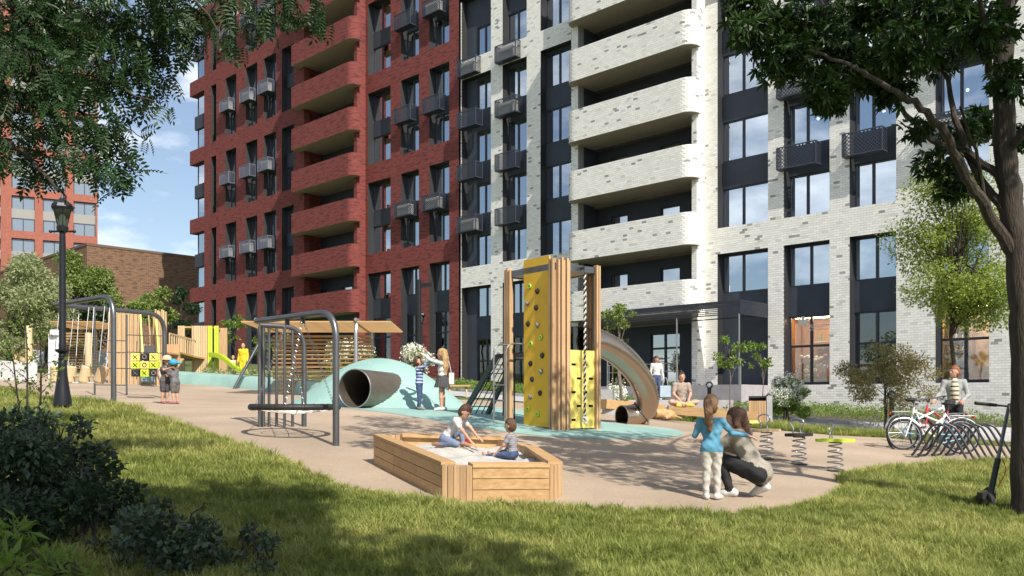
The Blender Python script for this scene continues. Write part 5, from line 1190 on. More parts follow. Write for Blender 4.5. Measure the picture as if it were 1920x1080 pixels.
# --- maple at the right
def right_tree():
    Y0 = 9.76; b = G(1931, 966); T = thing('maple_tree', 'dark leafy tree with thick trunk at the right edge', 'tree', b); mb = MB(); q = lambda x, y, dy=0.: at(x, y, Y0 + dy)
    tr = limb(mb, [b - Vector((0, 0, .2)), q(1929, 930), q(1926, 800), q(1922, 640), q(1912, 500), q(1898, 400), q(1884, 280), q(1882, 120), q(1888, -60), q(1880, -260), q(1875, -420)], .2, .07, 14, .008)
    rt = MB()
    for a in np.linspace(0, 6.28, 7)[:-1]: limb(mb, [b + Vector((0, 0, .22)), b + Vector((.16 * math.cos(a), .16 * math.sin(a), .05)), b + Vector((.34 * math.cos(a), .34 * math.sin(a), -.1))], .1, .03, 7, .0)
    L = [([(1896, 470), (1850, 395), (1812, 330), (1770, 250), (1715, 195), (1655, 160), (1590, 120), (1520, 95)], .075, -.9), ([(1886, 400), (1838, 335), (1798, 240), (1775, 150), (1745, 60), (1730, -60)], .06, .6), ([(1882, 340), (1815, 285), (1760, 270), (1700, 215), (1640, 140), (1570, 40), (1500, -40)], .05, .9),
         ([(1880, 300), (1930, 230), (1990, 120), (2040, 0)], .06, -.6), ([(1880, 200), (1850, 110), (1835, 0), (1800, -140)], .055, -1.2), ([(1884, 100), (1830, 20), (1700, -60), (1560, -120), (1420, -140)], .06, -.3), ([(1886, 20), (1980, -120), (2100, -220)], .06, .8), ([(1850, 390), (1835, 300), (1800, 200)], .03, -.2), ([(1893, 470), (1935, 400), (1990, 330)], .05, .5)]
    tips = []
    for pts, r, dd in L:
        n = len(pts); P = limb(mb, [q(x, y, dd * (i / (n - 1)) * 1.4) for i, (x, y) in enumerate(pts)], r, .012, 8, .012); tips += P[len(P) // 2:]
    wb(mb, 'trunk', M['bark'], T, True)
    cl = []
    for x, y, r, w, dy in ((1410, 60, 45, 1.2, -.4), (1470, 110, 60, 2.2, -.3), (1540, 90, 70, 2.6, .3), (1545, 165, 40, 1.2, -.5), (1400, 10, 50, 1.2, 0), (1600, 40, 80, 3, .8), (1640, 130, 60, 2, .4), (1690, 90, 70, 2.4, -.6), (1560, 190, 34, .7, -.3), (1600, 120, 50, 1.5, .2), (1760, 100, 60, 2, .6), (1800, 30, 70, 2.2, 0), (1850, 60, 60, 1.6, -.8), (1760, 300, 45, .9, .3), (1790, 350, 38, .8, 0), (1800, 250, 40, .8, .6), (1850, 230, 45, 1., .9), (1900, 150, 50, 1.2, -.7), (1915, 260, 40, .8, .4), (1740, 30, 70, 2, -.2), (1480, 40, 60, 2, .5), (1680, 170, 40, 1, .3), (1720, 240, 30, .5, -.2), (1660, 20, 60, 2, .5)):
        c = q(x, y, dy); s = c.y / FPX; cl.append((np.array(c), np.array([r * s, r * s * .9, r * s * .72]), w))
    P, d = clump_points(cl, 4300)
    g = np.random.default_rng(3); cc = blob_clumps((4.7, 8.2, 7.3), (4.2, 3.9, 2.0), 46, .62, 5, -.35); P2, d2 = clump_points(cc, 6500)
    keep = (P2[:, 2] > EZ + (P2[:, 1]) * .46) | (P2[:, 1] < 3); P = np.r_[P, P2[keep]]; d = np.r_[d, d2[keep]]; n = len(P)
    leaves_obj('crown', T, MAPLE, P, frames(n, .3, d * .4, .9), RNG.uniform(.09, .165, n), M['leaf_maple'], 300, kind='stuff')
right_tree()
# --- robinia branches hanging in at top left
def left_tree():
    Y0 = 7.2; b = gp(-7.2, 6.2); T = thing('robinia_tree', 'feathery leaved tree hanging its branches in at top left', 'tree', b); mb = MB(); q = lambda x, y, dy=0.: at(x, y, Y0 + dy)
    limb(mb, [b - Vector((0, 0, .2)), b + Vector((.1, 0, 1.5)), b + Vector((.3, .2, 3.2)), b + Vector((.5, .4, 5.5)), b + Vector((.4, .2, 8.2))], .2, .06, 12, .01)
    h = b + Vector((.35, .25, 3.8)); k = b + Vector((.5, .4, 5.2))
    L = [([h, q(-180, 60), q(0, 130), (150, 215), (255, 320)], .05, .3), ([k, q(-100, -160), (60, -60), (220, 20), (320, 90)], .05, .5), ([k, (-50, -260), (250, -120), (430, -60), (560, -20), (610, 20)], .05, .8), ([h, (-160, 220), (0, 260), (90, 330), (140, 390)], .04, -.3), ([h, (-100, 100), (60, 140), (180, 150), (290, 190)], .04, .0), ([k, (0, -200), (200, -100), (330, -40), (410, 60)], .035, -.4), ([h, (-200, 180), (-20, 200), (60, 270), (110, 330)], .03, .4)]
    pts = []
    for Pp, r, dd in L:
        n = len(Pp); P = limb(mb, [p if isinstance(p, Vector) else q(p[0], p[1], dd * i / (n - 1)) for i, p in enumerate(Pp)], r, .006, 7, .02)
    cl = []
    for x, y, rx, ry, w, dy in ((40, 40, 120, 70, 5, 0), (180, 40, 110, 60, 4.5, .3), (300, 40, 70, 60, 2.5, .3), (60, 130, 110, 60, 4, -.3), (190, 130, 90, 55, 3.2, .1), (285, 120, 40, 45, 1., .4), (40, 210, 80, 50, 2.4, .2), (140, 225, 70, 45, 2, -.2), (225, 245, 40, 40, 1., .2), (45, 290, 60, 40, 1.5, 0), (165, 295, 45, 30, .9, -.3), (225, 300, 28, 30, .4, .3), (215, 350, 20, 18, .2, .2), (330, 20, 50, 40, 1.4, .2), (400, 20, 50, 36, 1.2, .5), (470, 8, 55, 24, 1., .5), (550, 4, 45, 18, .7, .6), (595, 14, 20, 16, .3, .6), (430, 55, 28, 24, .5, .4), (300, 180, 28, 26, .4, .3), (120, 60, 160, 100, 3, .9)):
        c = q(x, y, dy); s = c.y / FPX; cl.append((np.array(c), np.array([rx * s, .5, ry * s]), w))
    P, d = clump_points(cl, 1350)
    cc = blob_clumps((-5.6, 6.3, 7.2), (3.6, 3.2, 1.8), 30, .7, 9, -.3); P2, d2 = clump_points(cc, 1700)
    keep = P2[:, 2] > EZ + P2[:, 1] * .46; P = np.r_[P, P2[keep]]; d = np.r_[d, d2[keep]]; n = len(P)
    C = np.array([c[0] for c in cl]); near = np.argsort(((P[:1500:6, None] - C[None]) ** 2).sum(-1), 1)[:, 0]
    for i, j in zip(range(0, 1500, 6), near): limb(mb, [Vector(C[j]), (Vector(C[j]) + Vector(P[i])) / 2 + Vector((0, 0, .04)), Vector(P[i])], .006, .003, 4, .01)
    wb(mb, 'trunk', M['bark'], T, True)
    leaves_obj('crown', T, PINN, P, frames(n, .25, d * .3, .8), RNG.uniform(.13, .24, n), M['leaf_robinia'], 260, 'leaf', kind='stuff')
left_tree()
# --- tree behind the viewer that shades the lawn
plain_tree('shade_tree', 'tall tree behind the viewer shading the left foreground lawn', 'tree', gp(2.6, -2.6), blob_clumps((.7, -.5, 7.3), (3.1, 2.2, 1.4), 38, .95, 21, -.6), 19000, MAPLE, .2, 'leaf_maple', .2, trunk_top=(1.6, -1.8, 7.6))
for i, (x, y, hgt, r) in enumerate(((-16, -14, 9, 4.), (-27, -6, 11, 5.), (4, -22, 10, 4.5), (-38, 8, 10, 4.5))):
    plain_tree('park_tree', ('park tree behind the viewer, nearest the path', 'park tree far out on the left', 'park tree directly behind the viewer', 'park tree beyond the left edge of view')[i], 'tree', gp(x, y), blob_clumps((x, y, hgt * .62), (r, r, hgt * .33), 26, 1.2, 40 + i), 5000, LEAF, .36, 'leaf_bush', .25, group='park trees out of view')
# --- distant bushes and trees on the left
def px_tree(name, label, cat, px, py, rx, ry, Y, n, size, material, nc=16, seed=1, base_py=None, tpl=LEAF, tr=.09, cr=None, **kw):
    c = at(px, py, Y); s = Y / FPX; cl = blob_clumps(c, (rx * s, rx * s * .8, ry * s), nc, (cr or .38) * min(rx, ry) * s, seed); b = gp(c.x, c.y)
    return plain_tree(name, label, cat, b, cl, n, tpl, size, M and material, tr, trunk_top=c + Vector((0, 0, ry * s * .2)), **kw)
px_tree('leafy_tree', 'silvery green tree at the far left edge', 'tree', 20, 590, 75, 95, 36, 9500, .16, 'leaf_grey', 26, 2)
px_tree('leafy_tree', 'grey-green bushy tree just left of the lamp post', 'tree', 82, 565, 66, 92, 41, 10500, .17, 'leaf_grey', 18, 3)
px_tree('leafy_tree', 'bright green tree in front of the brown hall corner', 'tree', 155, 560, 66, 84, 45, 11000, .18, 'leaf_bush', 18, 4)
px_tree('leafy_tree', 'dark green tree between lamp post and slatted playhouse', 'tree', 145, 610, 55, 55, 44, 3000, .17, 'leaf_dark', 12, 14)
px_tree('leafy_tree', 'round pale green tree against the brown brick wall', 'tree', 290, 572, 48, 42, 52, 6000, .2, 'leaf_bush', 14, 5)
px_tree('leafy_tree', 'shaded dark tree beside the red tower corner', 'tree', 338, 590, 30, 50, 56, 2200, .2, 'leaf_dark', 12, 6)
px_tree('leafy_shrub', 'low silvery shrub behind the saplings at the left edge', 'shrub', 12, 655, 60, 36, 34, 3600, .14, 'leaf_grey', 14, 31, tr=.04, stems=4)
px_tree('leafy_shrub', 'low green shrub right behind the lamp post shaft', 'shrub', 118, 655, 50, 34, 42, 3200, .16, 'leaf_bush', 12, 32, tr=.04, stems=4)
px_tree('leafy_shrub', 'green climbing shrub left of the timber shelter', 'shrub', 510, 640, 34, 42, 48, 2000, .14, 'leaf_bush', 10, 7, tr=.04, stems=3)
px_tree('leafy_shrub', 'sparse young tree beside the lime slide', 'tree', 440, 622, 24, 30, 46, 500, .16, 'leaf_fresh', 7, 8, tr=.04)
px_tree('lilac_bush', 'white flowering bush behind the dancing children', 'shrub', 778, 695, 44, 42, 29, 3200, .10, 'leaf_bush', 14, 9, tr=.03, stems=4, flowers=170)
px_tree('lilac_bush', 'white flowering bush peeking over the mound at left', 'shrub', 652, 672, 40, 40, 33, 2600, .11, 'leaf_bush', 12, 10, tr=.03, stems=4, flowers=150)
px_tree('lilac_bush', 'white flowering bush right of the litter bin', 'shrub', 1474, 750, 42, 40, 26, 5200, .085, 'leaf_fresh', 16, 11, tr=.03, stems=4, flowers=130)
px_tree('lilac_bush', 'small white flowering bush beneath the slide', 'shrub', 1152, 740, 26, 22, 28, 1100, .09, 'leaf_bush', 8, 12, tr=.03, stems=3, flowers=50)
px_tree('ash_tree', 'yellow-green feathery tree in front of white brick wall', 'tree', 1800, 480, 100, 205, 22, 24000, .085, 'leaf_yellow', 52, 13, tpl=LEAF, tr=.07, cr=.42, droop=.15)
px_tree('olive_shrub', 'loose olive and rust coloured shrub under the shop windows', 'shrub', 1660, 715, 92, 70, 25, 8500, .075, 'leaf_olive', 30, 15, tr=.02, stems=6, cr=.3)
px_tree('young_tree', 'thin young tree growing by the entrance door', 'tree', 1368, 665, 30, 52, 29, 420, .13, 'leaf_fresh', 9, 16, tr=.025, bark='barkpale', cr=.3)
px_tree('young_tree', 'young tree with leaves at the porch corner post', 'tree', 1425, 668, 24, 30, 29.5, 300, .13, 'leaf_fresh', 7, 17, tr=.02, bark='barkpale', cr=.3)
px_tree('young_tree', 'multi-stem young tree in the planter behind the slide', 'tree', 1162, 598, 34, 26, 24.6, 700, .10, 'leaf_bush', 8, 18, tr=.04, bark='barkpale', stems=2)
# --- saplings in the left foreground
for i, (x, yb, yt, Y, lean, lb) in enumerate(((50, 790, 560, 12.2, -6, 'thin leafy sapling, leftmost pair, in front of white wall'), (72, 800, 600, 11.6, 2, 'thin leafy sapling nearest the lamp post'), (38, 770, 640, 12.6, -22, 'short leaning sapling at the left edge'))):
    b = gp(*at(x, 0, Y)[:2]); tp_ = at(x + lean, yt, Y); s = Y / FPX; T = thing('sapling', lb, 'tree', b); mb = MB(); P = limb(mb, [b - Vector((0, 0, .1)), b.lerp(tp_, .5) + Vector((.03, 0, 0)), tp_], .02, .006, 7, .006); Q = []
    for k in range(13):
        p = P[int(len(P) * (.3 + .68 * k / 13)) - 1]; a = random.uniform(0, 6.28); L = random.uniform(.15, .38); e = p + Vector((math.cos(a) * L, math.sin(a) * L * .6, random.uniform(.05, .25))); limb(mb, [p, p.lerp(e, .5) + Vector((0, 0, .02)), e], .006, .003, 5, .005)
        for _ in range(9): Q.append(np.array(p.lerp(e, random.uniform(.3, 1.1))) + RNG.normal(size=3) * .035)
    wb(mb, 'stem', M['bark'], T, True); n = len(Q); leaves_obj('foliage', T, LEAF, np.array(Q), frames(n, droop=.5), RNG.uniform(.045, .085, n), M['leaf_fresh'], kind='stuff')
# --- foreground shrubs, lower left
def shrub(label, pxs, Y, size, material, n, seed, tpl=LEAF, hgt=1.):
    cl = []; g = np.random.default_rng(seed)
    for x, y, r in pxs:
        c = at(x, y, Y + g.uniform(-.4, .4)); s = Y / FPX; cl.append((np.array(c), np.array([r * s, r * s, r * s * .75]), r * r))
    c0 = np.mean([c[0] for c in cl], axis=0); b = gp(c0[0], c0[1]); T = thing('garden_shrub', label, 'shrub', b); mb = MB()
    for c in cl:
        for _ in range(3):
            e = Vector(c[0]) + Vector(g.normal(size=3)) * float(c[1][0]) * .6; q = gp(b.x + g.uniform(-.15, .15), b.y + g.uniform(-.15, .15), -.05); limb(mb, [q, q.lerp(e, .55) + Vector((0, 0, .1)), e], .011, .004, 5, .008)
    wb(mb, 'stems', M['bark'], T, True); P, d = clump_points(cl, n); leaves_obj('foliage', T, tpl, P, frames(n, outward=d * .8, droop=.1), size * g.uniform(.6, 1.25, n), M[material], 160, kind='stuff')
shrub('dark glossy shrub at the left edge below the saplings', [(30, 800, 45), (80, 790, 35), (60, 850, 60), (120, 860, 50), (20, 900, 60), (120, 915, 45), (185, 850, 30), (150, 800, 24), (70, 940, 60), (25, 850, 50), (170, 900, 40)], 7.6, .07, 'leaf_blue', 4600, 1)
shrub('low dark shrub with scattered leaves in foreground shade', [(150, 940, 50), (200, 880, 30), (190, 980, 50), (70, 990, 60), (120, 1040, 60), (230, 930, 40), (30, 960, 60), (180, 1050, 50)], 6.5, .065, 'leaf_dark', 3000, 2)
shrub('grey-green low plant at the bottom of the lawn', [(260, 985, 45), (320, 1000, 45), (380, 1010, 38), (250, 1040, 50), (330, 1050, 55), (420, 1060, 45), (380, 985, 25), (230, 1075, 40), (300, 955, 25)], 6.0, .062, 'leaf_blue', 2200, 3)
shrub('small grey-green plant with loose stems, centre bottom', [(470, 1000, 22), (500, 1015, 22), (455, 1050, 30), (490, 1070, 24)], 6.0, .06, 'leaf_blue', 320, 4)
shrub('bright narrow-leaved plant in the bottom left corner', [(20, 1000, 40), (40, 1050, 50), (100, 1060, 40), (140, 1075, 35), (10, 1080, 50)], 5.4, .12, 'leaf_fresh', 420, 5, LANCE)
# --- ground cover beds
def cover(name, poly, n, hgt, size, material, label):
    xs = [p[0] for p in poly]; ys = [p[1] for p in poly]; X = RNG.uniform(min(xs), max(xs), n * 4); Y = RNG.uniform(min(ys), max(ys), n * 4); k = np.where(inpoly(X, Y, poly))[0][:n]; X = X[k]; Y = Y[k]
    nz = (np.sin(X * 2.1 + Y * 1.3) + np.sin(X * -1.7 + Y * 2.9 + 1) + np.sin(X * 5.3 - Y * 4.1)) / 6 + .6
    Z = H(X, Y) + hgt * nz * (1 - RNG.random(len(X)) ** 3 * .9); P = np.c_[X, Y, Z]; V, Fc = scatter(LEAF, P, frames(len(P), droop=-.6), size * RNG.uniform(.6, 1.3, len(P)))
    obj(name, npmesh(name, V, Fc, M[material]), label=label, cat='plants', kind='stuff')
BED = pxpoly([(2060, 812), (1960, 807), (1760, 799), (1658, 796), (1591, 793), (1446, 782), (1300, 768), (1130, 753), (1100, 750)]) + pxpoly([(1150, 744), (1250, 748), (1330, 755), (1450, 760), (1600, 770), (1800, 778), (2060, 786)])
sheet('planting_bed', BED, M['soil'], .01, .8)
cover('ground_cover', BED, 16000, .34, .085, 'leaf_fresh', 'low bright green ground cover bed along the white building')
BED2 = pxpoly([(820, 731), (950, 741), (1000, 745), (1000, 738), (950, 733), (820, 724)]); cover('ground_cover', BED2, 3500, .45, .1, 'leaf_fresh', 'strip of ground cover in front of the dark wall panel')
BED3 = pxpoly([(380, 716), (480, 722), (620, 736), (620, 726), (480, 712), (380, 706)]); cover('ground_cover', BED3, 3200, .5, .1, 'leaf_grey', 'pale planting behind the teal berm')
# --- lawn: tufts of grass
def lawn():
    src = bpy.data.collections.new('grass_tufts')
    def gm():
        m = bpy.data.materials.new('grass_blade'); m.use_nodes = True; nt = m.node_tree; N = nt.nodes.new; L = nt.links.new; b = nt.nodes['Principled BSDF']; b.inputs['Roughness'].default_value = .5; b.inputs['Specular IOR Level'].default_value = .25
        g = N('ShaderNodeNewGeometry'); oi = N('ShaderNodeObjectInfo'); ad = N('ShaderNodeMath'); ad.operation = 'ADD'; ns = N('ShaderNodeTexNoise'); ns.inputs['Scale'].default_value = .55; ns.inputs['Detail'].default_value = 3; L(oi.outputs['Location'], ns.inputs['Vector'])
        ml = N('ShaderNodeMath'); ml.operation = 'MULTIPLY'; ml.inputs[1].default_value = .45; L(g.outputs['Random Per Island'], ml.inputs[0]); m2 = N('ShaderNodeMath'); m2.operation = 'MULTIPLY'; m2.inputs[1].default_value = .25; L(oi.outputs['Random'], m2.inputs[0]); L(ml.outputs[0], ad.inputs[0]); L(m2.outputs[0], ad.inputs[1])
        a2 = N('ShaderNodeMath'); mr = N('ShaderNodeMapRange'); mr.inputs[1].default_value = .35; mr.inputs[2].default_value = .65; mr.inputs[3].default_value = -.1; mr.inputs[4].default_value = .35; L(ns.outputs['Fac'], mr.inputs[0]); L(ad.outputs[0], a2.inputs[0]); L(mr.outputs[0], a2.inputs[1])
        r = N('ShaderNodeValToRGB'); e = r.color_ramp.elements; e[0].color = (.10, .14, .024, 1); e[1].color = (.50, .47, .17, 1); k = e.new(.5); k.color = (.27, .31, .075, 1); L(a2.outputs[0], r.inputs[0]); L(r.outputs[0], b.inputs['Base Color'])
        t = N('ShaderNodeBsdfTranslucent'); L(r.outputs[0], t.inputs[0]); mx = N('ShaderNodeMixShader'); mx.inputs[0].default_value = .35; L(b.outputs[0], mx.inputs[1]); L(t.outputs[0], mx.inputs[2]); L(mx.outputs[0], nt.nodes['Material Output'].inputs[0]); return m
    mt = gm()
    for k in range(4):
        V = []; Fc = []; g = np.random.default_rng(60 + k)
        for _ in range(26):
            a = g.uniform(0, 6.28); r0 = g.uniform(0, .045); h = g.uniform(.05, .115); ln = g.uniform(.25, 1.0); w = g.uniform(.0018, .0034); bx, by = r0 * math.cos(a), r0 * math.sin(a); a2 = a + g.normal() * .7; dx, dy = math.cos(a2), math.sin(a2); sx, sy = -dy, dx
            o = len(V)
            for t, ww in ((0, 1.), (.5, .85), (1., .0)):
                px_, py_, pz_ = bx + dx * ln * h * t * t, by + dy * ln * h * t * t, h * t * (1 - .25 * ln * t)
                if ww: V += [(px_ - sx * w * ww, py_ - sy * w * ww, pz_), (px_ + sx * w * ww, py_ + sy * w * ww, pz_)]
                else: V += [(px_, py_, pz_)]
            Fc += [(o, o + 1, o + 3), (o, o + 3, o + 2), (o + 2, o + 3, o + 4)]
        ob = bpy.data.objects.new('tuft', npmesh('tuft', np.array(V), np.array(Fc), mt)); src.objects.link(ob)
    n = 330000; X = RNG.uniform(-17, 11, n); Y = RNG.uniform(4.6, 26, n); k = np.abs(X) < Y * .62 + .8; X, Y = X[k], Y[k]
    dens = np.clip((8. / Y) ** 1.3, .12, 1.); k = RNG.random(len(X)) < dens; X, Y = X[k], Y[k]
    k = ~inpoly(X, Y, PLAY); X, Y = X[k], Y[k]
    WALK = pxpoly(WALK_LOW) + pxpoly(CURB[::-1]); k = ~inpoly(X, Y, WALK) & ~inpoly(X, Y, BED) & ~((X > -12) & (Y > 19.5) & ~inpoly(X, Y, pxpoly(FAR[1:10]) + pxpoly(STRIP_TOP[::-1]))); X, Y = X[k], Y[k]
    m = len(X); me = bpy.data.meshes.new('grass'); me.vertices.add(m); me.vertices.foreach_set('co', np.c_[X, Y, H(X, Y) - .008].astype(np.float32).ravel())
    cl = np.sin(X * 3.1 + np.sin(Y * 2.3) * 2) * np.sin(Y * 3.7 + np.sin(X * 1.9) * 2)
    S = (RNG.uniform(.55, 1.15, m) + .35 * np.clip(cl, -.5, 1)) * (1 + np.clip((Y - 8) / 14, 0, .6)); RT = np.c_[RNG.normal(size=m) * .18, RNG.normal(size=m) * .18, RNG.uniform(0, 6.28, m)]
    a = me.attributes.new('scl', 'FLOAT', 'POINT'); a.data.foreach_set('value', S.astype(np.float32)); a = me.attributes.new('rot', 'FLOAT_VECTOR', 'POINT'); a.data.foreach_set('vector', RT.astype(np.float32).ravel())
    me.materials.append(mt); o = obj('grass', me, label='sunlit uneven lawn of long grass blades in the foreground', cat='grass', kind='stuff')
    ng = bpy.data.node_groups.new('grass_instances', 'GeometryNodeTree'); ng.interface.new_socket('Geometry', in_out='INPUT', socket_type='NodeSocketGeometry'); ng.interface.new_socket('Geometry', in_out='OUTPUT', socket_type='NodeSocketGeometry')
    N = ng.nodes.new; L = ng.links.new; gi = N('NodeGroupInput'); go = N('NodeGroupOutput'); ip = N('GeometryNodeInstanceOnPoints'); ci = N('GeometryNodeCollectionInfo'); ci.inputs['Collection'].default_value = src; ci.inputs['Separate Children'].default_value = True; ci.inputs['Reset Children'].default_value = True
    na = N('GeometryNodeInputNamedAttribute'); na.data_type = 'FLOAT'; na.inputs['Name'].default_value = 'scl'; nr = N('GeometryNodeInputNamedAttribute'); nr.data_type = 'FLOAT_VECTOR'; nr.inputs['Name'].default_value = 'rot'
    L(gi.outputs[0], ip.inputs['Points']); L(ci.outputs[0], ip.inputs['Instance']); ip.inputs['Pick Instance'].default_value = True; L(nr.outputs[0], ip.inputs['Rotation']); L(na.outputs[0], ip.inputs['Scale']); L(ip.outputs[0], go.inputs[0])
    md = o.modifiers.new('grass', 'NODES'); md.node_group = ng
    print('tufts', m)
lawn()
# ------------------------------------------------------------------ people and the dog: one continuous skin grown from bones (signed distances meshed by surface nets)
def surface_nets(D, o, vox):
    S = D < 0; nx, ny, nz = D.shape; c = np.zeros((nx - 1, ny - 1, nz - 1), np.int8)
    for dx in (0, 1):
        for dy in (0, 1):
            for dz in (0, 1): c += S[dx:nx - 1 + dx, dy:ny - 1 + dy, dz:nz - 1 + dz]
    act = (c > 0) & (c < 8); idx = -np.ones(act.shape, np.int64); I = np.argwhere(act); idx[act] = np.arange(len(I))
    acc = np.zeros((len(I), 3)); cnt = np.zeros(len(I)); cor = [(a, b, d) for a in (0, 1) for b in (0, 1) for d in (0, 1)]
    for ax in range(3):
        for p in cor:
            if p[ax]: continue
            q = list(p); q[ax] = 1; a = D[I[:, 0] + p[0], I[:, 1] + p[1], I[:, 2] + p[2]]; b = D[I[:, 0] + q[0], I[:, 1] + q[1], I[:, 2] + q[2]]; m = (a < 0) != (b < 0)
            t = np.where(m, a / np.where(m, a - b, 1), 0); pos = np.tile(np.array(p, float), (len(I), 1)); pos[:, ax] = t; acc[m] += pos[m]; cnt[m] += 1
    V = (I + acc / cnt[:, None]) * vox + o; Fc = []
    for ax in range(3):
        u, w = [(1, 2), (2, 0), (0, 1)][ax]; lo = [slice(None)] * 3; hi = [slice(None)] * 3; lo[ax] = slice(0, -1); hi[ax] = slice(1, None)
        a = S[tuple(lo)]; b = S[tuple(hi)]; E_ = np.argwhere(a != b); E_ = E_[(E_[:, u] > 0) & (E_[:, w] > 0) & (E_[:, u] < D.shape[u] - 1) & (E_[:, w] < D.shape[w] - 1)]
        fl = a[tuple(E_.T)]; e = lambda du, dw: idx[tuple((E_ - np.eye(3, dtype=int)[u] * du - np.eye(3, dtype=int)[w] * dw).T)]
        q = np.stack([e(1, 1), e(0, 1), e(0, 0), e(1, 0)], 1); q[~fl] = q[~fl][:, ::-1]; Fc.append(q)
    return V, np.concatenate(Fc), I
def grow(prims, vox):
    """prims: ('c', a, b, ra, rb, label, k) tapered bone / ('e', centre, radii, axes, label, k) ellipsoid / ('cut', fn)"""
    lo = np.full(3, 1e9); hi = -lo
    for p in prims:
        if p[0] == 'c':
            r = max(p[3], p[4]); lo = np.minimum(lo, np.minimum(p[1], p[2]) - r); hi = np.maximum(hi, np.maximum(p[1], p[2]) + r)
        elif p[0] == 'e': r = max(p[2]); lo = np.minimum(lo, np.array(p[1]) - r); hi = np.maximum(hi, np.array(p[1]) + r)
    lo = lo - 3 * vox; n = np.ceil((hi + 3 * vox - lo) / vox).astype(int) + 1; D = np.full(n, 1.0, np.float32); B = np.full(n, 9.0, np.float32); Lb = np.zeros(n, np.int8)
    for p in prims:
        if p[0] == 'cut': D = np.maximum(D, p[1](lo, n, vox)); continue
        k = p[-1]
        if p[0] == 'c': a, b = np.array(p[1], float), np.array(p[2], float); r = max(p[3], p[4]); l_, h_ = np.minimum(a, b) - r, np.maximum(a, b) + r
        else: c = np.array(p[1], float); r = max(p[2]); l_, h_ = c - r, c + r
        mg = k + 2.5 * vox; i0 = np.maximum(np.floor((l_ - mg - lo) / vox).astype(int), 0); i1 = np.minimum(np.ceil((h_ + mg - lo) / vox).astype(int) + 1, n)
        g = [lo[i] + np.arange(i0[i], i1[i]) * vox for i in range(3)]; X, Y, Z = np.meshgrid(*g, indexing='ij', sparse=True); sl = tuple(slice(i0[i], i1[i]) for i in range(3))
        if p[0] == 'c':
            d = b - a; L2 = max(float(d @ d), 1e-9); t = np.clip(((X - a[0]) * d[0] + (Y - a[1]) * d[1] + (Z - a[2]) * d[2]) / L2, 0, 1)
            s = np.sqrt((X - a[0] - d[0] * t) ** 2 + (Y - a[1] - d[1] * t) ** 2 + (Z - a[2] - d[2] * t) ** 2) - (p[3] + (p[4] - p[3]) * t); lab = p[5]
        else:
            A = np.array(p[3], float); q = [(X - c[0]) * A[i][0] + (Y - c[1]) * A[i][1] + (Z - c[2]) * A[i][2] for i in range(3)]; rr = np.array(p[2])
            k0 = np.sqrt((q[0] / rr[0]) ** 2 + (q[1] / rr[1]) ** 2 + (q[2] / rr[2]) ** 2); k1 = np.sqrt((q[0] / rr[0] ** 2) ** 2 + (q[1] / rr[1] ** 2) ** 2 + (q[2] / rr[2] ** 2) ** 2); s = np.where(k1 > 1e-6, k0 * (k0 - 1) / np.maximum(k1, 1e-6), -rr.min()); lab = p[4]
        s = np.broadcast_to(s, D[sl].shape); o = D[sl]; h = np.clip(.5 + .5 * (s - o) / k, 0, 1); D[sl] = s + (o - s) * h - k * h * (1 - h)
        m = s < B[sl]; B[sl][m] = s[m]; Lb[sl][m] = lab
    V, Fc, I = surface_nets(D, lo, vox); lab = Lb[tuple(I.T)]
    return V, Fc, lab[Fc[:, 0]]
def wrinkle(V, Fc, fm, amp, fr, c=None):
    """cloth folds / hair locks: push the skin in and out along its normals"""
    n = np.cross(V[Fc[:, 2]] - V[Fc[:, 0]], V[Fc[:, 3]] - V[Fc[:, 1]]); N = np.zeros_like(V)
    for k in range(4): np.add.at(N, Fc[:, k], n)
    N /= np.linalg.norm(N, axis=1)[:, None] + 1e-12; w = np.zeros(len(V)); 
    for k in range(4): np.maximum.at(w, Fc[:, k], fm.astype(float))
    x, y, z = V.T
    if c is None: d = np.sin(61 * fr * z + 33 * x + 3 * np.sin(21 * x + 17 * y)) * .5 + np.sin(47 * fr * z - 39 * x + 28 * y + 2 * np.sin(30 * z)) * .4 + np.sin(95 * z + 60 * x - 50 * y) * .25
    else: a = np.arctan2(y - c[1], x - c[0]); d = np.sin(a * 19 + 6 * np.sin(z * 30)) * .5 + np.sin(a * 41 + 9 * z * 8) * .35
    return V + N * (d * amp * w)[:, None]
def norm(v): v = np.array(v, float); return v / (np.linalg.norm(v) + 1e-9)
def cutface(c, f, u, ry, rz, y0=.12, z0=.4):
    def fn(lo, n, vox):
        g = np.meshgrid(*[lo[i] + np.arange(n[i]) * vox - c[i] for i in range(3)], indexing='ij', sparse=True); y = g[0] * f[0] + g[1] * f[1] + g[2] * f[2]; z = g[0] * u[0] + g[1] * u[1] + g[2] * u[2]
        return -np.maximum(y0 * ry - y, z - z0 * rz).astype(np.float32)
    return fn
SKINM = mat('skin', (.48, .27, .185), .5, var=.06, vscale=20); SKIND = mat('lips', (.5, .2, .16), .5); EYEM = mat('eye_dark', (.02, .015, .012), .3)
BASE = dict(pel=(0, 0, .54), che=(0, 0, .735), nec=(0, -.005, .83), hea=(0, .012, .925), sh=(.105, .805), hipw=.05, eL=(-.135, -.01, .635), eR=(.135, -.01, .635), wL=(-.15, .04, .49), wR=(.15, .04, .49), kL=(-.055, .01, .285), kR=(.055, .01, .285), aL=(-.055, -.01, .045), aR=(.055, -.01, .045), tL=(-.065, .1, .018), tR=(.065, .1, .018), face=(0, 1, 0), acr=None, hs=1., hL=None, hR=None, curl=.5)
CHILD = dict(pel=(0, 0, .49), che=(0, 0, .66), nec=(0, -.005, .765), hea=(0, .012, .885), sh=(.098, .735), hs=1.28, eL=(-.125, -.01, .575), eR=(.125, -.01, .575), wL=(-.14, .04, .44), wR=(.14, .04, .44), kL=(-.055, .01, .26), kR=(.055, .01, .26))
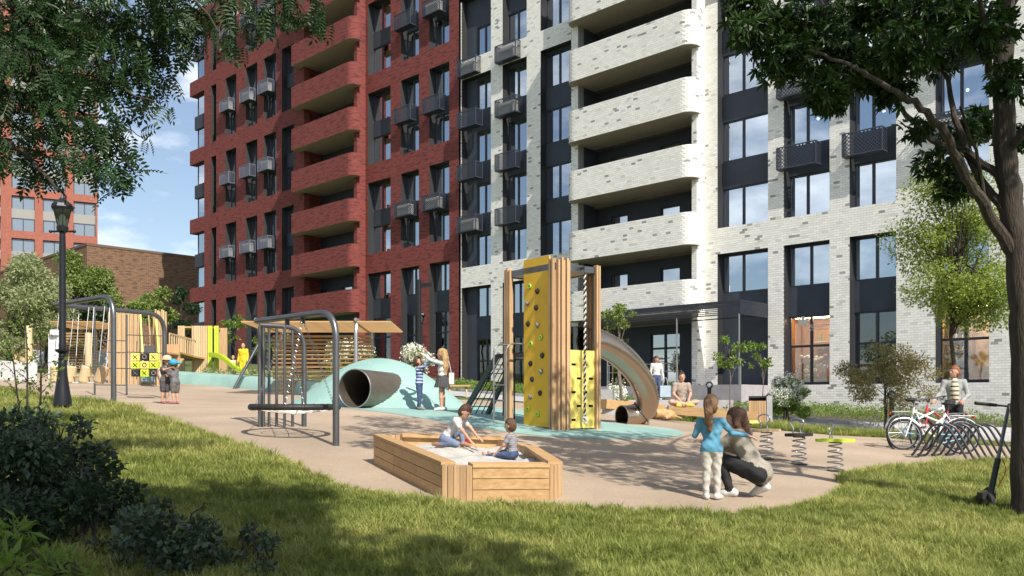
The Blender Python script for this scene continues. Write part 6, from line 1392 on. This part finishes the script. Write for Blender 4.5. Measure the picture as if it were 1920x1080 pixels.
def person(label, loc, rz, h, pose, mats, sleeve='long', legs='long', hair=None, hairmat=None, child=False, vox=.009, bulk=1., shoe=1., group=None, skirt=None, coat=None, hem=None):
    P = dict(BASE)
    if child: P.update(CHILD)
    P.update(pose); v = lambda k: np.array(P[k], float)
    T = thing('person', label, 'person', loc, rz, group)
    pel, che, nec, hea = v('pel'), v('che'), v('nec'), v('hea'); up = norm(che - pel); acr = norm(P['acr'] if P['acr'] is not None else (1, 0, 0)); acr = norm(acr - up * (acr @ up)); fw = np.cross(up, acr) * 1.; fw = norm(fw)
    hs = P['hs']; SK, TOP, BOT, SHO, EYE, LIP = range(6); pr = []; ax = (acr, fw, up); b = bulk
    sh = P['sh'][0]; ln = np.linalg.norm(nec - pel); sc = nec - up * (.03 if not child else .033)
    SL, SR = (np.array(P['SL']) if 'SL' in P else sc - acr * sh), (np.array(P['SR']) if 'SR' in P else sc + acr * sh)
    pr.append(('e', pel, (.088 * b, .066 * b, .07), ax, BOT, .03)); mid = (pel + che) / 2
    pr.append(('e', mid, (.078 * b, .056 * b, .09), ax, TOP, .035)); pr.append(('e', che, (.098 * b, .064 * b, .10), ax, TOP, .035)); pr.append(('c', SL, SR, .036 * b, .036 * b, TOP, .03))
    if coat: pr.append(('e', pel - up * .005, (.094 * b, .072 * b, coat), ax, TOP, .03))
    elif legs != 'none': pr.append(('e', pel + up * .045, (.086 * b, .064 * b, .045), ax, TOP, .02))
    pr.append(('c', nec - up * .015, hea - norm(hea - nec) * .03, .029 * (1 + (hs - 1) * .3), .029 * (1 + (hs - 1) * .3), SK, .012))
    for S_, s in (('L', -1), ('R', 1)):
        S0 = SL if s < 0 else SR; e, w = v('e' + S_), v('w' + S_); l1 = TOP if sleeve != 'none' else SK; l2 = TOP if sleeve == 'long' else SK
        if sleeve == 'short':
            m_ = S0 + (e - S0) * .62; pr.append(('c', S0, m_, .036 * b, .034 * b, TOP, .02)); pr.append(('c', m_, e, .026, .023, SK, .008))
        else: pr.append(('c', S0, e, .034 * b, .027 * b, l1, .02))
        pr.append(('c', e, w, (.025 * b if l2 == TOP else .0225), (.02 * b if l2 == TOP else .0155), l2, .012))
        hd = norm(P['h' + S_]) if P['h' + S_] is not None else norm(w - e); sd = norm(np.cross(hd, (0, 0, 1)) if abs(hd[2]) < .95 else np.cross(hd, fw)) ; nn = np.cross(sd, hd); hk = 1.08 if child else 1.
        pc = w + hd * .03 * hk; pr.append(('e', w + hd * .028 * hk, (.023 * hk, .034 * hk, .013 * hk), (sd, hd, nn), SK, .008)); cu = P['curl']
        for q in range(4):
            L = (.036, .042, .039, .03)[q] * hk; r0 = w + hd * .052 * hk + sd * (q - 1.5) * .0125 * hk; d1 = norm(hd - nn * cu * .5); m1 = r0 + d1 * L * .55; d2 = norm(hd - nn * cu * 1.3); pr.append(('c', r0 - hd * .01, m1, .0066 * hk, .0062 * hk, SK, .003)); pr.append(('c', m1, m1 + d2 * L * .6, .006 * hk, .005 * hk, SK, .003))
        t0 = w + hd * .016 * hk + sd * (-.02 * s) * hk; t1 = t0 + (norm(hd * .6 - sd * s * .8 - nn * .3)) * .026 * hk; pr.append(('c', t0, t1, .008 * hk, .007 * hk, SK, .005)); pr.append(('c', t1, t1 + norm(hd - nn * .4) * .022 * hk, .007 * hk, .0055 * hk, SK, .003))
        if legs != 'none':
            hp = pel + acr * s * P['hipw'] - up * .02; kn, an, to = v('k' + S_), v('a' + S_), v('t' + S_); l2 = BOT if legs == 'long' else SK
            if legs in ('shorts', 'skirt'):
                f_ = .85 if legs == 'shorts' else .3; m_ = hp + (kn - hp) * f_; pr.append(('c', hp, m_, .056 * b, (.05 if legs == 'shorts' else .046) * b, BOT, .02)); pr.append(('c', m_, kn, .036, .031, SK, .012))
            else: pr.append(('c', hp, kn, .056 * b, .038 * b, BOT, .02))
            calf = kn + (an - kn) * .35; pr.append(('c', kn, calf, .034 if l2 == BOT else .03, .036 if l2 == BOT else .032, l2, .012)); pr.append(('c', calf, an, .036 if l2 == BOT else .031, .027 if l2 == BOT else .0185, l2, .012))
            td = norm(to - an); hl = an - np.array([td[0], td[1], 0]) * .028 - np.array([0, 0, .012]); pr.append(('c', hl, an + (to - an) * .45 + np.array([0, 0, -.008]), .027 * shoe, .026 * shoe, SHO, .012)); pr.append(('c', an + (to - an) * .4, to, .027 * shoe, .021 * shoe, SHO, .012))
    # head
    f = norm(P['face']); u = norm(hea - nec); u = norm(u * .6 + np.array((0, 0, .4))); u = norm(u - f * (u @ f)); r = np.cross(f, u); hx = (r, f, u); k = hs
    rx, ry, rzz = .047 * k, .056 * k, .066 * k
    pr.append(('e', hea + u * .008 * k, (rx, ry, rzz * .93), hx, SK, .012)); pr.append(('e', hea + f * .014 * k - u * .03 * k, (.036 * k, .036 * k, .04 * k), hx, SK, .012)); pr.append(('e', hea + f * .034 * k - u * .056 * k, (.017 * k, .014 * k, .012 * k), hx, SK, .008))
    pr.append(('c', hea + f * .054 * k + u * .002 * k, hea + f * .063 * k - u * .018 * k, .006 * k, .009 * k, SK, .006)); pr.append(('e', hea + f * .05 * k - u * .037 * k, (.017 * k, .007 * k, .006 * k), hx, LIP, .004))
    for s in (-1, 1):
        pr.append(('e', hea + r * s * .048 * k - u * .006 * k - f * .004 * k, (.007 * k, .014 * k, .018 * k), hx, SK, .006)); pr.append(('e', hea + r * s * .021 * k + f * .05 * k + u * .006 * k, (.0095 * k, .007 * k, .005 * k), hx, EYE, .002)); pr.append(('c', hea + r * s * .011 * k + f * .056 * k + u * .018 * k, hea + r * s * .033 * k + f * .047 * k + u * .019 * k, .0035 * k, .003 * k, EYE, .003))
    V, Fc, lb = grow([tuple(np.asarray(x) if isinstance(x, (list,)) else x for x in p) for p in pr], vox / h)
    if hem is not None:
        cc = V[Fc].mean(1) - pel; pj = cc @ up; lat = np.linalg.norm(cc - pj[:, None] * up, axis=1); m = ((lb == TOP) | (lb == BOT)) & (lat < .125) & (pj > -.2) & (pj < .12); lb = np.where(m, np.where(pj > hem, TOP, BOT), lb)
    V = wrinkle(V, Fc, np.isin(lb, (TOP, BOT)), .0042, 1.)
    body = obj('body', npmesh('body', V * h, Fc, [SKINM, mats[0], mats[1], mats[2], EYEM, SKIND], True, lb), T)
    if hair:
        hp_ = [('e', hea + u * .014 * k - f * .006 * k, (rx * 1.13, ry * 1.12, rzz * 1.05), hx, 0, .01), ('e', hea - f * .02 * k - u * .012 * k, (rx * 1.06, ry * .85, rzz * .85), hx, 0, .012)]
        hp_.append(('cut', cutface(hea, f, u, ry, rzz, hair.get('y0', .1), hair.get('z0', .48))))
        bk_ = hea - f * ry * .8
        for pt in hair.get('strands', ()):
            q = [hea + r * a * k + f * b_ * k + u * c_ * k for a, b_, c_, _ in pt]
            for i in range(len(q) - 1): hp_.append(('c', q[i], q[i + 1], pt[i][3] * k, pt[i + 1][3] * k, 0, .012))
        V, Fc, lb = grow(hp_, vox / h * .9); V = wrinkle(V, Fc, np.ones(len(Fc), bool), .0035, 2.2, hea); obj('hair', npmesh('hair', V * h, Fc, hairmat, True), T)
    if skirt:
        r0, r1, L, n, m_ = skirt; vs = []; seg = 72
        for j in range(6):
            t = j / 5; z = pel[2] + .045 - L * t
            for q in range(seg):
                a = 2 * math.pi * q / seg; rr = (r0 + (r1 - r0) * t) * (1 + .07 * t * math.sin(a * n)); vs.append((h * (pel[0] + rr * math.cos(a)), h * (pel[1] + rr * .8 * math.sin(a)), h * z))
        MB().add(vs, [(j * seg + q, j * seg + (q + 1) % seg, (j + 1) * seg + (q + 1) % seg, (j + 1) * seg + q) for j in range(5) for q in range(seg)]).build('skirt', m_, T, True)
    return T
def facing(dx, dy): return math.atan2(-dx, dy)
def cloth(name, c, var=.12, stripes=None):
    m = mat(name, c, .85, var=var, vscale=14, bump=.35, bscale=22)
    if stripes:
        nt = m.node_tree; N = nt.nodes.new; L = nt.links.new; b = nt.nodes['Principled BSDF']; tc = N('ShaderNodeTexCoord'); sp = N('ShaderNodeSeparateXYZ'); L(tc.outputs['Object'], sp.inputs[0]); w = N('ShaderNodeMath'); w.operation = 'MULTIPLY'; w.inputs[1].default_value = stripes[1]; L(sp.outputs[2], w.inputs[0]); fr = N('ShaderNodeMath'); fr.operation = 'FRACT'; L(w.outputs[0], fr.inputs[0])
        r = N('ShaderNodeValToRGB'); r.color_ramp.interpolation = 'CONSTANT'; e = r.color_ramp.elements; cols = stripes[0]; e[0].color = (*cols[0], 1); e[1].position = 1 / len(cols); e[1].color = (*cols[1], 1)
        for i, c_ in enumerate(cols[2:]): x = e.new((i + 2) / len(cols)); x.color = (*c_, 1)
        L(fr.outputs[0], r.inputs[0]); L(r.outputs[0], b.inputs['Base Color'])
    return m
def hairm(n, c): return mat(n, c, .45, var=.35, vscale=30, stretch=(8, 8, 1), bump=.5, bscale=40)
SNEAK = mat('white_sneaker', (.55, .54, .52), .6); PALEJ = cloth('pale_jeans', (.42, .405, .36)); BLUEJ = cloth('blue_jeans', (.045, .07, .15)); BLACKT = cloth('black_trousers', (.012, .012, .014))
HB = hairm('brown_hair', (.075, .032, .016)); HDB = hairm('dark_brown_hair', (.04, .02, .012)); HBL = hairm('blond_hair', (.42, .27, .12)); HLB = hairm('light_brown_hair', (.17, .09, .04))
# crouching woman and girl beside her
wl = G(1411, 934)
person('woman in grey linen jacket and black trousers crouching beside the girl', wl, facing(-.8, .6), 1.7, dict(pel=(0, -.045, .185), che=(0, .075, .365), nec=(0, .10, .455), hea=(0, .125, .54), eL=(-.14, .20, .34), eR=(.13, .19, .32), wL=(-.10, .30, .37), wR=(.06, .30, .33), kL=(-.09, .20, .275), kR=(.08, .17, .20), aL=(-.085, .12, .05), aR=(.075, -.05, .085), tL=(-.095, .215, .018), tR=(.08, .035, .02), face=(-.15, 1, -.05), hs=.98), (cloth('grey_linen', (.27, .245, .205)), BLACKT, SNEAK), hair=dict(y0=.0, z0=.4, strands=[[(0, -.045, .03, .036), (.0, -.062, -.03, .032), (.01, -.075, -.12, .028), (.03, -.08, -.22, .022), (.05, -.08, -.30, .010)], [(-.035, -.01, .03, .03), (-.042, -.02, -.05, .022), (-.03, -.05, -.12, .018)], [(.035, -.01, .03, .03), (.042, -.02, -.05, .022), (.03, -.05, -.12, .018)]]), hairmat=HB, vox=.0085, bulk=1.1, coat=.085)
gl = G(1334, 937)
person('girl in light blue sweater and pale jeans standing with long ponytail', gl, facing(.12, .99), 1.2, dict(eL=(-.15, .02, .60), wL=(-.13, .10, .66), eR=(.19, .03, .625), wR=(.33, .05, .60), hR=(.9, .1, -.25), face=(.45, 1, 0), kL=(-.045, .005, .26), kR=(.05, .012, .26), aL=(-.05, -.01, .045), aR=(.055, .0, .045), tL=(-.07, .09, .018), tR=(.10, .08, .018)), (cloth('light_blue_knit', (.09, .27, .40)), PALEJ, SNEAK), hair=dict(y0=.0, z0=.35, strands=[[(0, -.05, .025, .022), (0, -.075, .02, .026), (.005, -.085, -.05, .03), (.005, -.08, -.13, .028), (.01, -.075, -.19, .012)]]), hairmat=HLB, child=True, vox=.0075, bulk=1.0, coat=.075, hem=-.04)
# children in the sandbox
ka = hit(842, 852, .2)
person('child in white t-shirt and jeans kneeling in the sand, reaching down', Vector((ka.x, ka.y, float(HS(ka.x, ka.y)) - .01)), facing(.93, -.36), .98, dict(pel=(0, -.04, .12), che=(0, .10, .285), nec=(0, .155, .37), hea=(0, .225, .445), eL=(-.12, .24, .25), eR=(.13, .24, .22), wL=(-.08, .36, .13), wR=(.07, .34, .07), hL=(0, .8, -.5), hR=(0, .8, -.6), kL=(-.06, .15, .20), kR=(.075, .14, .045), aL=(-.06, .16, .05), aR=(.06, -.1, .04), tL=(-.065, .25, .018), tR=(.055, -.2, .03), face=(0, .8, -.62)), (cloth('white_tee', (.5, .49, .47)), cloth('washed_jeans', (.16, .21, .32)), mat('tan_shoe', (.3, .17, .1), .7)), sleeve='short', hair=dict(z0=.42), hairmat=HB, child=True, vox=.0075, bulk=1.02)
kb = hit(962, 868, .2)
person('toddler in grey striped t-shirt sitting in the sand, seen from the side', Vector((kb.x, kb.y, float(HS(kb.x, kb.y)) + .01)), facing(-.93, .36), .84, dict(pel=(0, 0, .085), che=(0, .015, .265), nec=(0, .03, .365), hea=(0, .045, .485), eL=(-.135, .09, .22), eR=(.135, .08, .22), wL=(-.10, .2, .11), wR=(.1, .19, .1), kL=(-.07, .2, .075), kR=(.075, .19, .09), aL=(-.08, .38, .04), aR=(.08, .37, .04), tL=(-.09, .43, .09), tR=(.09, .42, .09), hs=1.36, face=(.1, 1, -.05)), (cloth('grey_stripe_tee', (.2, .2, .22), stripes=([(.26, .26, .28), (.17, .17, .19)], 45.)), BLUEJ, mat('sandal', (.3, .2, .15), .7)), sleeve='short', hair=dict(z0=.38), hairmat=hairm('auburn_hair', (.09, .04, .02)), child=True, vox=.0075, bulk=1.06)
tr = hit(871, 849, .2); T = thing('toy_truck', 'small dark red toy in front of the kneeling child', 'toy', Vector((tr.x, tr.y, float(HS(tr.x, tr.y))))); MB().box((-.05, -.035, .02), (.05, .035, .09)).box((.0, -.03, .092), (.045, .03, .12)).build('body', mat('toy_red', (.35, .02, .025), .35), T); MB().tube([(-.03, -.04, .02), (-.03, .04, .02)], .02, 10).build('wheels', M['black'], T); MB().tube([(.03, -.04, .02), (.03, .04, .02)], .02, 10).build('wheels', M['black'], T)
# dancing boy and girl by the mound
GREYSHOE = mat('grey_shoe', (.22, .2, .17), .7)
bl = hit(786, 769); person('boy in blue striped top and jeans with arms raised by the mound', bl + Vector((0, 0, .01)), facing(.9, -.1), 1.25, dict(che=(0, .005, .66), nec=(0, -.01, .765), hea=(0, -.02, .885), eL=(-.10, .12, .84), wL=(-.06, .21, .96), eR=(.12, .13, .80), wR=(.08, .27, .88), face=(-.1, .9, .35), aL=(-.05, -.03, .045), aR=(.05, .02, .045), tL=(-.06, .07, .018), tR=(.07, .11, .018)), (cloth('blue_stripe_top', (.1, .15, .3), stripes=([(.03, .045, .16), (.10, .17, .42), (.5, .53, .6)], 14.)), BLUEJ, GREYSHOE), hair=dict(z0=.42), hairmat=HB, child=True, vox=.0085, hem=.0)
gg = hit(829, 771); person('girl in white top and dark pleated skirt with long blond hair', gg + Vector((0, 0, .01)), facing(-.95, .15), 1.46, dict(CHILD, hs=1.14, hea=(0, .01, .885), eL=(-.12, .16, .79), wL=(-.07, .30, .88), eR=(.13, .14, .80), wR=(.06, .25, .915), face=(.1, 1, .05), pel=(0, 0, .52), kL=(-.045, .01, .285), kR=(.045, .0, .285), aL=(-.045, -.0, .045), aR=(.045, -.02, .045)), (cloth('white_top', (.5, .5, .46)), cloth('charcoal', (.06, .055, .06)), SNEAK), legs='skirt', hair=dict(y0=.0, z0=.42, strands=[[(a, -.04, .04, .03), (a * 1.2, -.06, -.06, .034), (a * 1.3, -.06, -.17, .034), (a * 1.3, -.05, -.26, .026)] for a in (-.028, 0., .028)]), hairmat=HBL, vox=.009, skirt=(.085, .155, .2, 16, cloth('pleated_skirt', (.05, .047, .055))))
bg = gg + Vector((.2, .16, .62)); T = thing('shoulder_bag', 'small white shoulder bag behind the blond girl', 'bag', bg); MB().box((-.05, -.06, 0), (.06, .06, .26)).build('pouch', mat('white_bag', (.65, .64, .62), .6), T); MB().tube(smooth_path([(0, -.04, .25), (-.05, -.04, .5), (-.12, 0, .68)], 5), .008, 5).build('strap', bpy.data.materials['white_bag'], T)
# two hugging children at the left
h1 = hit(309, 757); h2 = hit(327, 758)
DG = cloth('dark_grey_cotton', (.06, .055, .06)); PK = mat('pink_shoe', (.3, .12, .14), .7)
person('child in straw hat and dark clothes hugging the other child', h1, facing(.75, -.45), 1.08, dict(che=(0, .03, .66), nec=(0, .05, .765), hea=(0, .07, .885), eL=(-.1, .13, .72), eR=(.12, .12, .70), wL=(-.03, .24, .73), wR=(.06, .25, .74), face=(.2, .8, -.1)), (cloth('charcoal_tee', (.09, .08, .085)), DG, PK), sleeve='short', legs='shorts', hair=dict(z0=.4), hairmat=HDB, child=True, vox=.01, bulk=1.18, hem=.0)
person('child in blue cap and grey t-shirt hugging back', h2 + Vector((0, .05, 0)), facing(-.8, .35), 1.02, dict(che=(0, .03, .66), nec=(0, .05, .765), hea=(0, .06, .885), eL=(-.12, .11, .62), eR=(.12, .12, .63), wL=(-.06, .22, .66), wR=(.04, .24, .68), face=(.2, 1, .0)), (cloth('grey_tee', (.13, .12, .13)), cloth('grey_shorts', (.11, .10, .095)), PK), sleeve='short', legs='shorts', hair=dict(z0=.4), hairmat=HDB, child=True, vox=.01, bulk=1.14, hem=.0)
f1 = Vector((.75, -.45, 0)).normalized(); hc = h1 + f1 * .076 + Vector((0, 0, .956)); T = thing('sun_hat', 'straw sun hat on the child at left', 'hat', hc + Vector((0, 0, .03))); MB().lathe([(.15, .0), (.15, .008), (.098, .02), (.092, .07), (.06, .1), (.01, .11)], seg=24).build('hat', mat('straw', (.55, .42, .27), .8), T, True)
hc = h2 + Vector((-.8, .35, 0)).normalized() * .06 + Vector((0, .05, .903)); T = thing('blue_hat', 'bright blue cap on the hugging child', 'hat', hc + Vector((0, 0, .035)), facing(-.2, .9)); MB().sphere((0, 0, 0), .1, 18, 10, (1, 1.05, .85)).sphere((.12, -.02, -.01), .075, 14, 8, (1.1, .8, .3)).build('cap', mat('cap_blue', (.03, .28, .45), .7), T, True)
bp = h1 - f1 * .06 + Vector((.03, -.05, .60)); T = thing('backpack', 'pale patterned backpack with red edge on the child in straw hat', 'backpack', bp, facing(.75, -.45)); MB().sphere((0, -.04, .07), .15, 16, 10, (.9, .55, 1.15)).build('bag', mat('backpack_print', (.55, .5, .38), .8, col2=(.35, .4, .3), vscale=14), T, True); MB().ring((0, -.02, .07), .135, .012, 24, 6, (0, 1, 0)).build('piping', mat('backpack_red', (.45, .03, .05), .7), T, True)
# woman with the red bicycle
wb_ = gp(*at(1789, 0, 17.9)[:2]); person('woman in pale denim jacket over striped sweater holding a bicycle', wb_, facing(-.35, -.94), 1.68, dict(face=(.75, .75, .05), eR=(.16, .05, .66), wR=(.24, .16, .585), eL=(-.15, .04, .64), wL=(-.075, .18, .585), hL=(.3, 1, -.3), hR=(.2, 1, -.3)), (cloth('pale_denim', (.28, .29, .285)), BLACKT, mat('dark_shoe', (.03, .03, .03), .6)), hair=dict(y0=.05, z0=.48, strands=[[(0, -.05, .0, .034), (0, -.075, -.01, .03)]]), hairmat=hairm('red_brown_hair', (.22, .07, .025)), vox=.0095, bulk=1.0, hem=-.01)
T = thing('sweater', 'cream and black striped turtleneck under the open jacket', 'sweater', wb_, facing(-.35, -.94)); MB().tube([(0, .055, .95), (0, .085, 1.05), (0, .08, 1.22), (0, .045, 1.33), (0, .01, 1.40), (0, .0, 1.44)], [.075, .082, .085, .07, .054, .052], 18).build('front', cloth('cream_stripe', (.6, .5, .3), stripes=([(.6, .52, .36), (.6, .52, .36), (.05, .04, .04)], 11.)), T, True)
bicycle('red bicycle held by the woman in denim jacket', gp(*at(1800, 0, 17.35)[:2]), R(205), 'bikered', 'bikered', R(3))
# woman walking from the entrance, seated woman, far figures
pw = at(1231, 752, 33.); zf = at(1231, 750, 33.).z; sf = thing('stepping_slab', 'stone slab under the walking woman by the porch', 'slab', (pw.x, pw.y, zf - .4)); MB().box((-2.2, -1.2, -.8), (2.6, 1.4, .4)).build('slab', M['stone'], sf)
person('woman in white blouse and jeans walking from the entrance', Vector((pw.x, pw.y, zf)), facing(.15, -1), 1.66, dict(face=(-.3, 1, -.2), kL=(-.05, .05, .285), aR=(.05, -.07, .06), wR=(.13, .1, .5)), (cloth('white_blouse', (.52, .5, .48)), BLUEJ, SNEAK), hair=dict(y0=.05, z0=.45, strands=[[(a, -.03, .03, .03), (a * 1.4, -.03, -.08, .03), (a * 1.5, -.01, -.2, .024)] for a in (-.035, 0, .035)]), hairmat=HB, vox=.013, hem=.03)
T = thing('tote_bag', 'pale blue tote bag carried by the walking woman', 'bag', (pw.x + .3, pw.y - .15, zf + .12)); MB().box((-.2, -.06, 0), (.2, .06, .42)).build('bag', cloth('tote_blue', (.33, .4, .47)), T); MB().tube(smooth_path([(-.1, 0, .4), (-.05, 0, .68), (.05, 0, .68), (.1, 0, .4)], 5), .012, 5).build('handles', bpy.data.materials['tote_blue'], T)
sw = hit(1278, 764, .38); person('woman in beige t-shirt and shorts sitting cross-legged on the bench', sw + Vector((0, .05, 0)), facing(.1, -1), 1.66, dict(pel=(0, -.02, .075), che=(0, .0, .275), nec=(0, .01, .37), hea=(0, .025, .46), eL=(-.13, .04, .2), eR=(.13, .04, .2), wL=(-.06, .15, .09), wR=(.05, .15, .09), kL=(-.2, .14, .085), kR=(.2, .14, .085), aL=(.06, .17, .04), aR=(-.06, .2, .045), tL=(.12, .2, .03), tR=(-.12, .22, .03), face=(0, 1, 0)), (cloth('beige_tee', (.3, .24, .2)), cloth('taupe_shorts', (.25, .2, .17)), mat('yellow_shoe', (.55, .38, .06), .6)), sleeve='short', legs='shorts', hair=dict(z0=.5, strands=[[(0, -.03, .06, .03), (0, -.03, .085, .02)]]), hairmat=HDB, vox=.011, bulk=.95)
py_ = gp(*at(456, 0, 41.)[:2]); person('person in bright yellow clothes standing by the lime slide', py_ + Vector((0, 0, .0)), facing(-.2, -1), 1.62, dict(), (cloth('bright_yellow', (.75, .48, .02)), bpy.data.materials['bright_yellow'], SNEAK), hair=dict(z0=.45), hairmat=HBL, vox=.018, bulk=1.25)
pk_ = gp(*at(437, 0, 41.4)[:2]); person('small child beside the person in yellow', pk_, facing(.1, -1), 1.05, dict(), (cloth('cream_top', (.6, .5, .35)), cloth('cream_trousers', (.5, .42, .3)), SNEAK), hair=dict(z0=.45), hairmat=HBL, child=True, vox=.018)
# dog lying by the bench
dg = hit(1240, 787); T = thing('dog', 'golden brown dog lying beside the timber bench', 'dog', dg, R(4)); X_ = np.eye(3); k = 1.
pr = [('e', (.02, 0, .15), (.27, .13, .13), X_, 0, .05), ('e', (-.2, -.01, .18), (.14, .12, .15), X_, 0, .05), ('e', (.22, 0, .13), (.15, .13, .125), X_, 0, .05), ('c', (-.27, -.01, .23), (-.36, -.03, .36), .085, .07, 0, .04), ('e', (-.39, -.04, .40), (.085, .07, .07), X_, 0, .03), ('c', (-.43, -.06, .385), (-.51, -.09, .355), .045, .034, 0, .02), ('e', (-.535, -.1, .362), (.014, .014, .012), X_, 1, .004),
      ('c', (-.36, .03, .43), (-.335, .05, .34), .028, .022, 0, .012), ('c', (-.38, -.10, .43), (-.35, -.125, .34), .028, .022, 0, .012), ('c', (-.2, -.1, .09), (-.4, -.14, .04), .045, .033, 0, .03), ('c', (-.2, .1, .09), (-.4, .12, .04), .045, .033, 0, .03), ('c', (-.4, -.14, .04), (-.48, -.15, .035), .033, .03, 0, .02), ('c', (.2, -.12, .12), (.08, -.18, .06), .08, .05, 0, .04), ('c', (.08, -.18, .06), (.0, -.2, .035), .045, .03, 0, .02), ('c', (.34, .02, .1), (.5, -.1, .04), .04, .022, 0, .03), ('e', (-.45, -.095, .415), (.01, .01, .01), X_, 1, .003)]
V, Fc, lb = grow([tuple(np.array(q, float) if isinstance(q, tuple) else q for q in p) for p in pr], .011); obj('body', npmesh('body', V, Fc, [mat('golden_fur', (.40, .22, .09), .85, col2=(.55, .36, .18), vscale=9, bump=.6, bscale=50), EYEM], True, lb), T)
